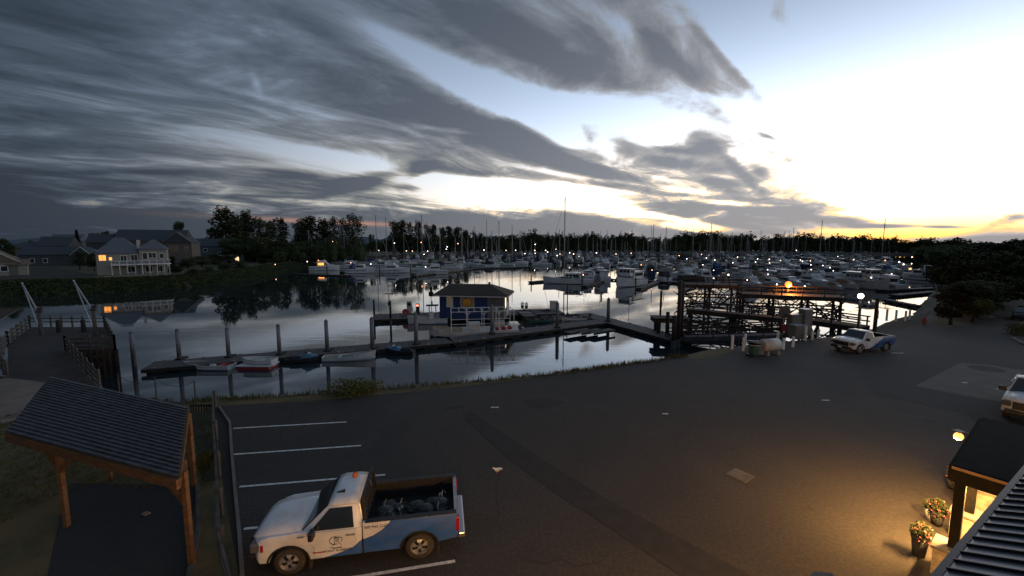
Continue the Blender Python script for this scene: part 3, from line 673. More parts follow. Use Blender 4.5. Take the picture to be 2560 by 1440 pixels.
# hip roof with a short raised ridge
m_ = MB(); o = .75; a, b = HL / 2 + o, HW_ / 2 + o; ra, rb = HL / 2 - 1.5, .55; z0, z1 = HH, HH + 1.25
m_.add([(-a, -b, z0), (a, -b, z0), (a, b, z0), (-a, b, z0), (-ra - .6, -rb, z1), (ra - .7, -rb, z1), (ra - .7, rb, z1), (-ra - .6, rb, z1), (-a, -b, z0 - .12), (a, -b, z0 - .12), (a, b, z0 - .12), (-a, b, z0 - .12)],
       [(0, 1, 5, 4), (1, 2, 6, 5), (2, 3, 7, 6), (3, 0, 4, 7), (4, 5, 6, 7), (0, 8, 9, 1), (1, 9, 10, 2), (2, 10, 11, 3), (3, 11, 8, 0), (8, 11, 10, 9)])
m_.build('roof', pm('brown_shingle', (0.055, 0.045, 0.034), (0.035, 0.030, 0.025), 6, .9, bump=.4), hut)
m_ = MB(); 
for s1, s2 in (((-a, -b), (a, -b)), ((a, -b), (a, b)), ((-a, b), (-a, -b))): m_.beam((s1[0], s1[1], z0 - .2), (s2[0], s2[1], z0 - .2), .05, .14)
m_.build('gutter', 'offwhite', hut)
m_ = MB(); m_.box((ra - 1, 0, z1 + .16), (.3, .3, .36)); m_.build('roof_vent', 'black', hut)
fy = -HW_ / 2 - .03
for (cx, w, mt_) in ((-HL / 2 + 1.55, .75, 'window_white'),):
    f_ = MB(); f_.box((cx, fy, 2.55), (w + .2, .06, 1.6)); w_ = f_.build('window', 'white_paint', hut)
    f_ = MB(); f_.box((cx, fy - .035, 2.55), (w, .02, 1.4)); f_.build('pane', pm('dim_pane', (.16, .14, .10), None, emit=(1, .8, .5), estr=.05), w_)
f_ = MB(); f_.box((HL / 2 + .06, -1.0, 2.4), (.05, 1.0, 1.75)); w_ = f_.build('window', 'white_paint', hut); w_['label'] = 'brightly lit end window'
f_ = MB(); f_.box((HL / 2 + .09, -1.0, 2.4), (.02, .82, 1.55)); f_.build('pane', pm('bright_pane', (.8, .8, .7), None, emit=(1.0, .80, .48), estr=1.7), w_)
f_ = MB(); f_.box((HL / 2 + .06, .9, 1.25), (.05, .9, 2.0)); d_ = f_.build('door', 'white_paint', hut)
f_ = MB(); f_.ball((HL / 2 + .11, .55, 1.1), .05, 6); f_.build('handle', 'steel', d_)
# scallop shell sign
sx, sz = -.55, 2.5
f_ = MB(); f_.box((sx, fy - .02, sz), (2.1, .06, 1.75)); sg = f_.build('sign_board', pm('sign_cream', (.30, .26, .20), None), hut)
def fan(r0, sc=1.0, zoff=0.0):
    pts = []
    for k in range(19):
        t = R(-28 + k * 236 / 18 - 0); rr = r0 * (1 + .045 * math.cos(k * math.pi)); pts.append((math.cos(t) * rr * 1.02, math.sin(t) * rr * .93 + zoff))
    pts += [(-.34 * r0, -.78 * r0 + zoff), (-.36 * r0, -.98 * r0 + zoff), (.36 * r0, -.98 * r0 + zoff), (.34 * r0, -.78 * r0 + zoff)]
    return pts
f_ = MB(); f_.side([(sx + x, sz + z) for x, z in fan(.70)], fy - .09, fy - .06); em = f_.build('emblem_rim', 'hull_red', sg)
f_ = MB(); f_.side([(sx + x, sz + z) for x, z in fan(.60)], fy - .11, fy - .092); f_.build('emblem', pm('sign_yellow', (.70, .36, .02), None), sg)
f_ = MB()
for k in range(7):
    t = R(-12 + k * 34); f_.beam((sx, fy - .115, sz - .5), (sx + math.cos(t) * .5, fy - .115, sz + math.sin(t) * .46), .028, .01, up=(0, 1, 0))
f_.build('emblem_line', 'hull_red', sg)
# fuel pumps, hose reel and lamp on the float
pp = xy(1024, 783, DZ)
fp = empty('fuel_pump', (*pp, DZ), 0, 'pale fuel pump on the float left of the hut', 'fuel pump')
m_ = MB(); m_.box((0, 0, .95), (.75, .5, 1.9)); m_.build('cabinet', 'offwhite', fp, bevel=.03)
m_ = MB(); m_.box((.0, -.27, 1.45), (.5, .04, .5)); m_.build('display', 'black', fp)
m_ = MB(); m_.path([(.4, -.1, 1.5), (.55, -.15, .7), (.5, -.1, .3), (.42, 0, 1.0)], .03); m_.build('hose', 'rubber', fp)
pp = xy(1036, 785, DZ)
fp = empty('fuel_pump', (pp[0] + .5, pp[1] + .2, DZ), 0, 'narrow fuel pump with a red lit display', 'fuel pump')
m_ = MB(); m_.box((0, 0, .8), (.5, .45, 1.6)); m_.build('cabinet', 'black', fp, bevel=.03)
m_ = MB(); m_.box((0, -.24, 1.35), (.36, .03, .22)); m_.build('display', pm('red_display', (1, .2, .1), None, emit=(1, .18, .10), estr=5), fp)
rr = empty('hose_reel', (*xy(1014, 789, DZ), DZ), R(20), 'red hose reel at the edge of the fuel float', 'hose reel')
m_ = MB(); m_.tube((0, -.22, .55), (0, .22, .55), .48, .48, 16); m_.build('drum', 'hull_red', rr)
m_ = MB(); m_.beam((-.3, -.25, 0), (0, -.25, .55), .07); m_.beam((.3, -.25, 0), (0, -.25, .55), .07); m_.beam((-.3, .25, 0), (0, .25, .55), .07); m_.beam((.3, .25, 0), (0, .25, .55), .07); m_.build('stand', 'steel', rr)
sgn = empty('post_sign', (*xy(1079, 782, DZ), DZ), R(-10), 'tall two-panel sign post beside the centre console boat', 'sign')
m_ = MB(); m_.tube((0, 0, 0), (0, 0, 4.2), .05); m_.build('post', 'steel', sgn)
m_ = MB(); m_.box((0, -.07, 3.0), (.8, .05, .76)); m_.build('lower_panel', 'dark_timber', sgn); m_ = MB(); m_.box((0, -.07, 3.80), (.42, .05, .82)); m_.build('upper_panel', 'dark_timber', sgn)
sgn = empty('post_sign', (*xy(975, 800, DZ), DZ), R(-10), 'small sign above the dark pile on the fuel float', 'sign')
m_ = MB(); m_.tube((0, 0, 0), (0, 0, 3.9), .04); m_.build('post', 'dark_timber', sgn); m_ = MB(); m_.box((0, -.07, 2.4), (.45, .05, .5)); m_.build('panel', 'dark_timber', sgn); m_ = MB(); m_.box((0, -.07, 3.8), (1.3, .05, .12)); m_.build('crossbar', 'dark_timber', sgn)

# ---------------------------------------------------------------- small craft
def hull(m_, L, B, Fr, bow=.35, trans=.85, n=10, mi=0, deck=True, keel=.35, full=2.2, deck_mi=None, inset=.06):
    """lofted hull, stern at -L/2, bow at +L/2"""
    rings = []
    for k in range(n + 1):
        t = k / n; x = -L / 2 + L * t
        w = (trans + (1 - trans) * min(1, t * 2.4)) * (max(0.0, 1 - max(0, (t - .42) / .58) ** full)) * B / 2
        w = max(w, .03); sh = Fr + bow * max(0, t - .3) ** 1.8 * 1.9; kz = -keel * (1 - max(0, (t - .6) / .4) ** 2 * 1.3)
        rk = max(0, t - .75) * .6
        rings.append([(x + rk * L * .08, -w, sh), (x, -w * .93, .12 + max(0, t - .6) * .5), (x, -w * .45, kz * .6), (x, w * .45, kz * .6), (x, w * .93, .12 + max(0, t - .6) * .5), (x + rk * L * .08, w, sh)])
    m_.loft(rings, mi, closed=False, caps=False)
    m_.add(rings[0], [tuple(range(6))], mi)
    if deck:
        ds = [((r_[0][0]), r_[0][1] * .97, r_[0][2] - inset) for r_ in rings] + [((r_[5][0]), r_[5][1] * .97, r_[5][2] - inset) for r_ in reversed(rings)]
        m_.add(ds, [tuple(range(len(ds)))], mi if deck_mi is None else deck_mi)
    return rings
def place(px, py, ang, z=WATER): p = at(px, py, z); return (p.x, p.y, z), R(ang)
def outboard(parent, x, mat='black'):
    m_ = MB(); m_.box((x, 0, .75), (.38, .32, .42), top=.7); m_.box((x - .02, 0, .3), (.16, .12, .9)); o = m_.build('outboard_motor', mat, parent, bevel=.04); return o
def gunwale(rings, parent, mat, r=.045):
    m_ = MB()
    for sgn_ in (0, 5): m_.path([(q[sgn_][0], q[sgn_][1], q[sgn_][2]) for q in rings], r, 5)
    m_.tube(rings[0][0], rings[0][5], r, r, 5)
    return m_.build('gunwale', mat, parent)
# skiff with an outboard
l, a = place(521, 921, 176)
sk = empty('skiff', l, a, 'low white open skiff with a tilted black outboard motor', 'boat', 'small boats along the long floating dock')
m_ = MB(); rg_ = hull(m_, 4.6, 1.5, .42, .16, .8, mi=0, inset=.30); m_.build('hull', 'white', sk); gunwale(rg_, sk, 'offwhite')
m_ = MB(); m_.box((-1.55, 0, .40), (.5, 1.2, .12)); m_.build('seat', 'hull_red', sk)
m_ = MB(); m_.box((-.6, .1, .34), (.4, .4, .22)); m_.build('cooler_box', 'white', sk); m_ = MB(); m_.box((.7, 0, .30), (.35, 1.15, .06)); m_.build('thwart', 'offwhite', sk)
ob = outboard(sk, -2.45); ob.rotation_euler.y = R(-24); ob.location = (-.3, 0, .15)
# red and white dinghy with another on it
l, a = place(646, 918, 178)
dg = empty('dinghy', l, a, 'red-sided white float carrying a small white rowing dinghy', 'boat', 'small boats along the long floating dock')
m_ = MB(); m_.box((0, 0, .12), (3.0, 1.5, .28), top=.96); m_.build('hull', 'hull_red', dg, bevel=.05); m_ = MB(); m_.box((0, 0, .30), (3.1, 1.6, .08)); m_.build('rim', 'white', dg)
dg2 = empty('dinghy', (l[0], l[1] + .1, l[2] + .35), R(178), 'small white rowing dinghy resting on the red-sided float', 'boat', 'small boats along the long floating dock')
m_ = MB(); rg_ = hull(m_, 3.0, 1.4, .42, .12, .8, inset=.28); m_.build('hull', 'white', dg2); gunwale(rg_, dg2, 'offwhite'); m_ = MB(); m_.box((-.3, 0, .30), (.3, 1.1, .05)); m_.box((.7, 0, .30), (.25, .9, .05)); m_.build('thwart', 'offwhite', dg2)
# jet skis
def jetski(px, py, ang, label):
    l, a = place(px, py, ang); js = empty('jet_ski', l, a, label, 'jet ski', 'jet skis along the long floating dock')
    m_ = MB(); rg_ = hull(m_, 3.1, 1.15, .38, .22, .8, inset=0.02); m_.build('hull', 'black', js, bevel=.02)
    m_ = MB(); m_.loft([[(x, -w, z), (x, w, z), (x, w * .7, z + h), (x, -w * .7, z + h)] for x, w, z, h in ((-.1, .30, .36, .22), (.35, .36, .40, .42), (.9, .30, .44, .30), (1.45, .12, .5, .10))]); m_.build('cowl', pm('jet_blue', (0.03, 0.12, 0.22), (0.04, 0.16, 0.28), 2, .35), js, bevel=.03)
    m_ = MB(); m_.box((-.7, 0, .50), (1.15, .40, .24), top=.75); m_.build('seat', 'canvas_black', js, bevel=.05)
    m_ = MB(); m_.beam((.30, 0, .8), (.42, 0, .98), .1); m_.beam((.30, -.38, .99), (.30, .38, .99), .05); m_.build('handlebar', 'black', js)
    m_ = MB(); m_.box((.62, 0, .86), (.26, .34, .03)); m_.build('windscreen', 'white', js)
    return js
jetski(757, 905, 8, 'blue jet ski moored between two grey piles left of the rowing boat')
jetski(1000, 884, 172, 'blue and black jet ski moored right of the rowing boat')
l, a = place(874, 899, 9)
rb_ = empty('rowing_boat', l, a, 'long white rowing boat with a dark green interior', 'boat', 'small boats along the long floating dock')
m_ = MB(); rg_ = hull(m_, 4.9, 1.5, .42, .42, .7, inset=.22, deck_mi=1); m_.build('hull', ['white', 'hull_green'], rb_); gunwale(rg_, rb_, 'offwhite')
m_ = MB(); m_.box((-.9, 0, .34), (.3, 1.2, .05)); m_.box((.5, 0, .34), (.3, 1.2, .05)); m_.build('thwart', 'offwhite', rb_)
# centre console boat at the fuel float
l, a = place(1070, 808, 186)
cc = empty('centre_console_boat', l, a, 'white centre console boat with a small T-top at the fuel float', 'boat')
m_ = MB(); rg_ = hull(m_, 5.6, 2.1, .75, .35, .85, inset=.22); m_.build('hull', 'white', cc); gunwale(rg_, cc, 'offwhite', .06)
m_ = MB(); m_.box((-.5, 0, 1.15), (.75, .7, 1.0), top=.8); m_.build('console', 'white', cc, bevel=.04)
m_ = MB(); [m_.tube((x, y, .6), (x * .9 - .05, y, 2.55), .035) for x in (-1.2, -.2) for y in (-.45, .45)]; m_.build('top_frame', 'steel', cc)
m_ = MB(); m_.box((-.65, 0, 2.6), (1.7, 1.4, .07)); m_.build('canopy', 'canvas_black', cc); m_ = MB(); m_.tube((-.6, 0, 2.6), (-.6, 0, 3.2), .12, .10); m_.build('radar', 'black', cc)
outboard(cc, -2.9)
# frame-topped barge
l, a = place(1205, 836, 9)
bg_ = empty('barge_boat', l, a, 'flat grey work boat with an open white pipe frame over it', 'boat')
m_ = MB(); m_.loft([[(x, -w, z), (x, w, z), (x, w * .95, .12), (x, -w * .95, .12)] for x, w, z in ((3.4, 1.35, .72), (0, 1.4, .62), (-2.6, 1.35, .66), (-4.0, .75, .85), (-4.6, .15, .98))]); m_.build('hull', 'offwhite', bg_)
m_ = MB(); m_.loft([[(x, -w, z), (x, w, z), (x, 0, z + .22)] for x, w, z in ((-1.9, 1.25, .66), (-3.4, .95, .78), (-4.5, .12, .97))]); m_.build('bow_cover', 'canvas_tan', bg_)
m_ = MB(); X = [-2.9, -1.4, .1, 1.5, 2.9]
for y in (-1.3, 1.3):
    for x in X: m_.tube((x, y, .6), (x, y, 2.85), .032, n=5)
    m_.tube((X[0], y, 2.85), (X[-1], y, 2.85), .035, n=5); m_.tube((X[0], y, 1.5), (X[-1], y, 1.5), .028, n=5)
    for x in X[1:-1]: m_.tube((x, y, 2.5), (x - .3, y, 2.85), .025, n=5); m_.tube((x, y, 2.5), (x + .3, y, 2.85), .025, n=5)
for k in range(9): x = X[0] + (X[-1] - X[0]) * k / 8; m_.tube((x, -1.3, 2.87), (x, 1.3, 2.87), .026, n=5)
m_.build('pipe_frame', 'white_paint', bg_)
m_ = MB(); m_.box((-.75, -.2, 1.05), (1.1, 1.0, .85)); m_.build('console', 'offwhite', bg_, bevel=.04); m_ = MB(); m_.box((1.7, .3, 1.0), (1.0, .6, .9)); m_.build('rear_locker', 'steel', bg_, bevel=.04)
m_ = MB(); m_.ball((2.0, -.9, .85), .25, 8); m_.ball((2.6, -.7, .85), .25, 8); m_.ball((1.4, -.9, .8), .22, 8); m_.build('buoy', 'hull_red', bg_)
outboard(bg_, 3.7); bg_.scale = (1.32, 1.25, 1.12)
# work skiffs behind the piles
l, a = place(1317, 796, 100)
ws = empty('work_skiff', l, a, 'boxy black open work skiff with a bare wooden rim', 'boat', 'work skiffs moored by the fuel hut')
m_ = MB(); m_.loft([[(x, -w, .75), (x, w, .75), (x, w * .9, -.1), (x, -w * .9, -.1)] for x, w in ((-2.6, 1.05), (1.5, 1.1), (2.7, .7))]); m_.build('hull', 'black', ws)
m_ = MB(); pts = [(-2.6, -1.05, .78), (1.5, -1.1, .78), (2.7, -.7, .8), (2.7, .7, .8), (1.5, 1.1, .78), (-2.6, 1.05, .78), (-2.6, -1.05, .78)]; m_.path(pts, .06, 5); m_.beam((0, -1.05, .78), (0, 1.05, .78), .12, .06); m_.beam((-1.3, -1.05, .78), (-1.3, 1.05, .78), .12, .06); m_.build('gunwale', 'timber', ws)
for i, (px, py, an, mt_, lb) in enumerate([(1352, 806, 20, 'hull_green', 'low dark green skiff beside the black work skiff'), (1385, 800, 200, 'offwhite', 'cluttered grey aluminium skiff behind a grey pile'), (1412, 798, 15, 'canvas_black', 'black inflatable skiff near the dock corner'), (1345, 786, 10, 'navy', 'dark skiff moored on the far side of the fuel float'), (1438, 801, 190, 'white', 'small pale skiff closest to the dock corner')]):
    l, a = place(px, py, an); q = empty('work_skiff', l, a, lb, 'boat', 'work skiffs moored by the fuel hut')
    m_ = MB(); rg_ = hull(m_, 4.2, 1.6, .5, .2, .85, inset=.3); m_.build('hull', mt_, q); gunwale(rg_, q, 'timber')
    m_ = MB(); m_.box((-.7, 0, .5), (.35, 1.3, .06)); m_.box((.6, 0, .5), (.3, 1.2, .06)); m_.build('thwart', 'timber', q); outboard(q, -2.3)
ph = empty('dock_locker', (*xy(1384, 774, DZ), DZ), R(-8), 'pale dock locker behind the grey pile', 'locker')
m_ = MB(); m_.box((0, 0, .7), (1.3, .8, 1.4)); m_.build('box', 'offwhite', ph, bevel=.03); m_ = MB(); m_.box((0, 0, 1.43), (1.4, .9, .08)); m_.build('lid', 'steel', ph)
for i, (px, py) in enumerate([(1306, 771), (1316, 772)]):
    f_ = empty('flower_tub', (*xy(px, py, DZ), DZ), 0, ['flower tub at the corner of the fuel hut', 'flower tub on the float right of the other tub'][i], 'planter', 'flower tubs on the float')
    m_ = MB(); m_.tube((0, 0, 0), (0, 0, .5), .22, .3, 10); m_.build('tub', 'timber', f_); m_ = MB(); m_.leaves(rng, (0, 0, .8), (.32, .32, .35), 90, .08); m_.build('plant', 'leaf_dark', f_)

# ---------------------------------------------------------------- gangway, platform and timber wharf
G0, G1 = Vector((18.6, 46.6, -1.85)), Vector((26.6, 39.4, .05))
gd = (G1 - G0); GL = gd.length; gang = math.atan2(gd.y, gd.x)
gw = empty('gangway', G0, gang, 'sloping timber gangway with slatted side rails down to the dock', 'gangway')
gw.rotation_euler.y = -math.asin(gd.z / GL)
m_ = MB(); m_.box((GL / 2, 0, 0), (GL, 1.7, .12)); m_.beam((0, -.85, -.2), (GL, -.85, -.2), .16, .4); m_.beam((0, .85, -.2), (GL, .85, -.2), .16, .4); m_.build('deck', 'deck', gw)
for s_ in (-.85, .85):
    m_ = MB()
    for z_ in (.35, .75, 1.15): m_.beam((0, s_, z_), (GL, s_, z_), .06, .13)
    for k in range(8): m_.beam((GL * k / 7, s_, 0), (GL * k / 7, s_, 1.2), .1)
    m_.build('side_rail', 'wharf_timber', gw)
pf = empty('mooring_platform', (*xy(1668, 800, 0), -.35), R(-6), 'small dark timber platform on piles left of the wharf', 'platform')
pf.location = (*xy(1664, 800, -.5), -.5)
m_ = MB(); m_.box((.5, 0, 0), (4.2, 2.2, .35)); m_.box((.5, 0, .35), (4.3, 2.3, .08)); m_.build('top', 'wharf_timber', pf)
for x in (-1, 1.2):
    for y in (-.8, .8): m_ = MB(); m_.tube((x, y, -4), (x, y, 0), .2); m_.build('leg', 'dark_timber', pf)
for i, (px, pb, pt, r_) in enumerate([(1694, 868, 701, .25), (1702, 862, 704, .20)]):
    pile(px, pb, pt, r_, ['tall dark timber dolphin pile left of the gangway foot', 'second tall dark timber pile leaning on the dolphin'][i], 'tall dolphin piles', None, 0, 'wharf_timber')
def wharf(name, A, B, w, zt, label, rail=True, gantry=False, nb=None, brace=True):
    A, B = Vector((*A, 0)), Vector((*B, 0)); d = B - A; L = d.length; ang = math.atan2(d.y, d.x)
    root = empty(name, (A.x, A.y, 0), ang, label, 'wharf', 'timber wharf structures')
    m_ = MB(); m_.box((L / 2, w / 2, zt - .07), (L, w, .14)); m_.build('deck', 'wharf_timber', root)
    m_ = MB()
    for y in (.15, w - .15): m_.beam((0, y, zt - .35), (L, y, zt - .35), .28, .42)
    m_.build('stringer', 'wharf_timber', root)
    nb = nb or max(2, int(L / 3.6)) 
    for k in range(nb + 1):
        x = L * k / nb; x = min(max(x, .3), L - .3)
        for y in (.3, w - .3):
            m_ = MB(); m_.tube((x, y, -5.4), (x, y, zt - .1), .19, .17, 7); m_.build('pile', 'wharf_timber', root)
        m_ = MB(); m_.beam((x, .1, zt - .55), (x, w - .1, zt - .55), .28, .3); m_.beam((x, .3, zt - .8), (x, w - .3, -2.3), .1, .24); m_.beam((x, w - .3, zt - .8), (x, .3, -2.3), .1, .24); m_.build('cross_brace', 'wharf_timber', root)
    if brace:
        for y in (.05, w - .05):
            m_ = MB()
            for k in range(nb):
                x0, x1 = L * k / nb, L * (k + 1) / nb
                m_.beam((x0, y, zt - .6), (x1, y, -2.2), .1, .22, up=(0, 1, 0)); m_.beam((x0, y, -2.2), (x1, y, zt - .6), .1, .22, up=(0, 1, 0))
            m_.beam((0, y - .02, -1.3), (L, y - .02, -1.3), .12, .2); m_.build('long_brace', 'wharf_timber', root)
    if zt > 1.5:
        m_ = MB(); m_.beam((0, -.04, .35), (L, -.04, .35), .12, .22); m_.beam((0, w + .04, .35), (L, w + .04, .35), .12, .22)
        for k in range(nb * 2): x = L * k / (nb * 2); m_.beam((x, -.1, zt - .6), (x + L / nb * .5, -.1, .35), .09, .16, up=(0, 1, 0))
        m_.build('waling', 'wharf_timber', root)
    if zt > 1.5:
        jr = random.Random(int(L * 10)); m_ = MB()
        for k in range(44): x, y = jr.uniform(0, L), jr.choice([.1, w * .5, w - .1]); z_ = jr.uniform(-2.0, zt - .6); m_.beam((x, y, z_), (x + jr.uniform(-2.6, 2.6), y + jr.uniform(-.6, .6), z_ + jr.uniform(-1.8, 1.8)), .12, .24, up=(0, 1, 0))
        m_.build('loose_timber', 'wharf_timber', root)
    if rail:
        for y in (.1, w - .1):
            m_ = MB()
            for z_ in (.45, .95): m_.beam((0, y, zt + z_), (L, y, zt + z_), .07, .14)
            k = 0
            while k <= L: m_.beam((k, y, zt), (k, y, zt + 1.0), .12); k += 2.4
            m_.build('rail', 'wharf_timber', root)
    if gantry:
        m_ = MB()
        for x in (1, L - 2):
            for y in (.3, w - .3): m_.beam((x, y, zt), (x, y, zt + 2.2), .3)
        for y in (.3, w - .3): m_.beam((0, y, zt + 2.3), (L, y, zt + 2.3), .3, .4); m_.beam((1, y, zt + .2), (4, y, zt + 2.2), .18); m_.beam((L - 2, y, zt + .2), (L - 5, y, zt + 2.2), .18)
        m_.build('gantry', 'wharf_timber', root)
    return root
wharf('timber_wharf', xy(1702, 742, .3), xy(1850, 746, .3), 4.0, 2.35, 'dark cross-braced timber wharf left of the orange lamp', True, False)
wharf('timber_wharf', xy(1852, 764, .3), xy(2110, 776, .3), 3.2, 1.95, 'timber wharf finger with bright water showing between its piles', True, False)
wharf('timber_wharf', xy(1716, 776, .2), xy(1960, 800, .2), 1.6, .35, 'lower timber walkway behind the gangway', True, False, brace=True)
wharf('timber_wharf', xy(2016, 800, .2), xy(2150, 822, .1), 2.2, .25, 'short timber landing at the yard edge below the white lamp', True, False, brace=False)

# ================================================================ MARINA BOATS
def bt(name, label, group): return empty(name, (0, 0, WATER), 0, label, 'boat', group)
def win(m_, x0, x1, y, z0, z1, n, mi=0, t=.02):
    """n window openings along a cabin side"""
    w = (x1 - x0) / n
    for i in range(n): m_.box((x0 + w * (i + .5), y, (z0 + z1) / 2), (w * .78, t, z1 - z0), mi=mi)
def cruiser(L=10.0, B=3.3, fly=True, arch=True):
    r = bt('cabin_cruiser', 'x', 'x')
    m_ = MB(); hull(m_, L, B, 1.15, .45, .88); m_.build('hull', 'white', r, bevel=0)
    m_ = MB(); m_.tube((-L / 2 + .1, 0, .28), (-L / 2 + .1, 0, .28 + .01), .01, n=3); 
    m_ = MB()
    for sy in (-1, 1): m_.beam((-L / 2 + .2, sy * B * .465, .72), (L * .18, sy * B * .50, .80), .05, .12)
    m_.build('rub_strip', 'navy', r)
    c = MB(); c.loft([[(x, -w, 1.05), (x, w, 1.05), (x + k, w * .82, h), (x + k, -w * .82, h)] for x, w, h, k in ((-L * .22, B * .40, 2.35, 0), (L * .08, B * .40, 2.35, 0), (L * .13, B * .36, 1.75, .1), (L * .36, B * .16, 1.55, 0))]); c.build('cabin', 'white', r, smooth=0)
    c = MB()
    for sy in (-1, 1): c.beam((-L * .20, sy * B * .365, 1.82), (L * .07, sy * B * .365, 1.82), .03, .55)
    c.beam((L * .095, -B * .30, 1.95), (L * .095, B * .30, 1.95), .12, .5); c.beam((-L * .222, -B * .30, 1.8), (-L * .222, B * .30, 1.8), .04, .6); c.build('window', 'glass', r)
    if fly:
        c = MB(); c.loft([[(x, -B * .33, 2.3), (x, B * .33, 2.3), (x + .1, B * .30, h), (x + .1, -B * .30, h)] for x, h in ((-L * .24, 2.75), (L * .0, 2.95), (L * .04, 2.5))]); c.build('flybridge', 'white', r)
        c = MB(); [c.tube((x, y, 2.7), (x, y, 3.9), .03, n=5) for x in (-L * .18, -L * .02) for y in (-B * .26, B * .26)]; c.box((-L * .10, 0, 3.95), (L * .22, B * .62, .08)); c.build('canopy', 'canvas_blue', r)
    else:
        c = MB(); c.loft([[(x, -B * .36, 1.2), (x, B * .36, 1.2), (x, B * .30, h), (x, -B * .30, h)] for x, h in ((-L * .44, 2.0), (-L * .3, 2.55), (-L * .1, 2.45))]); c.build('canopy', 'canvas_blue', r)
    if arch:
        c = MB(); 
        for sy in (-1, 1): c.beam((-L * .30, sy * B * .36, 1.3), (-L * .22, sy * B * .30, 3.3), .3, .08)
        c.beam((-L * .22, -B * .31, 3.3), (-L * .22, B * .31, 3.3), .3, .08); c.build('radar_arch', 'white', r)
    c = MB(); 
    for sy in (-1, 1):
        pts = [(L * .02, sy * B * .47, 1.85), (L * .25, sy * B * .38, 2.05), (L * .46, sy * .12, 2.3)]; c.path(pts, .02, 4)
        for p in pts: c.tube((p[0], p[1], p[2] - .6), p, .016, n=4)
    c.build('bow_rail', 'steel', r); return r
def sailboat(L=10.5, B=3.1, H=14.0, cover='canvas_blue'):
    r = bt('sailboat', 'x', 'x')
    m_ = MB(); hull(m_, L, B, .95, .38, .6); m_.build('hull', 'white', r)
    c = MB(); c.loft([[(x, -w, .9), (x, w, .9), (x, w * .85, h), (x, -w * .85, h)] for x, w, h in ((-L * .12, B * .34, 1.45), (L * .12, B * .32, 1.42), (L * .28, B * .15, 1.15))]); c.build('cabin', 'white', r)
    c = MB()
    for sy in (-1, 1): win(c, -L * .1, L * .14, sy * B * .325, 1.05, 1.28, 3)
    c.build('window', 'glass', r)
    c = MB(); c.tube((L * .08, 0, 1.0), (L * .08, 0, H), .17, .13, 6); c.beam((L * .08, -.9, H * .55), (L * .08, .9, H * .55), .05); c.build('mast', 'alu', r)
    c = MB(); c.tube((L * .07, 0, 2.0), (-L * .33, 0, 1.9), .07, n=6); c.build('boom', 'alu', r)
    c = MB(); c.loft([[(x, -.13 * s_, 1.95), (x, .13 * s_, 1.95), (x, .09 * s_, 1.97 + .42 * s_), (x, -.09 * s_, 1.97 + .42 * s_)] for x, s_ in ((L * .06, 1.25), (-L * .1, 1.0), (-L * .33, .45))]); c.build('sail_cover', cover, r)
    c = MB(); c.tube((L * .49, 0, 1.3), (L * .09, 0, H * .97), .045, .03, 4); c.build('furled_jib', 'offwhite', r)
    c = MB(); c.tube((-L * .49, 0, 1.0), (L * .08, 0, H), .012, n=3); 
    for sy in (-1, 1): c.path([(L * .06, sy * B * .48, .9), (L * .08, sy * .9, H * .55), (L * .08, 0, H * .98)], .012, 3)
    c.build('rigging', 'steel', r)
    c = MB(); c.loft([[(x, -B * .34, 1.2), (x, B * .34, 1.2), (x, B * .26, h), (x, -B * .26, h)] for x, h in ((-L * .22, 1.95), (-L * .12, 1.9))]); c.build('dodger', cover, r)
    return r
def trawler(L=11.0, B=3.9, mast=True, hullmat='white', H=6.5):
    r = bt('trawler', 'x', 'x')
    m_ = MB(); hull(m_, L, B, 1.35, .75, .85, full=2.6, keel=.5); m_.build('hull', hullmat, r)
    m_ = MB()
    for sy in (-1, 1): m_.beam((-L * .45, sy * B * .46, 1.3), (L * .18, sy * B * .5, 1.45), .10, .14)
    m_.build('rub_rail', 'timber', r)
    c = MB(); c.box((-L * .12, 0, 2.05), (L * .42, B * .72, 1.5), top=.97); c.build('cabin', 'white', r, bevel=.04)
    c = MB()
    for sy in (-1, 1): win(c, -L * .3, L * .06, sy * B * .362, 2.0, 2.55, 4, t=.05)
    c.build('window', 'glass', r)
    c = MB(); c.box((L * .10, 0, 2.75), (L * .22, B * .62, 1.3), top=.92); c.build('pilothouse', 'white', r, bevel=.04)
    c = MB()
    for sy in (-1, 1): win(c, L * .01, L * .19, sy * B * .300, 2.75, 3.2, 2, t=.06)
    for k in range(3): c.box((L * .207, (k - 1) * B * .19, 2.98), (.08, B * .15, .45))
    c.build('pilothouse_window', 'glass', r)
    c = MB(); c.box((L * .09, 0, 3.46), (L * .28, B * .70, .10)); c.box((-L * .14, 0, 2.86), (L * .5, B * .82, .09)); c.build('roof', 'white', r)
    if mast: c = MB(); c.tube((-L * .02, 0, 3.4), (-L * .02, 0, H), .08, .05, 6); c.tube((-L * .02, 0, 3.9), (-L * .32, 0, 4.6), .05, n=5); c.tube((L * .46, 0, 2.2), (-L * .02, 0, H * .95), .012, n=3); c.build('mast', 'alu', r)
    c = MB()
    for sy in (-1, 1):
        pts = [(L * .12, sy * B * .48, 2.3), (L * .32, sy * B * .4, 2.6), (L * .47, sy * .15, 2.95)]; c.path(pts, .025, 4)
        for p in pts: c.tube((p[0], p[1], p[2] - .75), p, .02, n=4)
    c.build('bow_rail', 'steel', r); return r
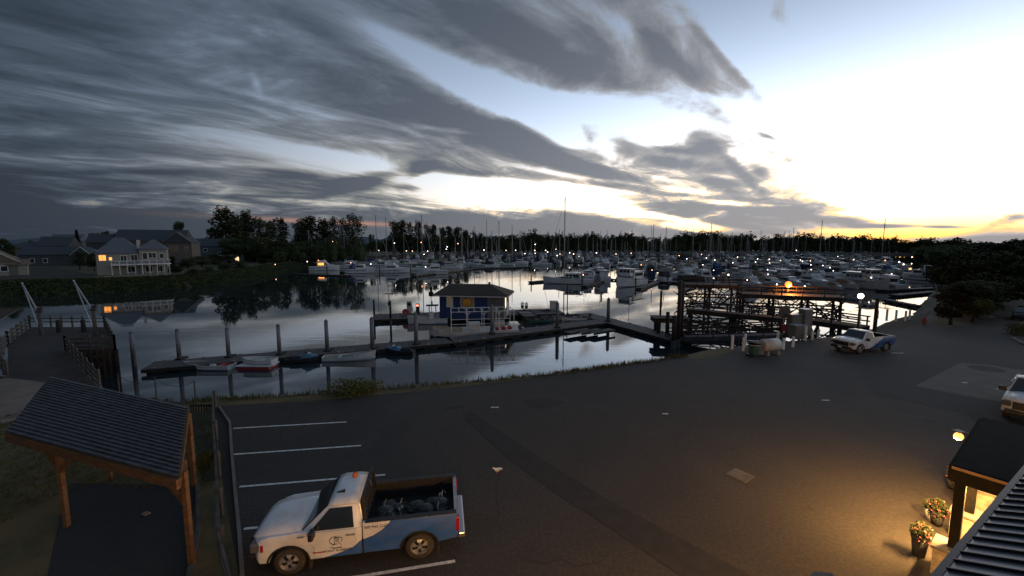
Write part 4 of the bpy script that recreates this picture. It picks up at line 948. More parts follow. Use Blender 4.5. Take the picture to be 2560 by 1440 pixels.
def runabout(L=6.5, B=2.3):
    r = bt('runabout', 'x', 'x')
    m_ = MB(); hull(m_, L, B, .8, .3, .88); m_.build('hull', 'white', r)
    c = MB(); c.loft([[(x, -w, .75), (x, w, .75), (x, w * .8, h), (x, -w * .8, h)] for x, w, h in ((-L * .42, B * .4, 1.0), (-L * .3, B * .42, 1.75), (L * .02, B * .40, 1.7), (L * .22, B * .22, 1.0))]); c.build('boat_cover', 'canvas_blue', r)
    c = MB(); c.loft([[(x, -w, .8), (x, w, .8), (x, w * .7, h), (x, -w * .7, h)] for x, w, h in ((L * .1, B * .34, 1.3), (L * .36, B * .15, .95))]); c.build('foredeck', 'white', r)
    outboard(r, -L / 2 - .15); return r

protoC = [cruiser(10.0, 3.3, True, False), cruiser(9.0, 3.0, False, True), cruiser(12.5, 4.0, True, True)]
protoS = [sailboat(10.0, 3.0, 16.0), sailboat(12.0, 3.5, 20.0), sailboat(9.0, 2.8, 14.0)]
protoT = [trawler(10.5, 3.6), trawler(12.0, 4.1, True, 'white', 7.5)]
protoR = [runabout()]
mats_of = {'canvas': ['blue_canvas', 'green_canvas', 'tan_canvas', 'black_canvas', 'maroon_canvas']}
MN = {'blue': M['canvas_blue'], 'green': M['canvas_green'], 'tan': M['canvas_tan'], 'black': M['canvas_black'], 'maroon': M['canvas_red']}
HN = {'white': M['white'], 'navy': M['navy'], 'green': M['hull_green'], 'cream': M['offwhite'], 'red': M['hull_red']}
# far rows: a whole boat as one mesh, because its parts are a pixel or two there
def flat_boat(kind, src):
    v = MB(); mats = []
    for ch in src.children:
        if ch.name.split('.')[0] in ('rigging', 'bow_rail', 'rub_strip', 'rub_rail', 'handlebar'): continue
        mt_ = ch.data.materials[0]
        if mt_ not in mats: mats.append(mt_)
        v.add([tuple(p.co) for p in ch.data.vertices], [tuple(p.vertices) for p in ch.data.polygons], mats.index(mt_))
    o = v.build(kind, mats); o.location = (0, 0, WATER); return o
farP = {'c': [flat_boat('cabin_cruiser', p) for p in protoC], 's': [flat_boat('sailboat', p) for p in protoS], 't': [flat_boat('trawler', p) for p in protoT], 'r': [flat_boat('runabout', p) for p in protoR]}
nearP = {'c': protoC, 's': protoS, 't': protoT, 'r': protoR}
KN = {'c': 'cabin cruiser', 's': 'sailboat', 't': 'trawler', 'r': 'runabout'}
br = random.Random(11)
used = set()
def put_boat(kind, vi, pos, ang, sc, near, hcol, ccol, label, group, lh=1.0):
    src = (nearP if near else farP)[kind][vi]
    mm = {'white_gelcoat': HN['white'], 'blue_canvas': MN[ccol]}
    first = src.name not in used
    c = copy_tree(src, label, pos, ang, (sc, sc, sc * lh), group)
    c['category'] = 'boat'
    def dress(o):
        for sl in getattr(o, 'material_slots', []):
            if sl.material and sl.material.name == 'blue_canvas' and ccol != 'blue': sl.link = 'OBJECT'; sl.material = MN[ccol]
            if sl.material and sl.material.name == 'white_gelcoat' and hcol != 'white' and (not near or o.name.startswith('hull')): sl.link = 'OBJECT'; sl.material = HN[hcol]
        for ch in o.children: dress(ch)
    dress(c)
    return c
ROWS = [  # name of the row, waterline px y, px x ranges, spacing in metres, near?, sailboat share, main heading
    ('farthest row along the breakwater', 637.5, [(1010, 2060)], 11.0, False, .55, 90),
    ('second row from the breakwater', 642, [(930, 2140)], 10.5, False, .55, -90),
    ('third row from the breakwater', 647, [(990, 2190)], 9.0, False, .48, 90),
    ('middle row of the marina', 653, [(1110, 2230)], 8.0, False, .45, -90),
    ('fourth row from the open basin', 660, [(1100, 1320), (1400, 2260)], 7.0, False, .34, 90),
    ('third row from the open basin', 669, [(1560, 2290)], 6.2, True, .26, -90),
    ('second row from the open basin', 681, [(1660, 2310)], 6.4, True, .12, 90),
    ('row right behind the timber wharf', 699, [(1715, 2325)], 5.8, True, .10, -90),
    ('short row by the wharf lamp', 722, [(1880, 2235)], 5.2, True, .0, -90),
]
COLS = ['blue', 'green', 'tan', 'black', 'maroon']; HC = ['white', 'white', 'white', 'white', 'navy', 'cream', 'cream', 'green', 'cream']
nboats = 0
for rn, wy, rngs, spc, near, ssh, head in ROWS:
    Y = at(1280, wy, WATER).y; lst = []
    for a0, a1 in rngs:
        x0, x1 = at(a0, wy, WATER).x, at(a1, wy, WATER).x; x = x0
        while x < x1:
            if br.random() > .08: lst.append((x + br.uniform(-.6, .6), Y + br.uniform(-.02, .02) * Y))
            x += spc * br.uniform(.85, 1.2)
    lst.sort(key=lambda p: p[0] / p[1])
    for i, (x, y) in enumerate(lst):
        k = 's' if br.random() < ssh else br.choice('ccctr' if near else 'cctr')
        vi = br.randrange(len(nearP[k])); cc_, hc = br.choice(COLS), br.choice(HC)
        what = {'c': f'with {cc_} canopy', 's': f'with {cc_} sail cover', 't': 'with a pilothouse', 'r': f'under a {cc_} cover'}[k]
        label = f'{hc}-hulled {KN[k]} {what}, {nth(i)} from left in {rn}'
        put_boat(k, vi, (x, y, WATER), R((head if br.random() < .8 else -head) + br.gauss(0, 3)), br.uniform(.84, 1.22), near, hc, cc_, label, 'boats in ' + rn, br.uniform(.9, 1.25) if k == 's' else 1.22)
        nboats += 1
    # the float the row lies along
    x0, x1 = lst[0][0] - 5, lst[-1][0] + 5
    dock('marina_walkway', (x0, Y + 8.5), (x1, Y + 8.5), 2.2, 'long marina walkway behind the boats of the ' + rn, 'marina walkways')
# the left cluster, each read off the photograph: kind, variant, px x, px y of waterline, heading, scale, hull, canvas, label
LEFT = [('c', 0, 812, 676, 12, 1.15, 'white', 'black', 'white cabin cruiser with glowing orange cabin at the left end of the basin'), ('c', 1, 735, 668, 20, .8, 'cream', 'tan', 'small cream cruiser closest to the scrubby shore lamp'),
    ('c', 2, 880, 670, 8, .95, 'white', 'blue', 'large white flybridge cruiser behind the lit one'), ('c', 1, 905, 683, 10, 1.1, 'white', 'blue', 'low white express cruiser right of the lit one'), ('c', 2, 985, 682, 6, .98, 'white', 'black', 'long white cruiser with dark side windows by two piles'),
    ('t', 0, 950, 672, 170, .9, 'white', 'blue', 'white pilothouse boat behind the long cruiser'), ('c', 0, 1082, 686, 196, 1.05, 'white', 'green', 'pale cruiser seen from its stern at the long finger dock'), ('s', 1, 1050, 676, 14, 1.15, 'white', 'green', 'tall-masted sailboat behind the pale cruiser stern'),
    ('s', 1, 937, 662, 10, 1.3, 'white', 'blue', 'sailboat with the tall mast left of the leaning mast'), ('s', 1, 962, 658, 12, 1.32, 'white', 'tan', 'sailboat with the tallest mast of the left cluster'), ('s', 0, 770, 662, 15, 1.15, 'white', 'green', 'lone sailboat moored before the dark poplars'),
    ('s', 0, 858, 660, 10, 1.2, 'white', 'blue', 'sailboat between the poplar groups with blue cover'), ('s', 2, 890, 662, 12, 1.3, 'cream', 'maroon', 'cream sailboat with a maroon cover beneath the poplars'), ('c', 0, 840, 656, 8, .95, 'white', 'tan', 'white cruiser under the paired shore lamps'),
    ('c', 0, 1190, 668, 168, 1.0, 'white', 'black', 'grey-covered cruiser in the middle of the basin edge'), ('r', 0, 1228, 668, 10, 1.3, 'white', 'black', 'runabout under black cover at basin edge'), ('s', 0, 1150, 662, 12, 1.15, 'white', 'green', 'sailboat with green cover at the basin edge'),
    ('s', 1, 1253, 664, 168, 1.15, 'white', 'green', 'sailboat with green cover and the tallest mast at the basin edge'), ('c', 1, 1300, 662, 10, 1.0, 'white', 'black', 'blue-grey cruiser beside the lone white cruiser'), ('c', 2, 1355, 664, 186, .82, 'white', 'black', 'lone white cruiser at the end of the basin edge'),
    ('s', 1, 1040, 656, 10, 1.2, 'white', 'blue', 'sailboat before the right poplar group'), ('s', 0, 1105, 658, 170, 1.25, 'white', 'tan', 'sailboat with tan cover before the right poplar group'), ('s', 1, 1182, 655, 12, 1.1, 'navy', 'black', 'dark blue sailboat with black sail cover'), ('s', 0, 1226, 655, 9, 1.2, 'white', 'black', 'white sailboat with a black sail cover mid basin'), ('s', 0, 1298, 653, 8, 1.25, 'cream', 'blue', 'cream sailboat left of the lone white cruiser'),
    ('c', 1, 1020, 665, 10, .95, 'cream', 'green', 'cream cruiser with green canopy beside the tall masts'), ('t', 1, 1130, 672, 8, .8, 'white', 'blue', 'grey pilothouse boat beside the long finger dock'), ('s', 0, 1007, 655, 10, 1.15, 'white', 'maroon', 'sailboat with a maroon cover beside the tall masts'), ('s', 2, 1070, 652, 10, 1.3, 'green', 'tan', 'green sailboat with tan cover behind the pale cruiser')]
for k, vi, px, py, an, sc, hc, cc_, lb in LEFT:
    p = at(px, py, WATER); o = put_boat(k, vi, (p.x, p.y, WATER), R(an), sc * 1.06, True, hc, cc_, lb, 'boats of the left cluster', 1.0 if k == 's' else 1.28); nboats += 1
# the lit saloon windows of the first cruiser
lit = [o_ for o_ in COL.objects if o_.get('label', '').startswith('white cabin cruiser with glowing orange')][0]
m_ = MB(); m_.box((-.9, -1.40, 1.85), (1.9, .16, .52)); lw = m_.build('lit_window', pm('saloon_glow', (1, .5, .2), None, emit=(1, .33, .05), estr=2.6), lit); lw['label'] = 'glowing orange saloon window'
# the big ones of the middle basin
MID = [('t', 0, 1462, 704, 12, .72, 'white', 'blue', 'double-ended white boat with a pilothouse moored against the ketch', 1), ('t', 0, 1500, 702, 96, .86, 'white', 'blue', 'small green-trimmed trawler at the pier head, bow to the camera', 1), ('c', 2, 1512, 668, -88, 1.05, 'white', 'navy', 'tall white yacht with rounded top seen from its stern', 1), ('c', 1, 1478, 690, 190, .9, 'cream', 'blue', 'blue and white cruiser behind the ketch', 1),
    ('r', 0, 1655, 700, 90, 1.2, 'white', 'black', 'small covered boat by the walkway left of the wharf', 1), ('c', 0, 1712, 697, 188, 1.0, 'white', 'black', 'bright white cruiser above the left end of the timber wharf', 1), ('t', 0, 1668, 684, -88, .8, 'white', 'blue', 'grey trawler stern right of the tugboat', 1), ('c', 1, 1620, 684, 85, 1, 'navy', 'black', 'navy cruiser behind the tugboat', 1), ('c', 0, 1550, 676, 80, .9, 'cream', 'green', 'cream cruiser with green canopy left of the tugboat', 1),
    ('c', 2, 2035, 716, -92, .86, 'white', 'black', 'large white cruiser stern right of the orange lamp', 1), ('c', 0, 2090, 716, -92, .95, 'white', 'tan', 'flybridge cruiser stern beside the large cruiser', 1), ('c', 2, 2125, 712, -91, .78, 'white', 'blue', 'cruiser stern behind the white lamp on the pole', 1), ('t', 1, 1950, 706, -90, .82, 'cream', 'blue', 'tall trawler stern lit orange by the wharf lamp', 1), ('c', 1, 2222, 722, 182, .7, 'white', 'green', 'small cruiser with a pale windshield at the right end of the walkway', 1), ('r', 0, 2180, 716, -88, 1.1, 'white', 'blue', 'small boat under blue cover right of the white lamp', 1), ('c', 0, 2165, 706, -90, .85, 'navy', 'blue', 'navy cruiser with a blue canopy near the white lamp', 1)]
for k, vi, px, py, an, sc, hc, cc_, lb, _ in MID:
    p = at(px, py, WATER); put_boat(k, vi, (p.x, p.y, WATER), R(an), sc * 1.22, True, hc, 'blue' if cc_ == 'navy' else cc_, lb, 'boats round the pier heads', 1.15); nboats += 1
# ketch with its tall mast, moored across the view, bow to the left
kt = sailboat(14.5, 4.1, 25.0, 'canvas_green'); kt.name = 'ketch'
kt['label'] = 'big white ketch with the very tallest mast, bow to the left'; kt['group'] = 'boats round the pier heads'
p = at(1420, 709, WATER); kt.location = (p.x, p.y, WATER); kt.rotation_euler.z = R(166)
for ch in kt.children:
    if ch.name.split('.')[0] in ('hull', 'cabin', 'window', 'dodger'): ch.scale.z = 1.55
ph_ = MB(); ph_.box((-1.4, 0, 2.3), (4.6, 2.5, 1.5), top=.94); ph_.build('deckhouse', 'white', kt, bevel=.04)
ph_ = MB(); [win(ph_, -3.3, .6, sy * 1.23, 2.2, 2.75, 4, t=.08) for sy in (-1, 1)]; ph_.build('deckhouse_window', 'glass', kt)
ph_ = MB(); ph_.box((-1.4, 0, 3.1), (5.4, 2.8, .09)); ph_.build('deckhouse_roof', 'white', kt)
tg = trawler(12.5, 4.6, True, 'white', 7.8); tg.name = 'tugboat'; tg['label'] = 'stout white tugboat with a tall pilothouse, bow toward the open basin'; tg['group'] = 'boats round the pier heads'
p = at(1578, 716, WATER); tg.location = (p.x, p.y + 2, WATER); tg.rotation_euler.z = R(228); tg.scale = (1.12, 1.2, 1.38)
for o_ in (protoC + protoS + protoT + protoR + sum(farP.values(), [])):   # the patterns themselves are not part of the harbour
    for ch in list(o_.children): bpy.data.objects.remove(ch)
    bpy.data.objects.remove(o_)
dock('marina_finger', xy(1036, 689, DZ), xy(1180, 672, DZ), 1.6, 'long finger dock pointing right before the basin boats', 'marina walkways')
dock('marina_finger', xy(1325, 704, DZ), xy(1395, 698, DZ), 1.8, 'short finger dock at the bow of the ketch', 'marina walkways')
dock('marina_finger', xy(1460, 714, DZ), xy(1525, 696, DZ), 1.6, 'finger dock between ketch and tugboat', 'marina walkways')
dock('marina_finger', xy(1596, 720, DZ), xy(1650, 701, DZ), 1.6, 'finger dock right of the tugboat', 'marina walkways')
dock('marina_walkway', xy(1500, 696, DZ), xy(1700, 705, DZ), 2.2, 'walkway joining the fingers left of the timber wharf', 'marina walkways')
dock('marina_walkway', xy(2200, 724, DZ), xy(2360, 718, DZ), 2.0, 'walkway reaching the right shore above the bright water', 'marina walkways')
dock('marina_finger', xy(2235, 737, DZ), xy(2335, 728, DZ), 1.8, 'finger dock crossing the bright water at the right shore', 'marina walkways')
dock('marina_finger', xy(2215, 748, DZ), xy(2300, 764, DZ), 1.2, 'narrow finger dock beside the right spit', 'marina walkways')
dock('marina_finger', xy(740, 684, DZ), xy(880, 688, DZ), 1.4, 'dark finger dock before the lit cabin cruiser', 'marina walkways')
dock('marina_walkway', xy(1160, 672, DZ), xy(1330, 666, DZ), 1.8, 'walkway before the basin edge boats', 'marina walkways')

# ---------------------------------------------------------------- lamps of the marina (each its own post and lantern)
LP = """688 661 p;770 607 o;832 604 w;841 606 o;768 654 w;796 651 o;877 657 p;927 660 w;947 626 p;986 608 w;1016 627 p;1031 628 p;1053 606 o;1069 628 w;1060 636 w;1064 667 w;1116 623 w;1118 617 b;1145 609 p;1210 625 w;1265 626 p;1289 626 w;1312 634 w;1338 611 b;1337 626 w;1338 633 w;1364 626 w;1369 630 w;1390 623 w;1393 639 w;1400 635 p;1424 632 w;1434 635 w;1448 641 w;1491 632 w;1540 635 p;1578 633 p;1458 687 p;1603 662 o;1630 675 p;1670 663 p;1681 640 p;1698 639 o;1617 651 w;1717 647 b;1754 636 p;1757 662 w;1766 645 w;1773 638 p;1784 676 w;1784 696 w;1787 650 w;1821 687 W;1832 657 w;1844 643 w;1868 667 w;1889 655 w;1894 647 w;1919 674 b;1920 686 b;1923 661 w;1923 648 w;1924 657 w;1942 711 w;1951 651 p;1954 653 w;1991 626 w;2001 650 w;2006 653 w;2012 716 w;2026 652 p;2027 662 w;2028 674 w;2073 660 p;2075 669 w;2083 677 w;2094 641 w;2107 661 p;2134 649 w;2147 672 p;2178 694 w;2184 682 o;2213 651 o;2229 685 w;2248 655 W;2259 661 W;2279 659 w;2372 664 b;2388 680 w;1940 742 w;1937 670 o;1985 640 w;2110 660 o;2057 664 w;1868 700 p"""
lm = {'p': 'lamp_pink', 'w': 'lamp_white', 'o': 'lamp_warm', 'b': 'lamp_blue', 'W': 'lamp_white'}
lcol = {'p': 'pinkish', 'w': 'white', 'o': 'orange', 'b': 'bluish', 'W': 'bright white'}
pts = []
for t_ in LP.split(';'):
    a_, b_, c_ = t_.split(); pts.append((float(a_), float(b_), c_))
pts.sort()
for i, (px, py, c_) in enumerate(pts):
    if py > 634: p = at(px, py, WATER + 3.1); base = WATER + .5
    else: p = atY(px, py, 300 if py > 618 else 235); base = -.3
    root = empty('dock_lamp', (p.x, p.y, base), 0, f'{lcol[c_]} dock lamp on a thin post, {nth(i)} from the left across the marina' if base < -1 or True else '', 'lamp', 'lamps of the marina')
    rr_ = max(.13, .00095 * p.y) * (1.5 if c_ == 'W' else 1)
    m_ = MB(); m_.tube((0, 0, 0), (0, 0, p.z - base - rr_ * .7), .045, n=5); m_.build('post', 'alu', root)
    m_ = MB(); m_.ball((0, 0, p.z - base), rr_, 6); m_.build('lantern', lm[c_], root)
# warm glow inside one cruiser
pl = bpy.data.lights.new('cabin_light', 'POINT'); pl.energy = 14; pl.color = (1, .45, .12); pl.shadow_soft_size = .3
lo = bpy.data.objects.new('cabin_light', pl); COL.objects.link(lo); q = at(797, 664, WATER + 1.6); lo.location = (q.x, q.y - 1.2, q.z + .4)

# ================================================================ HOUSES
M['house_cream'] = pm('cream_siding', (0.25, 0.235, 0.205), (0.20, 0.19, 0.165), 2, .8, stretch=(.3, .3, 6))
M['house_tan'] = pm('tan_siding', (0.115, 0.095, 0.08), (0.085, 0.075, 0.065), 2, .8, stretch=(.3, .3, 6))
M['house_teal'] = pm('teal_siding', (0.07, 0.10, 0.115), (0.055, 0.08, 0.095), 2, .8, stretch=(.3, .3, 6))
M['house_dark'] = pm('dark_siding', (0.06, 0.065, 0.07), (0.045, 0.05, 0.055), 2, .8, stretch=(.3, .3, 6))
M['roof_grey'] = pm('grey_shingles', (0.105, 0.12, 0.145), (0.075, 0.088, 0.105), 3, .85, bump=.3)
M['roof_dark'] = pm('dark_shingles', (0.045, 0.055, 0.066), (0.032, 0.040, 0.050), 3, .85, bump=.3)
M['roof_tan'] = pm('tan_shingles', (0.14, 0.11, 0.08), (0.10, 0.08, 0.06), 3, .85)
def roof_mesh(w, d, z, h, kind, o=.5):
    m_ = MB(); a, b = w / 2 + o, d / 2 + o
    if kind == 'hip':
        r = max(.3, a - b)
        m_.add([(-a, -b, z), (a, -b, z), (a, b, z), (-a, b, z), (-r, 0, z + h), (r, 0, z + h)], [(0, 1, 5, 4), (1, 2, 5), (2, 3, 4, 5), (3, 0, 4), (0, 3, 2, 1)])
    elif kind == 'gx':     # ridge along x
        m_.add([(-a, -b, z), (a, -b, z), (a, b, z), (-a, b, z), (-a, 0, z + h), (a, 0, z + h)], [(0, 1, 5, 4), (1, 2, 5), (2, 3, 4, 5), (3, 0, 4), (0, 3, 2, 1)])
    else:                  # ridge along y, gable to the front
        m_.add([(-a, -b, z), (a, -b, z), (a, b, z), (-a, b, z), (0, -b, z + h), (0, b, z + h)], [(0, 1, 4), (1, 2, 5, 4), (2, 3, 5), (3, 0, 4, 5), (0, 3, 2, 1)])
    return m_
def house(name, loc, rz, label, blocks, wall, roof, wins=(), chim=None, deck=None, trim='white_paint'):
    """blocks: (cx, cy, w, d, h_wall, h_roof, kind); wins: (x, z, w, h, material, face y)"""
    r = empty(name, loc, rz, label, 'house', 'houses on the left shore')
    for (cx, cy, w, d, h, hr_, kd) in blocks:
        m_ = MB(); m_.box((cx, cy, h / 2), (w, d, h)); m_.build('wall', wall, r)
        m_ = roof_mesh(w, d, h, hr_, kd); m_.v = [(x + cx, y + cy, z) for x, y, z in m_.v]; rf = m_.build('roof', roof, r)
        if kd == 'gy':
            m_ = MB(); a, y0 = w / 2 + .55, cy - d / 2 - .56
            m_.beam((cx - a, y0, h - .05), (cx, y0, h + hr_ + .02), .1, .3, up=(0, 1, 0)); m_.beam((cx + a, y0, h - .05), (cx, y0, h + hr_ + .02), .1, .3, up=(0, 1, 0)); m_.build('bargeboard', trim, rf)
    for (x, z, w, h, mt_, fy_) in wins:
        m_ = MB(); m_.box((x, fy_ - .03, z), (w + .28, .08, h + .28)); f_ = m_.build('window', trim, r)
        m_ = MB(); m_.box((x, fy_ - .08, z), (w, .03, h)); m_.build('pane', mt_, f_)
        if w > 1.3: m_ = MB(); m_.box((x, fy_ - .11, z), (.08, .03, h)); m_.build('mullion', trim, f_)
    if chim: m_ = MB(); m_.box(chim[:3], chim[3:]); m_.build('chimney', 'offwhite', r)
    return r
def hloc(px, base_y, Y): 
    p = atY(px, 650, Y); return (p.x, p.y, 0.0)
M['lit_orange'] = pm('lit_orange_window', (.8, .4, .1), None, emit=(1.0, 0.33, 0.05), estr=1.7)
# main cream house on stilts
h1 = house('house', (*hloc(325, 0, 124)[:2], 0), R(38), 'cream two-storey house with hipped grey roofs and a railed white deck on posts',
    [(-3.5, 1.5, 11.5, 9, 6.3, 4.6, 'hip'), (5.8, .5, 7.5, 8.5, 7.4, 3.0, 'hip')], 'house_cream', 'roof_grey',
    [(-7.6, 5.0, 1.7, 1.5, 'lit_orange', -3.02), (-5.6, 4.7, .7, .8, 'lit_orange', -3.02), (-2.2, 4.7, 1.5, 1.7, 'glass', -3.02), (.6, 4.7, 1.6, 2.2, 'glass', -3.02), (3.6, 5.4, 1.2, 1.9, 'glass', -3.77), (5.6, 5.6, 2.0, 1.5, 'glass', -3.77), (8.2, 5.4, 1.2, 1.4, 'glass', -3.77), (-.5, 1.5, 2.2, 1.6, 'glass', -3.02), (4.4, 1.5, 1.8, 1.7, 'glass', -3.77), (7.4, 1.5, 1.5, 1.7, 'glass', -3.77)], chim=(1.7, 0, 8.4, .9, .9, 3.6))
h1.rotation_euler.z = R(36); h1.location = (*hloc(334, 0, 124)[:2], 0); h1.scale = (.83, .85, 1.0)
m_ = MB(); m_.box((-1.5, -4.7, 2.95), (7.5, 3.4, .28)); m_.box((6.2, -5.5, 3.05), (9.0, 3.6, .28)); m_.build('deck', 'white_paint', h1)
m_ = MB()
for x in (-5, -3, -1, 1, 3, 5, 7, 9, 10.4): m_.beam((x, -6.3 if x < 2 else -7.2, 0), (x, -6.3 if x < 2 else -7.2, 4.15), .17)
for x0, x1, y, z in ((-5.2, 2.2, -6.35, 4.1), (2.0, 10.7, -7.25, 4.2)): m_.beam((x0, y, z), (x1, y, z), .08, .12); m_.beam((x0, y, z - .75), (x1, y, z - .75), .05, .06)
m_.beam((10.6, -7.2, 4.2), (10.6, -3.8, 4.2), .08, .12)
m_.build('deck_rail', 'white_paint', h1)
m_ = MB(); m_.box((-1.5, -6.36, 3.65), (7.2, .03, .75)); m_.box((6.2, -7.26, 3.75), (8.6, .03, .75)); m_.build('deck_glass', pm('rail_glass', (.18, .20, .21), None, rough=.15), h1)
w_ = [(-7.5, 5.8, 1.6, 1.9, 'glass', -5.02), (-3, 5.8, 1.4, 1.9, 'glass', -5.02), (4.0, 7.0, 1.0, 2.4, 'glass', -6.02), (5.8, 7.0, 1.0, 2.4, 'glass', -6.02), (9.2, 7.0, 1.0, 2.2, 'glass', -6.02), (4.2, 2.4, 2.0, 2.6, 'glass', -6.02), (8.5, 2.4, 1.6, 2.6, 'glass', -6.02)]
house('house', (*hloc(415, 0, 168)[:2], 0), R(20), 'large dark three-gable house with a long grey roof behind the cream one', [(-3, 0, 22, 10, 10.2, 4.6, 'gx'), (6.5, -1.5, 9, 9, 9.6, 4.2, 'gy')], 'house_tan', 'roof_dark', w_, trim='house_cream')
house('house', (*hloc(545, 0, 205)[:2], 0), R(14), 'teal house with one brightly lit window by the tall poplars', [(-4, 0, 14, 10, 8.0, 3.8, 'gx'), (6, -2, 9, 9, 6.0, 3.2, 'hip'), (11, -4, 5, 6, 3.2, 2.4, 'gy')], 'house_teal', 'roof_dark',
    [(-7, 6.2, 1.3, 1.4, 'glass', -5.02), (-3, 6.2, 1.3, 1.4, 'glass', -5.02), (4, 4.4, 2.2, 1.5, 'glass', -6.52), (11, 1.9, 1.5, 1.9, 'window_white', -7.02)], trim='white_paint')
house('house', (*hloc(205, 0, 178)[:2], 0), R(22), 'low dark house with twin white-trimmed gables left of the cream house', [(-9, 1, 18, 9, 4.6, 3.4, 'gx'), (2.5, -2, 6, 7, 4.4, 3.4, 'gy'), (7.5, -3, 5.5, 6, 3.8, 2.8, 'gy')], 'house_dark', 'roof_dark',
    [(-14, 2.2, 1.2, 1.6, 'glass', -3.52), (-10, 2.2, 1.2, 1.6, 'glass', -3.52), (2.5, 2.4, 2.0, 2.0, 'glass', -5.52), (7.5, 2.2, 1.6, 1.7, 'glass', -6.02)])
house('house', (*hloc(110, 0, 200)[:2], 0), R(24), 'wide grey house with a flat-topped hipped roof at the far left', [(-4, 0, 14, 10, 7.4, 2.8, 'hip'), (6, 0, 11, 10, 8.2, 4.6, 'gx')], 'house_tan', 'roof_dark',
    [(-8, 2.4, 1.6, 1.7, 'glass', -5.02), (-3, 2.4, 1.6, 1.7, 'glass', -5.02), (4, 5.6, 1.3, 1.5, 'glass', -5.02), (8, 5.6, 1.3, 1.5, 'glass', -5.02)])
house('house', (*hloc(275, 0, 250)[:2], 0), R(18), 'steep-gabled dark house showing only its roofs between the trees', [(0, 0, 16, 10, 10.0, 5.4, 'gx'), (7, -3, 6, 7, 8.5, 4.4, 'gy')], 'house_dark', 'roof_dark', [(7, 7, 1.5, 2.0, 'glass', -6.52)])
house('house', (*hloc(-12, 0, 118)[:2], 0), R(44), 'tan-roofed cottage cut by the left edge of the view', [(0, 0, 9, 9, 3.9, 3.6, 'gy'), (4.5, -3, 3.5, 3, 3.0, 1.6, 'gx')], 'house_cream', 'roof_tan', [(-1.8, 2.0, 1.3, 1.5, 'lit_orange', -4.52), (2.0, 2.0, 1.2, 1.4, 'glass', -4.52)])
house('house', (*hloc(180, 0, 300)[:2], 0), R(12), 'distant pale-gabled house roof beyond the conifers', [(0, 0, 18, 10, 11.5, 5.0, 'gx')], 'house_dark', 'roof_grey', [])
# terrace and walls by the water in front of the cream house
sheet('house_terrace', [tuple(at(x, y, 0)[:2]) for x, y in ((262, 690), (420, 682), (432, 690), (300, 702), (250, 701))], 0.02, 'path')
sheet('sandy_lane', [tuple(at(x, y, 0)[:2]) for x, y in ((40, 672), (140, 668), (240, 690), (130, 702), (30, 700), (-100, 705))], 0.02, 'soil')

# ================================================================ TREES
def tree_proto(kind, seed):
    rg = random.Random(seed); T = MB(); Cn = MB()
    if kind == 'poplar':
        T.tube((0, 0, 0), (0, 0, 1.0 * 14), .32, .08, 7)
        for i in range(7): z = 3 + i * 1.6; a = rg.uniform(0, 6.28); T.tube((0, 0, z), (math.cos(a) * 1.3, math.sin(a) * 1.3, z + 3), .10, .03, 5)
        for i in range(15):
            z = 3.2 + i * 1.0; w = 3.4 * math.sin(math.pi * min(1, (z - 1.5) / 18)) ** .5
            a = rg.uniform(0, 6.28); r_ = rg.uniform(.3, 1.0) * w * .6
            Cn.leaves(rg, (math.cos(a) * r_, math.sin(a) * r_, z + rg.uniform(-.4, .4)), (w * .60, w * .60, 2.0), 150, .34, shell=.2)
        for i in range(3): Cn.leaves(rg, (rg.uniform(-1.3, 1.3), rg.uniform(-.8, .8), 17.6 + rg.uniform(-.8, 1.1)), (.7, .7, 1.5), 60, .26)
    elif kind == 'round':
        T.tube((0, 0, 0), (0, 0, 7), .4, .14, 7)
        for i in range(6): a = i * 1.05 + rg.uniform(0, .5); T.tube((0, 0, 2.6 + i * .5), (math.cos(a) * 2.6, math.sin(a) * 2.6, 6 + rg.uniform(0, 2)), .15, .04, 5)
        for i in range(20):
            a = rg.uniform(0, 6.28); z = rg.uniform(3.6, 10.8); w = 3.6 * math.sqrt(max(.12, 1 - ((z - 7) / 4.6) ** 2)); r_ = rg.uniform(.2, .85) * w
            k = rg.uniform(1.1, 2.0); Cn.leaves(rg, (math.cos(a) * r_, math.sin(a) * r_, z), (k, k, k * .8), 170, .27, shell=.25)
    elif kind == 'conifer':
        T.tube((0, 0, 0), (0, 0, 14), .26, .03, 7)
        for i in range(26):
            z = 1.6 + i * .48; w = 2.5 * (1 - (z - 1.2) / 14.2) + .15
            for j in range(6): a = j * 1.047 + i * .7; Cn.leaves(rg, (math.cos(a) * w * .55, math.sin(a) * w * .55, z - w * .12), (w * .5, w * .5, .28), 13, .26, shell=.1)
    else:   # shrub
        T.tube((0, 0, 0), (0, 0, .8), .08, .04, 5)
        for i in range(14): Cn.leaves(rg, (rg.uniform(-.85, .85), rg.uniform(-.8, .8), rg.uniform(.25, 1.25)), (.65, .65, .5), 150, .075, shell=.3)
    return T.mesh('trunk', 'bark'), Cn.mesh('crown', 'leaf_dark')
TP = {k: [tree_proto(k, s) for s in range(n_)] for k, n_ in (('poplar', 3), ('round', 3), ('conifer', 2), ('shrub', 2))}
TH = {'poplar': 19.0, 'round': 11.6, 'conifer': 14.3, 'shrub': 1.9}; TW = {'poplar': 5.2, 'round': 8.2, 'conifer': 5.0, 'shrub': 2.6}
tr_ = random.Random(5)
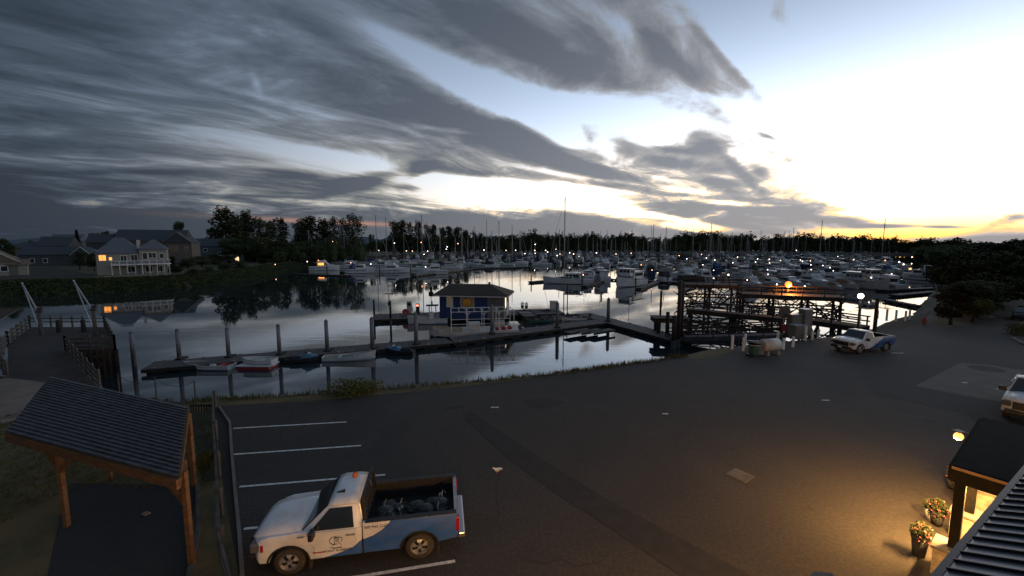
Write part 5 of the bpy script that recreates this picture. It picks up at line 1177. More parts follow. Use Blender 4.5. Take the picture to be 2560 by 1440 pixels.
def tree(kind, loc, h, w, label, mat='leaf_dark', group='trees on the left shore', name=None, cat='tree'):
    r = empty(name or {'poplar': 'poplar_tree', 'round': 'broadleaf_tree', 'conifer': 'conifer_tree', 'shrub': 'shrub'}[kind], loc, tr_.uniform(0, 6.28), label, cat, group)
    r.scale = (w / TW[kind], w / TW[kind], h / TH[kind]); tm, cm = tr_.choice(TP[kind])
    for nm, me in (('trunk', tm), ('crown', cm)):
        o = bpy.data.objects.new(nm, me); COL.objects.link(o); o.parent = r
        if nm == 'crown': 
            for sl in o.material_slots: sl.link = 'OBJECT'; sl.material = M[mat]
    return r
def ptree(kind, px, ptop, wpx, Y, label, mat='leaf_dark', z=0.0, **kw):
    t_ = atY(px, ptop, Y); return tree(kind, (t_.x, Y, z), t_.z - z, (1.4 if kind == 'poplar' else 1.1) * wpx * (t_.x ** 2 + Y * Y) ** .5 / 1024 * (Y / (t_.x ** 2 + Y * Y) ** .5), label, mat, **kw)
for k, px, pt, w, Y, mt_, lb in [('poplar', 560, 520, 44, 215, 'leaf_dark', 'tallest broad poplar, first of the wood beside the teal house'), ('poplar', 588, 540, 34, 225, 'leaf_pale', 'pale poplar right behind the tallest one'), ('poplar', 612, 530, 30, 228, 'leaf_dark', 'dark poplar with a split top, third from the teal house'),
    ('poplar', 648, 546, 28, 232, 'leaf_pale', 'thin pale poplar with sky showing through'), ('poplar', 670, 552, 26, 238, 'leaf_pale', 'second thin pale poplar beside its twin'), ('poplar', 700, 545, 26, 240, 'leaf_dark', 'narrow dark poplar standing clear before the gap'), ('round', 532, 562, 40, 212, 'leaf_dark', 'low round tree touching the teal house roof'),
    ('poplar', 742, 556, 26, 246, 'leaf_dark', 'short poplar at the left side of the big clump'), ('poplar', 768, 541, 40, 244, 'leaf_dark', 'broad poplar clump behind the lone sailboat mast'), ('poplar', 808, 548, 26, 250, 'leaf_dark', 'poplar left of the paired shore lamps'), ('poplar', 832, 545, 30, 250, 'leaf_dark', 'poplar standing over the paired shore lamps'),
    ('poplar', 858, 546, 24, 256, 'leaf_dark', 'slim poplar second from the right in its clump'), ('poplar', 880, 534, 34, 254, 'leaf_dark', 'tall ragged poplar ending the left wood'), ('round', 580, 590, 60, 200, 'leaf_dark', 'spreading tree under the tallest poplar'), ('round', 640, 592, 70, 205, 'leaf_dark', 'low broad tree between shore and pale poplars'),
    ('round', 700, 598, 60, 215, 'leaf_dark', 'low tree before the narrow dark poplar'), ('round', 760, 598, 50, 228, 'leaf_dark', 'low tree at the foot of the broad poplar clump'), ('round', 928, 580, 16, 300, 'leaf_dark', 'small round tree alone beyond the left masts'),
    ('round', 445, 545, 26, 262, 'leaf_dark', 'round tree top rising behind the long grey roof'), ('conifer', 190, 572, 20, 262, 'conifer', 'pointed conifer left of the steep-gabled roofs'), ('round', 238, 576, 34, 275, 'leaf_dark', 'dark tree between conifer and steep-gabled house'), ('round', 262, 578, 22, 280, 'leaf_dark', 'dark tree just left of the steep-gabled house'),
    ('round', 292, 577, 24, 236, 'leaf_dark', 'dark tree in front of the steep-gabled house'), ('round', 14, 597, 36, 135, 'leaf_dark', 'round black tree beside the tan-roofed cottage'), ('conifer', 332, 580, 7, 240, 'conifer', 'tiny conifer tip above the cream house roof'), ('round', 75, 600, 18, 215, 'leaf_dark', 'small tree against the wide grey house'), ('round', 160, 592, 14, 240, 'leaf_dark', 'small dark tree right of the wide grey house'), ('conifer', 136, 590, 10, 228, 'conifer', 'small conifer on the ridge of the wide house'),
    ('round', 195, 628, 36, 140, 'leaf_dark', 'dark hedge-like tree left of the cream house'), ('round', 232, 632, 30, 136, 'leaf_dark', 'black tree touching the cream house wall'), ('round', 428, 640, 22, 135, 'leaf_dark', 'rounded bush-like tree right of the white deck'),
    ('poplar', 982, 552, 22, 345, 'leaf_dark', 'first poplar of the right-hand clump, beyond the tall masts'), ('poplar', 1003, 550, 20, 350, 'leaf_dark', 'highest poplar of the right-hand clump'), ('poplar', 1022, 556, 18, 350, 'leaf_dark', 'poplar third from left in the right-hand clump'), ('poplar', 1046, 554, 18, 352, 'leaf_dark', 'poplar fourth from left in the right-hand clump'),
    ('poplar', 1066, 560, 18, 356, 'leaf_dark', 'poplar fifth from left in the right-hand clump'), ('poplar', 1086, 562, 16, 360, 'leaf_dark', 'poplar sixth from left in the right-hand clump'), ('poplar', 1104, 568, 16, 366, 'leaf_dark', 'poplar seventh from left in the right-hand clump'), ('poplar', 1124, 566, 17, 370, 'leaf_dark', 'poplar eighth from left in the right-hand clump'),
    ('poplar', 1146, 567, 20, 372, 'leaf_dark', 'broader poplar near the right end of the clump'), ('poplar', 1164, 576, 18, 380, 'leaf_dark', 'last poplar before the level wood'), ('round', 1010, 585, 60, 340, 'leaf_dark', 'low spreading tree under the right-hand poplar clump'), ('round', 1090, 588, 60, 350, 'leaf_dark', 'low spreading tree behind the leaning mast')]:
    ptree(k, px, pt, w, Y, lb, mt_)
# shrubs along the left bank, one by one
for i, (px, py, h, w) in enumerate([(470, 672, 4.5, 7), (505, 668, 5.5, 8), (540, 664, 5.5, 9), (575, 660, 5.0, 9), (610, 656, 5.5, 9), (645, 650, 5.0, 9), (600, 672, 3.5, 7), (440, 682, 3, 5), (560, 676, 3.2, 6), (520, 684, 3.0, 6), (660, 660, 3.4, 7), (480, 690, 2.6, 5), (700, 652, 4, 8)]):
    p = at(px, py, 0); ww = ['beside the white deck', 'below the dark gabled house', 'below the teal house', 'right of the teal house', 'under the tallest poplar', 'before the pale poplars', 'low on the bank under the poplars', 'at the terrace corner', 'low on the bank below the teal house', 'lowest on the bank by the terrace', 'near the shore lamp', 'hanging over the water by the terrace', 'right above the shore lamp'][i]
    tree('round', (p.x, p.y, -.6), h, w, 'dense dark waterside bush ' + ww, 'leaf_dark' if i % 3 else 'leaf_pale', 'bushes on the left bank', 'shrub', 'shrub')

us = MB(); ur = random.Random(8)
for i in range(150):
    px = ur.uniform(505, 905); Y = ur.uniform(205, 262); q = atY(px, ur.uniform(592, 622), Y); h = max(3, q.z); w = ur.uniform(4, 7)
    us.ball((q.x, Y, h * .35), h * .36, 6, 0, (w / h, w / h, 1.0))
    for _ in range(5): us.leaves(ur, (q.x + ur.uniform(-w * .5, w * .5), Y + ur.uniform(-w * .4, w * .4), ur.uniform(.3, .95) * h), (w * .4, w * .4, h * .16), 26, .42, shell=.3)
tag(us.build('undergrowth', 'leaf_dark'), 'dense dark undergrowth beneath the poplars on the left shore', 'undergrowth', kind='stuff')
# the distant wood: nobody could count it
fr = random.Random(21)
TOP = [(860, 612), (1000, 600), (1150, 588), (1200, 584), (1250, 586), (1300, 585), (1338, 579), (1350, 585), (1380, 587), (1440, 585), (1478, 580), (1500, 589), (1560, 588), (1590, 582), (1600, 590), (1628, 599), (1650, 592), (1690, 587), (1718, 578), (1735, 586), (1756, 577), (1778, 580), (1796, 580), (1806, 592), (1830, 584), (1870, 580), (1895, 586), (1910, 592), (1980, 588), (2040, 584), (2100, 588), (2150, 592), (2230, 597), (2330, 600), (2420, 601), (2480, 606), (2530, 602), (2600, 596), (2900, 590)]
def topy(px):
    for (a, ya), (b, yb) in zip(TOP[:-1], TOP[1:]):
        if a <= px <= b: return ya + (yb - ya) * (px - a) / (b - a)
    return 600
wm = MB(); px = 900
while px < 2900:
    Y = 545 if px < 1900 else 545 - (px - 1900) * .22
    for dep in range(2):
        Yd = Y + dep * 30; t_ = atY(px + fr.uniform(-4, 4), topy(px) + 2.4 * math.sin(px * .031) + 2.6 * math.sin(px * .083 + 1) + 1.6 * math.sin(px * .21) + fr.choice((-3.5, -1, 0, 1, 2, 3.5)), Yd); h = max(6, t_.z); w = fr.uniform(4.5, 12.0)
        wm.ball((t_.x, Yd + 4, h * .42), h * .44, 6, 0, (w / h * 1.2, w / h * 1.2, 1.0))
        for _ in range(5):
            zz = fr.uniform(.45, .96) * h; sp_ = w * .75 * (1.15 - zz / h)
            wm.leaves(fr, (t_.x + fr.uniform(-sp_, sp_), Yd + fr.uniform(-3, 2), zz), (w * .42, w * .42, h * .10), 16, 1.0, shell=.3)
        if fr.random() < .10: wm.leaves(fr, (t_.x, Yd, h + 1), (1.2, 1.2, 2.6), 14, .8)
    px += fr.uniform(4.5, 10)
tag(wm.build('woodland', 'leaf_dark'), 'long dark wood along the far shore behind the marina', 'wood', kind='stuff')
# land and trees closing the right side
wm = MB()
for i in range(330):
    px = fr.uniform(2290, 3300); Y = fr.uniform(95, 320) if px > 2420 else fr.uniform(190, 360)
    t_ = atY(px, 0, Y); base = 612 + 8.75 * 1024 / Y; tp = max(603 + (8 if px < 2450 else 2), 612 - 1024 * fr.uniform(0, 6) / Y)
    q = atY(px, tp + fr.uniform(0, 14), Y); h = max(3, q.z); w = fr.uniform(5, 9)
    wm.ball((q.x, Y, h * .38), h * .40, 6, 0, (w / h * 1.1, w / h * 1.1, 1.0))
    for _ in range(7): wm.leaves(fr, (q.x + fr.uniform(-w * .5, w * .5), Y + fr.uniform(-w * .5, w * .3), fr.uniform(.3, .95) * h), (w * .34, w * .34, h * .14), 26, .55, shell=.3)
tag(wm.build('woodland', 'leaf_dark'), 'dark wood rising behind the right shore and road', 'wood', kind='stuff')
for i, (k, px, py, h, w, mt_, lb) in enumerate([('round', 2376, 812, 3.7, 3.9, 'leaf_red', 'small twin-stemmed russet tree on the grass island'), ('round', 2432, 806, 3.0, 4.0, 'leaf_bush', 'green bushy tree on the grass island by the road'), ('round', 2412, 770, 6.8, 8.5, 'leaf_dark', 'large dark tree left of the road'), ('round', 2458, 768, 6.6, 8, 'leaf_dark', 'large dark tree closest to the road on its left'),
    ('round', 2440, 735, 8.6, 11, 'leaf_dark', 'tall dark tree farther up the left roadside'), ('round', 2405, 722, 7.6, 10, 'leaf_red', 'russet-tinged tree at the shore end'), ('round', 2480, 726, 9.0, 11, 'leaf_dark', 'tall dark tree up the road on its left'), ('round', 2555, 742, 6, 7, 'leaf_red', 'russet shrub-like tree on the right roadside'), ('round', 2590, 735, 8.5, 11, 'leaf_dark', 'big dark tree right of the road'), ('round', 2560, 712, 10, 12, 'leaf_dark', 'tall dark tree right of the road farther up'),
    ('round', 2398, 792, 4.4, 6.5, 'leaf_dark', 'dark spreading tree behind the russet tree'), ('round', 2440, 796, 4.6, 6.5, 'leaf_dark', 'dark tree just behind the green bushy tree'), ('round', 2466, 784, 5.6, 7.5, 'leaf_dark', 'dark tree overhanging the road mouth'), ('round', 2484, 758, 7.4, 9, 'leaf_dark', 'dark tree halfway up the road on its left'), ('round', 2420, 748, 7.8, 10, 'leaf_dark', 'wide dark tree in the thick of the left roadside'),
    ('round', 2580, 776, 6.5, 8, 'leaf_dark', 'dark tree on the right of the road near its mouth'), ('round', 2548, 722, 7.5, 8, 'leaf_dark', 'dark tree behind the parked cars'), ('round', 2372, 742, 6.2, 8, 'leaf_dark', 'dark tree leaning over the shore walkway'), ('shrub', 2572, 838, 1.3, 3, 'leaf_bush', 'low green shrub on the right verge')]):
    p = at(px, py, 0); tree(k, (p.x, p.y, 0), h, w, lb, mt_, 'trees along the right road')
b_ = at(872, 988, 0)
tree('shrub', (b_.x, b_.y + .3, -.35), 1.45, 2.9, 'bushy yellow-green shrub on the bank below the rowing boat', 'leaf_bush', 'shrubs of the yard edge')
b_ = at(522, 1168, 0)
tree('shrub', (b_.x, b_.y, 0), .75, .9, 'small green bush beside the rail fence', 'leaf_bush', 'shrubs of the yard edge')
rk = empty('boulder', (*xy(806, 985), -.1), 0, 'grey boulder left of the yellow-green shrub', 'rock'); m_ = rock_mesh(77, .38); m_.build('stone', 'rock', rk)

# ================================================================ VEHICLES
def livery(name, pts, blue=(0.022, 0.092, 0.33), white=(0.66, 0.66, 0.66)):
    """paint job: blue wave below a curve z(x) in the vehicle's own space, white above"""
    mt = bpy.data.materials.new(name); mt.use_nodes = True
    n = N(mt.node_tree); b = mt.node_tree.nodes['Principled BSDF']
    tc = n.new('ShaderNodeTexCoord').outputs['Object']; s_ = n.new('ShaderNodeSeparateXYZ'); n.put(s_.inputs[0], tc)
    cr = n.new('ShaderNodeValToRGB'); cr.color_ramp.interpolation = 'LINEAR'
    el = cr.color_ramp.elements; pts = sorted(pts)
    el[0].position = (pts[0][0] + 3) / 6; el[0].color = (pts[0][1] / 2,) * 3 + (1,)
    el[1].position = (pts[-1][0] + 3) / 6; el[1].color = (pts[-1][1] / 2,) * 3 + (1,)
    for x, z in pts[1:-1]: e_ = el.new((x + 3) / 6); e_.color = (z / 2,) * 3 + (1,)
    n.put(cr.inputs[0], n.div(n.add(s_.outputs[0], 3.0), 6.0))
    zb = n.mul(cr.outputs[0], 2.0)
    f = n.ss(n.sub(zb, s_.outputs[2]), -.004, .004)
    grime = n.ss(n.noise(tc, 2.2, 4, .6), .35, .75)
    c = n.mix(f, white, blue); c = n.mix(n.mul(grime, .25), c, (0.16, 0.14, 0.12))
    n.put(b.inputs['Base Color'], c); b.inputs['Roughness'].default_value = 0.32; b.inputs['Coat Weight'].default_value = .5; b.inputs['Coat Roughness'].default_value = .08
    return mt
def wheel(parent, x, y, r=.40, w=.27, side=-1):
    wh = empty('wheel', (x, y, r)); wh.parent = parent
    m_ = MB(); prof = [(r * .62, -w / 2), (r * .93, -w / 2), (r, -w * .36), (r, w * .36), (r * .93, w / 2), (r * .62, w / 2)]
    n_ = 28; rings = [[(math.cos(2 * math.pi * i / n_) * a, b, math.sin(2 * math.pi * i / n_) * a) for i in range(n_)] for a, b in prof]
    m_.loft(rings, caps=False); m_.build('tyre', 'tyre', wh, smooth=40)
    m_ = MB(); yo = side * w * .40; s_ = side
    m_.loft([[(math.cos(2 * math.pi * i / n_) * a, b, math.sin(2 * math.pi * i / n_) * a) for i in range(n_)] for a, b in ((r * .63, yo + .02 * s_), (r * .60, yo + .025 * s_), (r * .55, yo - .05 * s_))], caps=False)
    for k in range(5):
        t = 2 * math.pi * k / 5 + .3; c, sn = math.cos(t), math.sin(t); c2, s2 = math.cos(t + .36), math.sin(t + .36); c3, s3 = math.cos(t - .36), math.sin(t - .36)
        m_.add([(c * .06, yo - .0 * s_, sn * .06), (c3 * .14, yo, s3 * .14), (c3 * r * .57, yo - .03 * s_, s3 * r * .57), (c2 * r * .57, yo - .03 * s_, s2 * r * .57), (c2 * .14, yo, s2 * .14)], [(0, 1, 2, 3, 4)])
    m_.tube((0, yo - .03 * s_, 0), (0, yo + .03 * s_, 0), .07, .055, 10); m_.build('rim', 'steel', wh)
    m_ = MB(); m_.tube((0, yo - .075 * s_, 0), (0, yo - .07 * s_, 0), r * .61, r * .61, 20); m_.build('hub_shadow_plate', 'black', wh)
    return wh
def add_text(txt, parent, loc, rot, size, mat, name='lettering'):
    cu = bpy.data.curves.new(name, 'FONT'); cu.body = txt; cu.size = size; cu.align_x = 'CENTER'; cu.extrude = .002
    tmp = bpy.data.objects.new('tmp', cu); COL.objects.link(tmp); dg_ = bpy.context.evaluated_depsgraph_get(); me = bpy.data.meshes.new_from_object(tmp.evaluated_get(dg_)); bpy.data.objects.remove(tmp)
    me.materials.clear(); me.materials.append(M[mat]); o = bpy.data.objects.new(name, me); COL.objects.link(o); o.parent = parent; o.location = loc; o.rotation_euler = rot
    return o
def pickup(name, loc, rz, label, paint, front='body', beacon=True, cargo=True, L=5.85, wb=3.38, grille='black', text=True):
    r = empty(name, loc, rz, label, 'pickup truck')
    W = 1.0; fx, rx = 1.74, 1.74 - wb; nose = fx + 1.0; tail = rx - 1.05; cabr = -.12
    def arch(cx, ra, z0, n=9): return [(cx + ra * math.cos(t), max(z0, .40 + ra * math.sin(t))) for t in [math.pi * k / n for k in range(n + 1)]]
    # front clip and cab lower body, arches cut out
    out = [(cabr, .42), (cabr, 1.25), (1.35, 1.27), (2.2, 1.22), (nose - .18, 1.16), (nose - .03, 1.08), (nose, .60), (nose - .06, .46)] + [p for p in arch(fx, .50, .46)] + [(fx - .50, .42)]
    m_ = MB()
    prof = out
    def body_slab(m_, prof, Wd, bulge=.035):
        """side outline pushed across the truck, with a slight tumblehome in the sides"""
        n = len(prof); rings = []
        for k in (-1, -.93, -.8, -.5, 0, .5, .8, .93, 1):
            rings.append([(x - .26 * abs(k) ** 4 * max(0, (x - 2.2) / .54), k * Wd * (1 if z < 1.0 else .975), z) for x, z in prof])
        m_.loft(rings, caps=True)
    body_slab(m_, prof, W); m_.build('body', paint, r, bevel=.035, smooth=30)
    # bonnet, crowned
    m_ = MB(); m_.loft([[(x, -w, z), (x, -w * .55, z + c), (x, 0, z + c * 1.25), (x, w * .55, z + c), (x, w, z), (x, w, z - .12), (x, -w, z - .12)] for x, w, z, c in ((1.30, .88, 1.275, .06), (1.8, .88, 1.255, .065), (2.3, .86, 1.215, .06), (nose - .18, .78, 1.165, .045), (nose - .05, .68, 1.11, .03))]); m_.build('bonnet', paint, r, smooth=30)
    # bed
    out = [(cabr - .03, .44), (cabr - .03, 1.34), (tail, 1.34), (tail - .02, .56), (rx - .52, .46)] ; ar = [p for p in arch(rx, .50, .46)][::-1]
    out = [(cabr - .03, .44), (cabr - .03, 1.38), (tail, 1.38), (tail, .60), (rx - .52, .52)] + ar + [(rx + .52, .44)]
    for sy, nm in ((-1, 'bed_side'), (1, 'bed_side')):
        m_ = MB(); m_.side(out, sy * W, sy * (W - .13)); m_.build(nm, paint, r, bevel=.03, smooth=30)
    m_ = MB(); m_.box(((cabr + tail) / 2, 0, .78), (cabr - tail - .05, 1.75, .06)); [m_.box(((cabr + tail) / 2, sy * .865, 1.08), (cabr - tail - .04, .012, .58)) for sy in (-1, 1)]; m_.box((tail + .075, 0, 1.06), (.012, 1.7, .56)); m_.box((cabr - .06, 0, 1.05), (.06, 1.75, .56)); m_.build('bed_floor', 'black', r)
    for sy in (-1, 1): m_ = MB(); m_.beam((cabr - .1, sy * (W - .065), 1.395), (tail + .02, sy * (W - .065), 1.395), .15, .03); m_.build('bed_rail', 'black', r)
    m_ = MB(); m_.box((tail + .03, 0, 1.0), (.07, 1.76, .66)); tg_ = m_.build('tailgate', paint, r, bevel=.02)
    m_ = MB(); m_.box((tail + .03, 0, 1.345), (.10, 1.78, .035)); m_.build('trim', 'steel', tg_)
    # cab
    Z0, Z1 = 1.24, 1.92
    m_ = MB()
    cabp = [(cabr, -W * .965, Z0), (.98, -W * .965, Z0), (.98, W * .965, Z0), (cabr, W * .965, Z0)]
    m_.add([(cabr, -.95, Z0), (1.42, -.95, Z0), (1.42, .95, Z0), (cabr, .95, Z0), (cabr + .12, -.76, Z1 - .03), (.72, -.76, Z1 - .03), (.72, .76, Z1 - .03), (cabr + .12, .76, Z1 - .03)], [(0, 1, 5, 4), (1, 2, 6, 5), (2, 3, 7, 6), (3, 0, 4, 7)]); m_.build('cab_frame', paint, r, smooth=30)
    m_ = MB(); m_.loft([[(x, -w, z), (x, -w * .6, z + .045), (x, w * .6, z + .045), (x, w, z), (x, w, z - .05), (x, -w, z - .05)] for x, w, z in ((cabr + .08, .76, Z1 - .03), (.25, .79, Z1), (.60, .785, Z1 - .005), (.76, .765, Z1 - .035))]); m_.build('cab_roof', paint, r, smooth=30)
    def lerp3(a, b, t): return tuple(a[i] + (b[i] - a[i]) * t for i in range(3))
    def pane(nm, A, B, C, D, m, off, parent=r, mat='glass'):
        """pane inset by m within the quad A B C D, pushed out along off"""
        c = [sum(q[i] for q in (A, B, C, D)) / 4 for i in range(3)]
        P = [tuple(lerp3(q, c, m)[i] + off[i] for i in range(3)) for q in (A, B, C, D)]
        mm = MB(); mm.add(P + [tuple(p[i] - off[i] * .8 for i in range(3)) for p in P], [(0, 1, 2, 3), (7, 6, 5, 4), (0, 4, 5, 1), (1, 5, 6, 2), (2, 6, 7, 3), (3, 7, 4, 0)]); return mm.build(nm, mat, parent)
    pane('windshield', (1.42, -.95, Z0), (1.42, .95, Z0), (.72, .76, Z1 - .03), (.72, -.76, Z1 - .03), .07, (.03, 0, .02))
    pane('rear_window', (cabr, .95, Z0), (cabr, -.95, Z0), (cabr + .12, -.76, Z1 - .03), (cabr + .12, .76, Z1 - .03), .22, (-.02, 0, 0))
    for sy in (-1, 1):
        dr = empty('door', (0, 0, 0)); dr.parent = r
        m_ = MB(); m_.side([(.0, .47), (.0, 1.24), (1.22, 1.24), (1.24, .98), (1.10, .80), (1.08, .47)], sy * (W + .012), sy * (W - .03)); m_.build('skin', paint, dr, bevel=.012)
        pane('side_window', (.06, sy * .951, Z0 + .02), (1.22, sy * .951, Z0 + .02), (.72, sy * .785, Z1 - .10), (.12, sy * .785, Z1 - .10), .04, (0, sy * .03, .006), dr)
        m_ = MB(); m_.box((.16, sy * (W + .035), 1.10), (.24, .03, .045)); m_.build('handle', 'chrome' if sy > 0 else 'lens_red', dr, bevel=.01)
        m_ = MB(); m_.box((1.10, sy * (W + .15), 1.30), (.13, .26, .24)); m_.beam((1.14, sy * .93, 1.26), (1.10, sy * (W + .1), 1.26), .07); m_.build('mirror', 'black', dr, bevel=.03)
        m_ = MB(); m_.box((.98, sy * (W + .02), .64), (.30, .012, .03)); m_.build('side_badge', 'lens_red', dr)
    # lights, grille, bumpers
    for sy in (-1, 1):
        m_ = MB(); m_.box((nose - .19, sy * .82, .93), (.26, .32, .28)); m_.build('headlight', 'lens_clear', r, bevel=.04)
        m_ = MB(); m_.box((tail - .01, sy * (W - .07), 1.02), (.10, .16, .44)); m_.build('taillight', 'lens_red', r, bevel=.02)
        m_ = MB(); m_.box((nose - .36, sy * (W - .005), .92), (.07, .03, .20)); m_.build('side_marker', 'lens_red', r, bevel=.01)
    m_ = MB(); m_.box((nose - .005, 0, .88), (.06, 1.25, .36)); [m_.box((nose + .035, 0, z), (.02, 1.2, .035), mi=1) for z in (.78, .88, .98)]; m_.build('grille', [grille, 'chrome' if grille != 'black' else 'black'], r)
    m_ = MB(); m_.box((nose - .02, 0, .54), (.20, 1.72, .24)); m_.build('front_bumper', 'chrome' if grille != 'black' else 'black', r, bevel=.05)
    m_ = MB(); m_.box((nose + .125, 0, .55), (.01, .32, .15)); m_.build('number_plate', 'white_paint', r)
    m_ = MB(); m_.box((tail - .12, 0, .56), (.20, 1.80, .18)); m_.build('rear_bumper', 'chrome', r, bevel=.04)
    m_ = MB(); m_.box((.05, 0, .45), (nose - tail - .9, 1.5, .28)); m_.box((fx, 0, .55), (.9, 1.5, .3)); m_.box((rx, 0, .55), (.9, 1.3, .3)); m_.build('chassis', 'black', r)
    for x in (fx, rx):
        for sy in (-1, 1):
            wheel(r, x, sy * (W - .15), side=sy)
            m_ = MB(); pa = arch(x, .50, .46, 12); pb = arch(x, .55, .40, 12)
            o_ = len(pa); m_.add([(p[0], sy * (W + .012), p[1]) for p in pa] + [(p[0], sy * (W + .012), p[1]) for p in pb] + [(p[0], sy * (W - .03), p[1]) for p in pa], [(i, i + 1, o_ + i + 1, o_ + i) for i in range(o_ - 1)] + [(i, i + 1, 2 * o_ + i + 1, 2 * o_ + i) for i in range(o_ - 1)]); m_.build('arch_trim', 'black', r)
            m_ = MB(); m_.box((x - .52, sy * (W - .12), .32), (.02, .26, .40)); m_.build('mud_flap', 'rubber', r)
    if beacon:
        m_ = MB(); m_.tube((.30, -.45, Z1 + .03), (.30, -.45, Z1 + .17), .08, .06, 12); m_.build('beacon', 'lens_orange', r)
        m_ = MB(); m_.loft([[(x, -w + .30, Z1 + .03), (x, w + .30, Z1 + .03), (x, w * .4 + .30, Z1 + .03 + h), (x, -w * .4 + .30, Z1 + .03 + h)] for x, w, h in ((.42, .05, .09), (.64, .03, .03))]); m_.build('roof_antenna', 'black', r)
        m_ = MB(); 
        for sy in (-1, 1): m_.beam((cabr - .1, sy * .86, 1.3), (cabr - .02, sy * .74, 2.02), .08)
        m_.beam((cabr - .02, -.78, 2.03), (cabr - .02, .78, 2.03), .08)
        for k in range(7): m_.beam((cabr - .1, -.66 + k * .22, 1.3), (cabr - .02, -.6 + k * .2, 2.0), .03)
        m_.build('headache_rack', 'black', r)
    if cargo:
        cg = random.Random(4); m_ = MB(); m2 = MB()
        for i in range(15):
            x, y = cg.uniform(tail + .35, cabr - .35), cg.uniform(-.1, .62); m_.ball((x, y, .92 + cg.uniform(0, .16)), cg.uniform(.14, .30), 6, 0, (1.2, .9, .6))
        for i in range(34):
            x, y, z = cg.uniform(tail + .3, cabr - .3), cg.uniform(-.2, .65), 1.05 + cg.uniform(0, .16); a = Vector((cg.gauss(0, 1), cg.gauss(0, 1), cg.gauss(0, .5))).normalized() * cg.uniform(.05, .22); b_ = a.orthogonal().normalized() * cg.uniform(.02, .1)
            m2.add([Vector((x, y, z)) - a, Vector((x, y, z)) + b_, Vector((x, y, z)) + a], [(0, 1, 2)])
        sp_ = m_.build('rubbish_bags', pm('bag_plastic', (0.008, 0.022, 0.025), (0.010, 0.011, 0.012), 3, .5), None); m2o = m2.build('scraps', pm('scrap_plastic', (.12, .13, .14), (.05, .06, .06), 9, .5), None)
        for o_ in (sp_, m2o): o_.location = loc; o_.rotation_euler.z = rz
        tag(sp_, 'dark rubbish bags heaped in the bed of the near pickup', 'rubbish', kind='stuff'); tag(m2o, 'loose scraps of plastic on the bags in the near pickup bed', 'rubbish', kind='stuff')
    return r
paint1 = livery('livery_near', [(-3.0, 1.6), (-.95, 1.6), (-.86, 1.32), (-.66, 1.12), (-.42, .97), (-.10, .86), (.12, .68), (.45, .56), (.82, .46), (1.0, .30), (3.0, .2)])
t1 = pickup('pickup_truck', (0, 0, 0), 0, 'x', paint1, cargo=False)
A1, B1 = at(729, 1430), at(1050, 1390)
ang1 = math.atan2(B1.y - A1.y, B1.x - A1.x) + math.pi
ctr = Vector((A1.x, A1.y, 0)) - Vector((math.cos(ang1), math.sin(ang1), 0)) * 1.74 + Vector((-math.sin(ang1), math.cos(ang1), 0)) * -.86
for ch in list(t1.children_recursive): bpy.data.objects.remove(ch)
bpy.data.objects.remove(t1)
t1 = pickup('pickup_truck', (ctr.x, ctr.y, 0), ang1, 'white pickup with a blue wave and orange beacon, parked in the near bay', paint1, cargo=True)
t1.scale.z = .92
# door crest and writing on the driver's side (y+)
rotL = (R(90), 0, R(180))
add_text('POINT ROBERTS', t1, (.50, 1.018, .61), rotL, .095, 'black')
add_text('360 945 2255', t1, (-.50, 1.006, 1.20), rotL, .115, 'black')
add_text('SIERRA', t1, (1.42, 1.004, 1.13), rotL, .06, 'black')
m_ = MB(); cy = 1.018
def stroke(m_, pts, w=.014):
    for a, b in zip(pts[:-1], pts[1:]): m_.beam((a[0], cy, a[1]), (b[0], cy, b[1]), w, .004, up=(0, 1, 0))
ox, oz = .55, .93
arcp = lambda cx, cz, rx_, rz_, a0, a1, n=14: [(ox - (cx + rx_ * math.cos(R(a0 + (a1 - a0) * k / n))), oz + cz + rz_ * math.sin(R(a0 + (a1 - a0) * k / n))) for k in range(n + 1)]
stroke(m_, arcp(-.02, .02, .13, .12, 60, 300), .016); stroke(m_, arcp(.02, .05, .07, .06, -90, 150), .014); stroke(m_, [(ox + .0, oz + .13), (ox + .03, oz - .08), (ox + .07, oz - .13)], .018)
stroke(m_, arcp(.10, .04, .07, .08, -80, 200), .014); stroke(m_, [(ox - .05, oz - .02), (ox - .15, oz - .13)], .014); stroke(m_, arcp(.0, -.17, .16, .03, 200, 340), .012); stroke(m_, arcp(.04, -.20, .14, .02, 200, 340), .010)
m_.build('door_crest', 'black', t1)
paint2 = livery('livery_far', [(-3.0, 1.6), (-1.3, 1.5), (-1.0, 1.2), (-.5, .95), (.0, .7), (.5, .5), (.8, .3), (3.0, .2)], blue=(0.015, 0.085, 0.26))
c2 = (at(2135, 886) + at(2201, 876)) / 2
t2 = pickup('pickup_truck', (c2.x - .35, c2.y + .75, 0), R(197), 'white pickup with a blue rear and black grille by the bollards', paint2, beacon=False, cargo=False)
t2.scale = (.9, .9, .9); t2.location.x += .5
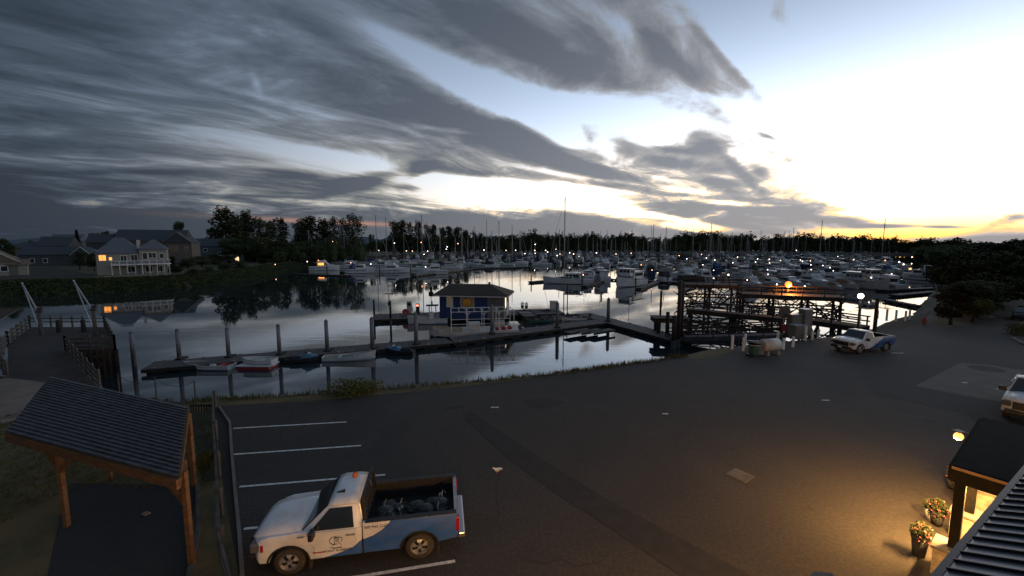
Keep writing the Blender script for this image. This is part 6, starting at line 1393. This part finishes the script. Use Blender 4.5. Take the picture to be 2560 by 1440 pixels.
# a third pickup nosing in at the right edge
plain = pm('fleet_white', (0.62, 0.62, 0.62), (0.5, 0.5, 0.5), 1.5, .35)
pickup('pickup_truck', (27.3, 20.5, 0), R(214), 'white pickup facing the yard, cut by the right edge', plain, beacon=False, cargo=False)
def small_car(loc, rz, label, mat, light=None):
    r = empty('parked_car', loc, rz, label, 'car', 'cars up the right road')
    m_ = MB(); m_.loft([[(x, -.85, .3), (x, .85, .3), (x, .82, z), (x, -.82, z)] for x, z in ((-2.1, .85), (-1.9, .95), (1.0, .92), (2.0, .75), (2.15, .55))]); m_.build('body', mat, r, bevel=.06)
    m_ = MB(); m_.add([(-1.8, -.78, .9), (1.0, -.78, .9), (1.0, .78, .9), (-1.8, .78, .9), (-1.3, -.6, 1.42), (.3, -.6, 1.42), (.3, .6, 1.42), (-1.3, .6, 1.42)], [(0, 1, 5, 4), (1, 2, 6, 5), (2, 3, 7, 6), (3, 0, 4, 7), (4, 5, 6, 7)]); m_.build('cabin', 'glass', r)
    for x in (-1.3, 1.35):
        for y in (-.75, .75): m_ = MB(); m_.tube((x, y - .1, .32), (x, y + .1, .32), .32, .32, 14); m_.build('wheel', 'tyre', r)
    for y in (-.6, .6): m_ = MB(); m_.ball((2.08, y, .68), .14, 8); m_.build('headlight', light or 'lens_clear', r)
    return r
c_ = at(2512, 726); small_car((c_.x, c_.y, 0), R(225), 'car with one shining headlight far up the right road', 'steel', 'lamp_white')
c_ = at(2538, 742); small_car((c_.x, c_.y, 0), R(230), 'pale car parked behind the one with headlights', 'white_paint', 'lamp_pink')
c_ = at(2560, 798); small_car((c_.x, c_.y, 0), R(215), 'dark car cut off by the right edge beside the dashed line', 'black')

# ================================================================ PAVILION
pv = empty('pavilion', (-11.5, 12.5, 0), 0, 'open timber pavilion with a dark ribbed roof, string lights and knee braces', 'pavilion')
def V(x, y, z): return Vector((x + 11.5, y - 12.5, z))
FR, FL, BL, BR = V(-8.57, 9.94, 2.80), V(-16.17, 12.54, 2.80), V(-20.2, 17.4, 3.02), V(-11.5, 14.0, 3.02)
m_ = MB(); rows = 21
up = Vector((0, 0, .05))
for k in range(rows):
    t0, t1_ = k / rows, (k + 1) / rows
    a, b, c, d = FR.lerp(BR, t0), FL.lerp(BL, t0), FL.lerp(BL, t1_ + .006), FR.lerp(BR, t1_ + .006)
    lip = Vector((0, 0, .055))
    m_.add([a + lip, b + lip, c, d, a - Vector((0, 0, .01)), b - Vector((0, 0, .01))], [(0, 1, 2, 3), (4, 5, 1, 0)])
m_.add([FR, FL, BL, BR], [(0, 1, 2, 3)]); m_.build('roof', pm('ribbed_roof', (0.068, 0.068, 0.078), (0.034, 0.035, 0.040), 4.5, .7, bump=.3), pv)
dn = Vector((0, 0, .17))
m_ = MB(); m_.beam(FR - dn, FL - dn, .10, .26); m_.build('fascia', 'cedar', pv)
m_ = MB(); m_.beam(FR - dn, BR - dn, .08, .2); m_.beam(BR - dn, BL - dn, .08, .2); m_.beam(BL - dn, FL - dn, .08, .2); m_.build('rear_fascia', 'cedar', pv)
m_ = MB()
for k in range(1, 9): t = k / 9; m_.beam(FR.lerp(FL, t) - Vector((0, 0, .14)), BR.lerp(BL, t) - Vector((0, 0, .14)), .07, .14)
m_.build('rafters', 'cedar', pv)
posts = [(-8.78, 10.38), (-13.9, 11.95), (-17.6, 15.9), (-11.62, 14.15), (-15.05, 14.55)]
for i, (x, y) in enumerate(posts):
    m_ = MB(); p = V(x, y, 0); zt = 2.72; m_.beam(p, p + Vector((0, 0, zt)), .125 if i < 4 else .09); m_.build('post', 'cedar', pv)
def brace(p, q): m_ = MB(); m_.beam(p, q, .09, .12); m_.build('knee_brace', 'cedar', pv)
d1 = (V(-13.9, 11.95, 0) - V(-8.78, 10.38, 0)).normalized(); d2 = (V(-11.62, 14.15, 0) - V(-8.78, 10.38, 0)).normalized()
brace(V(-8.78, 10.38, 1.75), V(-8.78, 10.38, 2.66) + d1 * 1.05); brace(V(-8.78, 10.38, 1.95), V(-8.78, 10.38, 2.66) + d2 * .8)
brace(V(-13.9, 11.95, 1.8), V(-13.9, 11.95, 2.62) - d1 * .85); brace(V(-13.9, 11.95, 1.8), V(-13.9, 11.95, 2.62) + d1 * .85); brace(V(-13.9, 11.95, 1.9), V(-13.9, 11.95, 2.66) + d2 * .7)
brace(V(-11.62, 14.15, 1.95), V(-11.62, 14.15, 2.7) - d2 * .8)
sl_ = empty('string_lights', (-11.5, 12.5, 0), 0, 'unlit bulb string sagging below the pavilion eave', 'string lights')
m_ = MB(); q = []
for seg in range(3):
    a = (FR - Vector((0, 0, .3))).lerp(FL - Vector((0, 0, .3)), .06 + seg * .30) + Vector((.1, .35, 0)); b = (FR - Vector((0, 0, .3))).lerp(FL - Vector((0, 0, .3)), .06 + (seg + 1) * .30) + Vector((.1, .35, 0))
    for k in range(13): t = k / 12; q.append(a.lerp(b, t) - Vector((0, 0, .42 * 4 * t * (1 - t) * .6)))
m_.path(q, .012, 4); m_.build('wire', 'black', sl_)
for k in range(2, len(q), 4): m_ = MB(); m_.ball(q[k] - Vector((0, 0, .09)), .045, 6); m_.tube(q[k], q[k] - Vector((0, 0, .05)), .02, n=5); m_.build('bulb', 'offwhite', sl_)
o_ = at(365, 1286); bx = empty('cardboard_scrap', (o_.x, o_.y, .0), R(-20), 'small tan board lying on the dark gravel pad', 'board'); m_ = MB(); m_.box((0, 0, .03), (.22, .17, .03)); m_.build('board', 'path', bx)
m_ = MB(); ep = [xy(494, 1213), xy(497, 1320), (-6.9, 7.4)]
for a, b in zip(ep[:-1], ep[1:]): m_.beam((a[0], a[1], .05), (b[0], b[1], .05), .12, .1)
tag(m_.build('edging_board', 'timber'), 'weathered board edging the right side of the gravel pad', 'edging')
# split rail fence beside the parking bays
fc = empty('rail_fence', (0, 0, 0), 0, 'weathered split rail fence with sagging rails between plot and parking bays', 'fence')
fp_ = [at(539, 1022), at(541, 1104), at(548, 1192), at(554, 1292), at(556, 1400), Vector((-6.3, 8.6, 0))]
for i, p in enumerate(fp_): m_ = MB(); m_.beam((p.x, p.y, 0), (p.x, p.y, 1.0), .12); m_.build('post', 'timber', fc)
for i in range(len(fp_) - 1):
    a, b = fp_[i], fp_[i + 1]; jz = (.0, -.05, .03, -.08, .02)[i]
    for z in (.86, .45): m_ = MB(); m_.beam((a.x - .08, a.y, z + jz), (b.x - .08, b.y, z - jz), .07, .13); m_.build('rail', 'timber', fc)
fc2 = empty('wire_fence', (0, 0, 0), 0, 'low rope fence with thin posts along the bank behind the pavilion', 'fence')
wp = [at(300, 992), at(392, 1000), at(490, 1010), at(478, 1030), at(538, 1030)]
for p in wp[:3]: m_ = MB(); m_.tube((p.x, p.y, -.2), (p.x, p.y, 1.35), .035, n=5); m_.build('post', 'timber', fc2)
for a, b in zip(wp[:2], wp[1:3]):
    m_ = MB(); m_.path([Vector((a.x, a.y, 1.3)).lerp(Vector((b.x, b.y, 1.3)), k / 10) - Vector((0, 0, .5 * 4 * (k / 10) * (1 - k / 10) * .8)) for k in range(11)], .014, 4); m_.build('rope', 'black', fc2)
m_ = MB(); [m_.beam((p.x, p.y, .35), (q_.x, q_.y, .35), .04, .08) for p, q_ in ((wp[3], wp[4]),)]; [m_.beam(Vector((wp[3].x, wp[3].y, 0)).lerp(Vector((wp[4].x, wp[4].y, 0)), k / 9), Vector((wp[3].x, wp[3].y, .45)).lerp(Vector((wp[4].x, wp[4].y, .45)), k / 9), .04) for k in range(10)]
m_.build('pickets', 'dark_timber', fc2)

# ================================================================ TIMBER PIER WITH TWO DAVIT CRANES
pr = empty('timber_pier', (0, 0, 0), 0, 'old timber pier on crowded piles with plank rails at the left', 'pier')
zd = -.05
C = [at(232, 934, 0), at(60, 932, 0), at(-40, 842, zd), at(95, 838, zd), at(278, 838, zd)]
PA = [xy(60, 932), xy(262, 975)]
T0, T1 = Vector((*xy(20, 945), 0)), Vector((*xy(250, 972), 0))            # where the trestle leaves the land
D0, D1, D2, D3 = Vector((*xy(75, 818), 0)), Vector((*xy(262, 818), 0)), Vector((*xy(288, 872), 0)), Vector((*xy(20, 862), 0))
E0, E1 = Vector((*xy(-8, 905), 0)), Vector((*xy(165, 876), 0))
m_ = MB(); m_.prism([(p.x, p.y) for p in (T0, T1, E1, D2, D1, D0, D3)], -.22, .02); m_.build('deck', 'pier_deck', pr)
def prail(A, B, z0=.0, h=1.05, n=None, boards=3, solid=True):
    A, B = Vector((A[0], A[1], z0)), Vector((B[0], B[1], z0)); L = (B - A).length; n = n or max(1, round(L / 1.9))
    for k in range(n + 1):
        p = A.lerp(B, k / n); m_ = MB(); m_.beam(p - Vector((0, 0, .2)), p + Vector((0, 0, h + .18)), .11); m_.build('rail_post', 'timber', pr)
    m_ = MB()
    for j in range(boards): z = h - .10 - j * .36; m_.beam(A + Vector((0, 0, z)), B + Vector((0, 0, z)), .05, .2 if solid else .09)
    m_.build('rail_board', 'timber', pr)
prail(T1, E1, n=7); prail(E1, D2, n=4); prail(D2, D1, n=6); prail(D1, D0, boards=2, solid=False, n=7); prail(D0, D3, n=5); prail(D3, E0, n=2); prail(E0, T0, n=3)
pg = random.Random(9)
def inside(x, y):
    poly = [(p.x, p.y) for p in (T0, T1, E1, D2, D1, D0, D3)]; c = False
    for i in range(len(poly)):
        (x1, y1), (x2, y2) = poly[i], poly[i - 1]
        if (y1 > y) != (y2 > y) and x < (x2 - x1) * (y - y1) / (y2 - y1) + x1: c = not c
    return c
npile = 0
for i in range(400):
    x, y = pg.uniform(-75, -20), pg.uniform(20, 52)
    if inside(x, y) and npile < 46:
        m_ = MB(); m_.tube((x, y, -5.5), (x + pg.uniform(-.15, .15), y, -.2), .17, .15, 7); m_.build('pile', 'wharf_timber', pr); npile += 1
for k in range(9):
    for a, b in ((E1, D2), (D2, D1)):
        p = a.lerp(b, k / 8); m_ = MB(); m_.tube((p.x, p.y, -5.5), (p.x, p.y, -.1), .19, .17, 7); m_.build('pile', 'wharf_timber', pr)
m_ = MB()
for a, b in ((E1, D2), (D2, D1)):
    for k in range(4): p, q_ = a.lerp(b, k / 4), a.lerp(b, (k + 1) / 4); m_.beam((p.x, p.y, -.5), (q_.x, q_.y, -2.4), .1, .2); m_.beam((p.x, p.y, -2.4), (q_.x, q_.y, -.5), .1, .2)
    m_.beam((a.x, a.y, -.35), (b.x, b.y, -.35), .2, .35); m_.beam((a.x, a.y, -1.5), (b.x, b.y, -1.5), .1, .2)
m_.build('brace', 'wharf_timber', pr)
def davit(px, py, tipx, tipy, label, big):
    b = at(px, py, 0); r = empty('davit_crane', (b.x, b.y, 0), 0, label, 'crane', 'davit cranes on the timber pier')
    ptop = atY(px - 4, 764 if big else 770, b.y).z; H_ = ptop
    tip = atY(tipx, tipy, b.y + 2.2); tp = Vector((tip.x - b.x, 2.2, tip.z))
    m_ = MB(); m_.tube((0, 0, 0), (0, 0, H_), .16, .13, 8); m_.build('mast', 'timber', r)
    m_ = MB(); m_.tube((0, 0, H_ * .80), tp, .085, .06, 6); m_.build('boom', 'steel', r)
    m_ = MB(); m_.tube((0, -.1, .5), tp, .055, .05, 6); m_.build('strut', 'steel', r)
    m_ = MB(); m_.box((.05, 0, H_ * .86), (.6, .22, .18)); m_.box((.30, 0, H_ * .98), (.2, .18, .38)); m_.build('winch', 'timber', r, bevel=.02)
    m_ = MB(); m_.ball((tp.x, tp.y, tp.z), .10, 6); m_.build('sheave', 'steel', r)
    return r
davit(104, 838, 55, 708, 'left grey davit crane leaning out from the pier corner', False)
davit(240, 840, 184, 702, 'right grey davit crane beside the open pier rail', True)
for i, (px, py) in enumerate([(148, 828), (210, 827)]):
    p = at(px, py + 3, 0); q_ = empty('person', (p.x, p.y, 0), 0, '', '') if False else empty('mooring_post', (p.x, p.y, 0), 0, ['thick rounded mooring post standing left on the pier edge', 'thick rounded mooring post right of its twin on the pier edge'][i], 'post', 'mooring posts on the pier')
    m_ = MB(); m_.tube((0, 0, 0), (0, 0, 1.15), .2, .17, 10); m_.ball((0, 0, 1.15), .19, 8, 0, (1, 1, .8)); m_.build('shaft', 'dark_timber', q_)


# ================================================================ THINGS ON THE YARD
tk = empty('fuel_tank', (*xy(1925, 886), 0), R(12), 'white horizontal fuel tank inside the ring of bollards', 'tank'); tk.scale = (.85, .85, .85)
m_ = MB(); m_.tube((-.8, 0, .95), (.75, 0, .95), .56, .56, 24); m_.ball((.75, 0, .95), .56, 16, 0, (.25, 1, 1)); m_.ball((-.8, 0, .95), .56, 16, 0, (.25, 1, 1)); m_.build('vessel', 'offwhite', tk, smooth=40)
for x in (-.6, .55): m_ = MB(); m_.box((x, 0, .2), (.2, .9, .5)); m_.build('saddle', 'steel', tk)
m_ = MB(); m_.box((-1.45, .1, .7), (.9, .9, 1.2)); m_.build('cabinet', 'concrete', tk, bevel=.03)
tb = empty('hose_stand', (*xy(1885, 890), 0), R(12), 'green hose stand with a pale round top before the tank', 'stand')
m_ = MB(); m_.box((0, 0, .5), (.5, .4, .7)); m_.build('box', 'canvas_green', tb); m_ = MB(); m_.disc((-.1, -.1, .98), .45, 16); m_.tube((-.1, -.1, .93), (-.1, -.1, .98), .45, .45, 16); m_.build('top', 'offwhite', tb); m_ = MB(); m_.box((-.05, 0, .08), (.9, .7, .16)); m_.build('base', 'black', tb)
BL_ = [(1830, 873, 840, 'first white bollard left of the tank'), (1858, 878, 845, 'white bollard at the left of the tank cabinet'), (1862, 868, 836, 'white bollard behind the tank cabinet'), (1908, 884, 857, 'white bollard right in front of the tank'), (1934, 879, 852, 'white bollard before the tank end'), (1943, 861, 829, 'white bollard behind the tank end'), (1958, 874, 847, 'white bollard left of the square cabinet'),
    (1982, 868, 843, 'white bollard before the square cabinet'), (2013, 852, 817, 'tall white bollard right of the square cabinet'), (2030, 850, 829, 'first short bollard right of the cabinets'), (2045, 847, 826, 'second short bollard right of the cabinets'), (2193, 797, 777, 'left white bollard on the spit'), (2216, 802, 770, 'tall white bollard on the spit'), (2239, 804, 774, 'third white bollard on the spit'), (2263, 803, 778, 'fourth white bollard on the spit'), (2273, 799, 776, 'last white bollard on the spit')]
for px, pb, pt, lb in BL_:
    b = at(px, pb); h = min(1.3, max(.7, atY(px, pt, b.y).z)); r = empty('bollard', (b.x, b.y, 0), 0, lb, 'bollard', 'white steel bollards')
    m_ = MB(); m_.tube((0, 0, 0), (0, 0, h), .11, .11, 10); m_.ball((0, 0, h), .11, 8, 0, (1, 1, .6)); m_.build('post', 'white_paint', r)
for i, (px, pb, w, d, h, lb) in enumerate([(1992, 846, 1.5, 1.0, 1.5, 'square grey utility cabinet behind the bollards'), (2010, 838, 1.1, .9, 3.0, 'tall grey utility cabinet'), (1984, 838, 1.6, .8, 2.4, 'wide grey utility cabinet beside the tall one')]):
    b = at(px, pb); r = empty('utility_cabinet', (b.x, b.y, 0), R(10), lb, 'cabinet', 'grey utility cabinets'); w, d, h = w * .82, d * .82, h * .85; m_ = MB(); m_.box((0, 0, h / 2), (w, d, h)); m_.build('case', 'concrete', r, bevel=.02)
    m_ = MB(); m_.box((0, -d / 2 - .01, h * .5), (w * .9, .02, h * .85)); m_.build('door', 'concrete', r); m_ = MB(); m_.box((w * .3, -d / 2 - .04, h * .5), (.04, .04, .2)); m_.build('handle', 'black', r); m_ = MB(); m_.box((0, 0, h + .03), (w + .1, d + .1, .05)); m_.build('lid', 'steel', r)
b = at(1957, 836); r = empty('round_sign', (b.x, b.y, 0), R(5), 'big pale disc sign on a post beside the utility cabinets', 'sign'); zc = atY(1961, 780, b.y).z; m_ = MB(); m_.tube((0, 0, 0), (0, 0, zc), .06); m_.build('post', 'steel', r); m_ = MB(); m_.tube((0, -.06, zc), (0, 0, zc), .62, .62, 26); m_.build('disc', 'concrete_pad', r)
b = at(1956, 842); r = empty('fire_extinguisher', (b.x, b.y, 0), 0, 'red extinguisher box left of the cabinets', 'extinguisher'); m_ = MB(); m_.beam((0, .08, 0), (0, .08, 1.3), .08); m_.build('post', 'timber', r); m_ = MB(); m_.box((0, -.06, .9), (.32, .2, .7)); m_.build('case', 'hull_red', r, bevel=.02)
def pole_lamp(px, pby, pty, label, mat, rad, energy, col):
    b = at(px, pby); zt = atY(px, pty, b.y).z; r = empty('pole_lamp', (b.x, b.y, 0), 0, label, 'lamp', 'pole lamps of the yard')
    m_ = MB(); m_.tube((0, 0, 0), (0, 0, zt - rad), .10, .08, 8); m_.build('pole', 'timber', r); m_ = MB(); m_.ball((0, 0, zt), rad, 12); m_.build('globe', mat, r, smooth=1)
    l_ = bpy.data.lights.new('lamp_light', 'POINT'); l_.energy = energy; l_.color = col; l_.shadow_soft_size = rad; o = bpy.data.objects.new('lamp_light', l_); COL.objects.link(o); o.location = (b.x, b.y, zt - rad - .12)
    return r
pole_lamp(2142, 850, 740, 'white globe lamp on a pole behind the far pickup', 'lamp_white', .24, 60, (1, .9, .75))
b = at(2186, 830); r = empty('utility_pole', (b.x, b.y, -.3), 0, 'bare dark pole right of the white globe lamp', 'pole', 'pole lamps of the yard'); m_ = MB(); m_.tube((0, 0, 0), (0, 0, atY(2187, 745, b.y).z + .3), .17, .15, 8); m_.build('shaft', 'wharf_timber', r)
M['flare'] = pm('orange_flare', (1, .4, .1), None, emit=(1.0, 0.20, 0.02), estr=3.2)
b = at(1972, 800, .9); zt = atY(1971, 711, 57).z; r = empty('pole_lamp', (atY(1971, 711, 57).x, 57, .9), 0, 'glaring orange lamp on a pole over the timber wharf', 'lamp', 'pole lamps of the yard'); m_ = MB(); m_.tube((0, 0, 0), (0, 0, zt - 1.1), .08, n=6); m_.build('pole', 'wharf_timber', r); m_ = MB(); m_.ball((0, 0, zt - .9), .42, 12); m_.build('globe', 'flare', r, smooth=1)
l_ = bpy.data.lights.new('lamp_light', 'POINT'); l_.energy = 1500; l_.color = (1, .34, .07); l_.shadow_soft_size = .25; o = bpy.data.objects.new('lamp_light', l_); COL.objects.link(o); o.location = (r.location.x, 56.4, zt - .5)
for i, (px, py, w_) in enumerate([(1237, 1019, .42), (1663, 1035, .30), (2064, 1001, .40), (2501, 973, .5), (2412, 957, .35), (2244, 883, 1.0)]):
    b = at(px, py); r = sheet('paint_mark', [(b.x - w_ / 2, b.y - .07), (b.x + w_ / 2, b.y - .07), (b.x + w_ / 2, b.y + .07), (b.x - w_ / 2, b.y + .07)], .016, 'road_paint')
b = at(1850, 1189); g_ = empty('storm_drain', (b.x, b.y, 0), R(35), 'square iron storm drain grate set in the asphalt', 'drain grate'); m_ = MB(); m_.box((0, 0, .012), (.75, .75, .016)); m_.build('frame', 'concrete_pad', g_); m_ = MB(); [m_.box((x * .085, 0, .026), (.045, .56, .012)) for x in range(-3, 4)]; m_.build('grate', 'concrete', g_)
m_ = MB(); m_.box((0, 0, .0205), (.6, .6, .003)); m_.build('pit', 'black', g_)
b = at(2310, 811); hy = empty('hydrant', (b.x, b.y, 0), 0, 'dark fire hydrant at the end of the far kerb', 'hydrant'); m_ = MB(); m_.tube((0, 0, 0), (0, 0, .65), .15, .13, 10); m_.ball((0, 0, .68), .15, 8); m_.tube((-.22, 0, .45), (.22, 0, .45), .07); m_.build('barrel', 'hull_red', hy)
# seagull standing on the asphalt
b = at(1243, 1184); gl = empty('seagull', (b.x, b.y, 0), R(200), 'white seagull standing alone on the asphalt', 'seagull'); gl.scale = (.8, .8, .8)
m_ = MB(); m_.loft([[(x, math.cos(t) * w, z + math.sin(t) * w * .95) for t in [2 * math.pi * k / 10 for k in range(10)]] for x, w, z in ((-.24, .015, .21), (-.15, .05, .20), (-.04, .085, .19), (.07, .08, .20), (.13, .05, .26), (.165, .042, .315), (.20, .036, .325), (.225, .012, .315), (.27, .004, .305))]); m_.build('body', pm('gull_white', (.75, .75, .74), (.6, .6, .6), 9, .8), gl, smooth=1)
m_ = MB(); [m_.loft([[(x, s_ * (.082 - abs(x) * .1), z), (x, s_ * (.092 - abs(x) * .1), z), (x, s_ * (.085 - abs(x) * .1), z + h)] for x, z, h in ((.08, .19, .06), (-.1, .18, .08), (-.27, .21, .02))]) for s_ in (-1, 1)]; m_.build('wing', pm('gull_grey', (.25, .26, .28), None), gl)
m_ = MB(); m_.tube((0, .03, 0), (.0, .03, .13), .006, n=5); m_.build('leg', 'lens_orange', gl); m_ = MB(); m_.tube((0, -.03, 0), (.0, -.03, .13), .006, n=5); m_.build('leg', 'lens_orange', gl)

# ================================================================ ENTRANCE BUILDING AT THE LOWER RIGHT
ub = Vector((math.cos(R(35.5)), math.sin(R(35.5)), 0)); vb = Vector((ub.y, -ub.x, 0))             # along the front, and back into the building
O_ = Vector((11.50, 10.08, 0)) 
bd = empty('harbour_office', (O_.x, O_.y, 0), math.atan2(ub.y, ub.x), 'harbour office with a standing-seam metal roof and a lit entrance porch', 'building')
# local frame: x along the front, y negative = back into the building
def bl(x, y, z): return Vector((x, y, z))
m_ = MB(); m_.box((-8.1, -3.9, 1.62), (16.6, 5.6, 3.24)); m_.build('wall', 'house_tan', bd)
m_ = MB(); x0, x1 = -16.5, 1.1; ye, yr = -1.12, -2.4
m_.add([(x0, ye, 3.42), (x1, ye, 3.42), (x1, yr, 3.98), (x0, yr, 3.98), (x0, ye, 3.30), (x1, ye, 3.30), (x1, -5.8, 3.2), (x0, -5.8, 3.2)], [(0, 1, 2, 3), (0, 4, 5, 1), (3, 2, 6, 7), (4, 7, 6, 5), (0, 3, 7, 4), (1, 5, 6, 2)])
rf = m_.build('roof', pm('metal_roof', (.14, .14, .155), (.11, .11, .125), 1.5, .42, metal=.4), bd)
m_ = MB(); k = x0
while k < x1: m_.beam((k, ye, 3.45), (k, yr, 4.01), .03, .05); k += .36
m_.build('roof_seam', 'black', rf)
m_ = MB(); m_.beam((x0, yr, 4.01), (x1, yr, 4.01), .26, .08); m_.build('ridge_cap', pm('slate_trim', (.10, .11, .14), None, rough=.5), rf)
m_ = MB(); m_.beam((x0, ye + .05, 3.36), (x1, ye + .05, 3.36), .10, .14); m_.build('gutter', 'black', rf); rf.rotation_euler.z = R(-5)
M['porch_black'] = pm('porch_black', (.006, .006, .006), (.010, .009, .008), 4, .9, spec=.08)
# flat porch canopy
m_ = MB(); m_.box((2.55, -1.2, 2.98), (5.1, 2.5, .16)); pc = m_.build('porch_roof', pm('tar_roof', (.010, .009, .009), (.016, .014, .013), 3, .97, spec=.1), bd)
m_ = MB(); m_.box((-.02, -1.2, 2.82), (.12, 2.5, .36)); m_.box((2.55, .06, 2.82), (5.1, .12, .36)); m_.build('fascia', 'porch_black', pc); m_ = MB(); m_.box((-.09, -1.2, 3.02), (.03, 2.5, .07)); m_.build('fascia_edge', 'cedar', pc)
for x, y in ((.12, -.12), (2.6, -.12), (4.85, -.12)):
    m_ = MB(); m_.beam((x, y, .75), (x, y, 2.85), .20, .20); cl_ = m_.build('porch_column', 'porch_black', bd); m_ = MB(); m_.box((x, y, .36), (.66, .66, .76)); m_.build('stone_base', pm('stone_veneer', (.34, .29, .22), (.20, .17, .13), 5, .9, bump=.6), cl_); m_ = MB(); m_.box((x, y, .77), (.74, .74, .07)); m_.build('cap_stone', 'concrete', cl_)
m_ = MB(); m_.box((2.2, -2.15, 1.45), (5.6, .2, 2.9)); m_.build('entrance_wall', 'house_cream', bd)
for x in (1.2, 2.7, 4.1):
    m_ = MB(); m_.box((x, -2.02, 1.5), (1.15, .08, 2.1)); f_ = m_.build('window', 'canvas_black', bd); m_ = MB(); m_.box((x, -1.97, 1.5), (1.0, .03, 1.95)); m_.build('pane', pm('porch_pane', (.3, .24, .15), None, rough=.15, emit=(1, .62, .25), estr=.25), f_)
m_ = MB(); m_.box((2.4, -1.3, .05), (5.6, 2.2, .10)); m_.build('porch_floor', pm('brick_paving', (.24, .19, .14), (.15, .12, .09), 3, .85), bd)
m_ = MB(); m_.add([(-2.6, -.1, .0), (-.4, -.1, .10), (-.4, -2.0, .10), (-2.6, -2.0, .0)], [(0, 1, 2, 3)]); m_.build('ramp', 'concrete', bd)
# tube lamp under the porch and the wall lamp on its outer edge: the lit lamps of the photograph
m_ = MB(); m_.box((.95, -.5, 2.66), (1.1, .10, .08)); lt = m_.build('tube_lamp', pm('tube_light', (1, .8, .4), None, emit=(1.0, .62, .18), estr=14), bd)
def warm(loc, e, size, sz2=None, rot=(0, 0, 0), kind='AREA', nm='porch_light', spread=None):
    l_ = bpy.data.lights.new(nm, kind); l_.energy = e; l_.color = (1.0, .50, .14)
    if kind == 'AREA': l_.shape = 'RECTANGLE'; l_.size = size; l_.size_y = sz2 or size
    else: l_.shadow_soft_size = size
    if spread: l_.spread = R(spread)
    o = bpy.data.objects.new(nm, l_); COL.objects.link(o); o.location = loc; o.rotation_euler = rot; return o
def W_(x, y, z): p = O_ + ub * x - vb * y * 1.0; return Vector((O_.x + ub.x * x - ub.y * y, O_.y + ub.y * x + ub.x * y, z))
warm(W_(.75, -.38, 2.58), 1250, 1.0, .12, (0, 0, math.atan2(ub.y, ub.x)))
warm(W_(3.2, -.9, 2.58), 300, 1.0, .12, (0, 0, math.atan2(ub.y, ub.x)))
wl = W_(3.3, .34, 2.86); r = empty('wall_lamp', (wl.x, wl.y, wl.z), 0, 'glowing amber wall lamp on the edge of the black porch canopy', 'lamp')
m_ = MB(); m_.ball((0, 0, -.08), .12, 10); m_.build('globe', pm('amber_globe', (1, .5, .2), None, emit=(1.0, .36, .09), estr=2.6), r, smooth=1); m_ = MB(); m_.beam((0, 0, .08), tuple(Vector((-ub.y, ub.x, 0)) * -.26 + Vector((0, 0, .08))), .04); m_.box((0, 0, .09), (.22, .22, .03)); m_.build('bracket', 'black', r)
warm((wl.x - .05, wl.y + .05, wl.z - .32), 650, .12, kind='POINT', nm='wall_lamp_light')
for x in (-4.4, -7.8, -11.2, -13.4):
    m_ = MB(); m_.box((x, -1.07, 1.5), (1.9, .08, 1.3)); f_ = m_.build('window', 'canvas_black', bd); m_ = MB(); m_.box((x, -1.02, 1.5), (1.7, .03, 1.1)); m_.build('pane', M['window_warm'], f_)
# wall lamps of the office's own front, just below the camera's view
for i, x in enumerate((-2.6, -6.2, -9.6, -14.5)):
    p = W_(x, -.75, 2.75); r = empty('wall_lamp', (p.x, p.y, p.z), 0, ['amber wall lamp on the office front nearest the porch', 'middle amber wall lamp on the office front', 'third amber wall lamp along the office front', 'amber wall lamp at the far end of the office front'][i], 'lamp', 'amber wall lamps of the office')
    m_ = MB(); m_.tube((0, 0, -.12), (0, 0, .12), .09, .09, 8); m_.build('globe', pm('amber_wall', (1, .5, .2), None, emit=(1.0, .50, .16), estr=12), r); m_ = MB(); m_.box((0, 0, .15), (.22, .22, .04)); m_.build('cap', 'black', r)
    warm((p.x - .4, p.y + .45, p.z - .1), (150, 420, 950, 950)[i], .15, kind='POINT', nm='wall_lamp_light')
# dark gable peak poking into the bottom of the view
q = at(2085, 1428, 5.2); gp = empty('vent_cap', (q.x, q.y, 0), R(-60), 'small dark vent cap just showing at the bottom edge', 'vent')
m_ = MB(); m_.side([(-.16, 5.1), (.16, 5.1), (0, 5.2)], -.05, -.5); m_.build('cap', 'black', gp); m_ = MB(); m_.tube((0, -.27, 3.2), (0, -.27, 5.1), .07, .07, 10); m_.build('pipe', 'black', gp)
# flower planters
def planter(px, py, r0, h, label, tall=.35, wood=True):
    b = at(px, py); r = empty('flower_planter', (b.x, b.y, 0), 0, label, 'planter', 'flower planters by the entrance')
    m_ = MB(); m_.tube((0, 0, 0), (0, 0, h), r0 * .72, r0, 16); m_.tube((0, 0, h - .03), (0, 0, h + .03), r0 * 1.08, r0 * 1.08, 16); m_.build('pot', 'canvas_black' if wood else 'offwhite', r, smooth=30)
    m_ = MB(); m_.leaves(rng, (0, 0, h + .16), (r0 * 1.25, r0 * 1.25, tall * .9), 520, .04); m_.leaves(rng, (r0 * .9, 0, h), (.09, .09, .16), 40, .03); m_.leaves(rng, (-r0 * .7, -r0 * .6, h), (.08, .08, .2), 40, .03); m_.build('leaves', 'leaf_dark', r); m_ = MB(); m_.leaves(rng, (0, -r0 * .2, h + .14), (r0 * 1.3, r0 * 1.3, tall * .95), 75, .036, shell=.75); m_.build('blossoms', 'petal', r); return r
planter(2296, 1388, .19, .55, 'dark planter of red and white flowers closest to the concrete ramp')
planter(2341, 1312, .17, .40, 'dark planter of flowers by the front porch column')
planter(2328, 1302, .18, .36, 'small pale flower pot left of the column planter', .22, False)
planter(2382, 1222, .20, .42, 'flower planter half hidden behind the porch column')
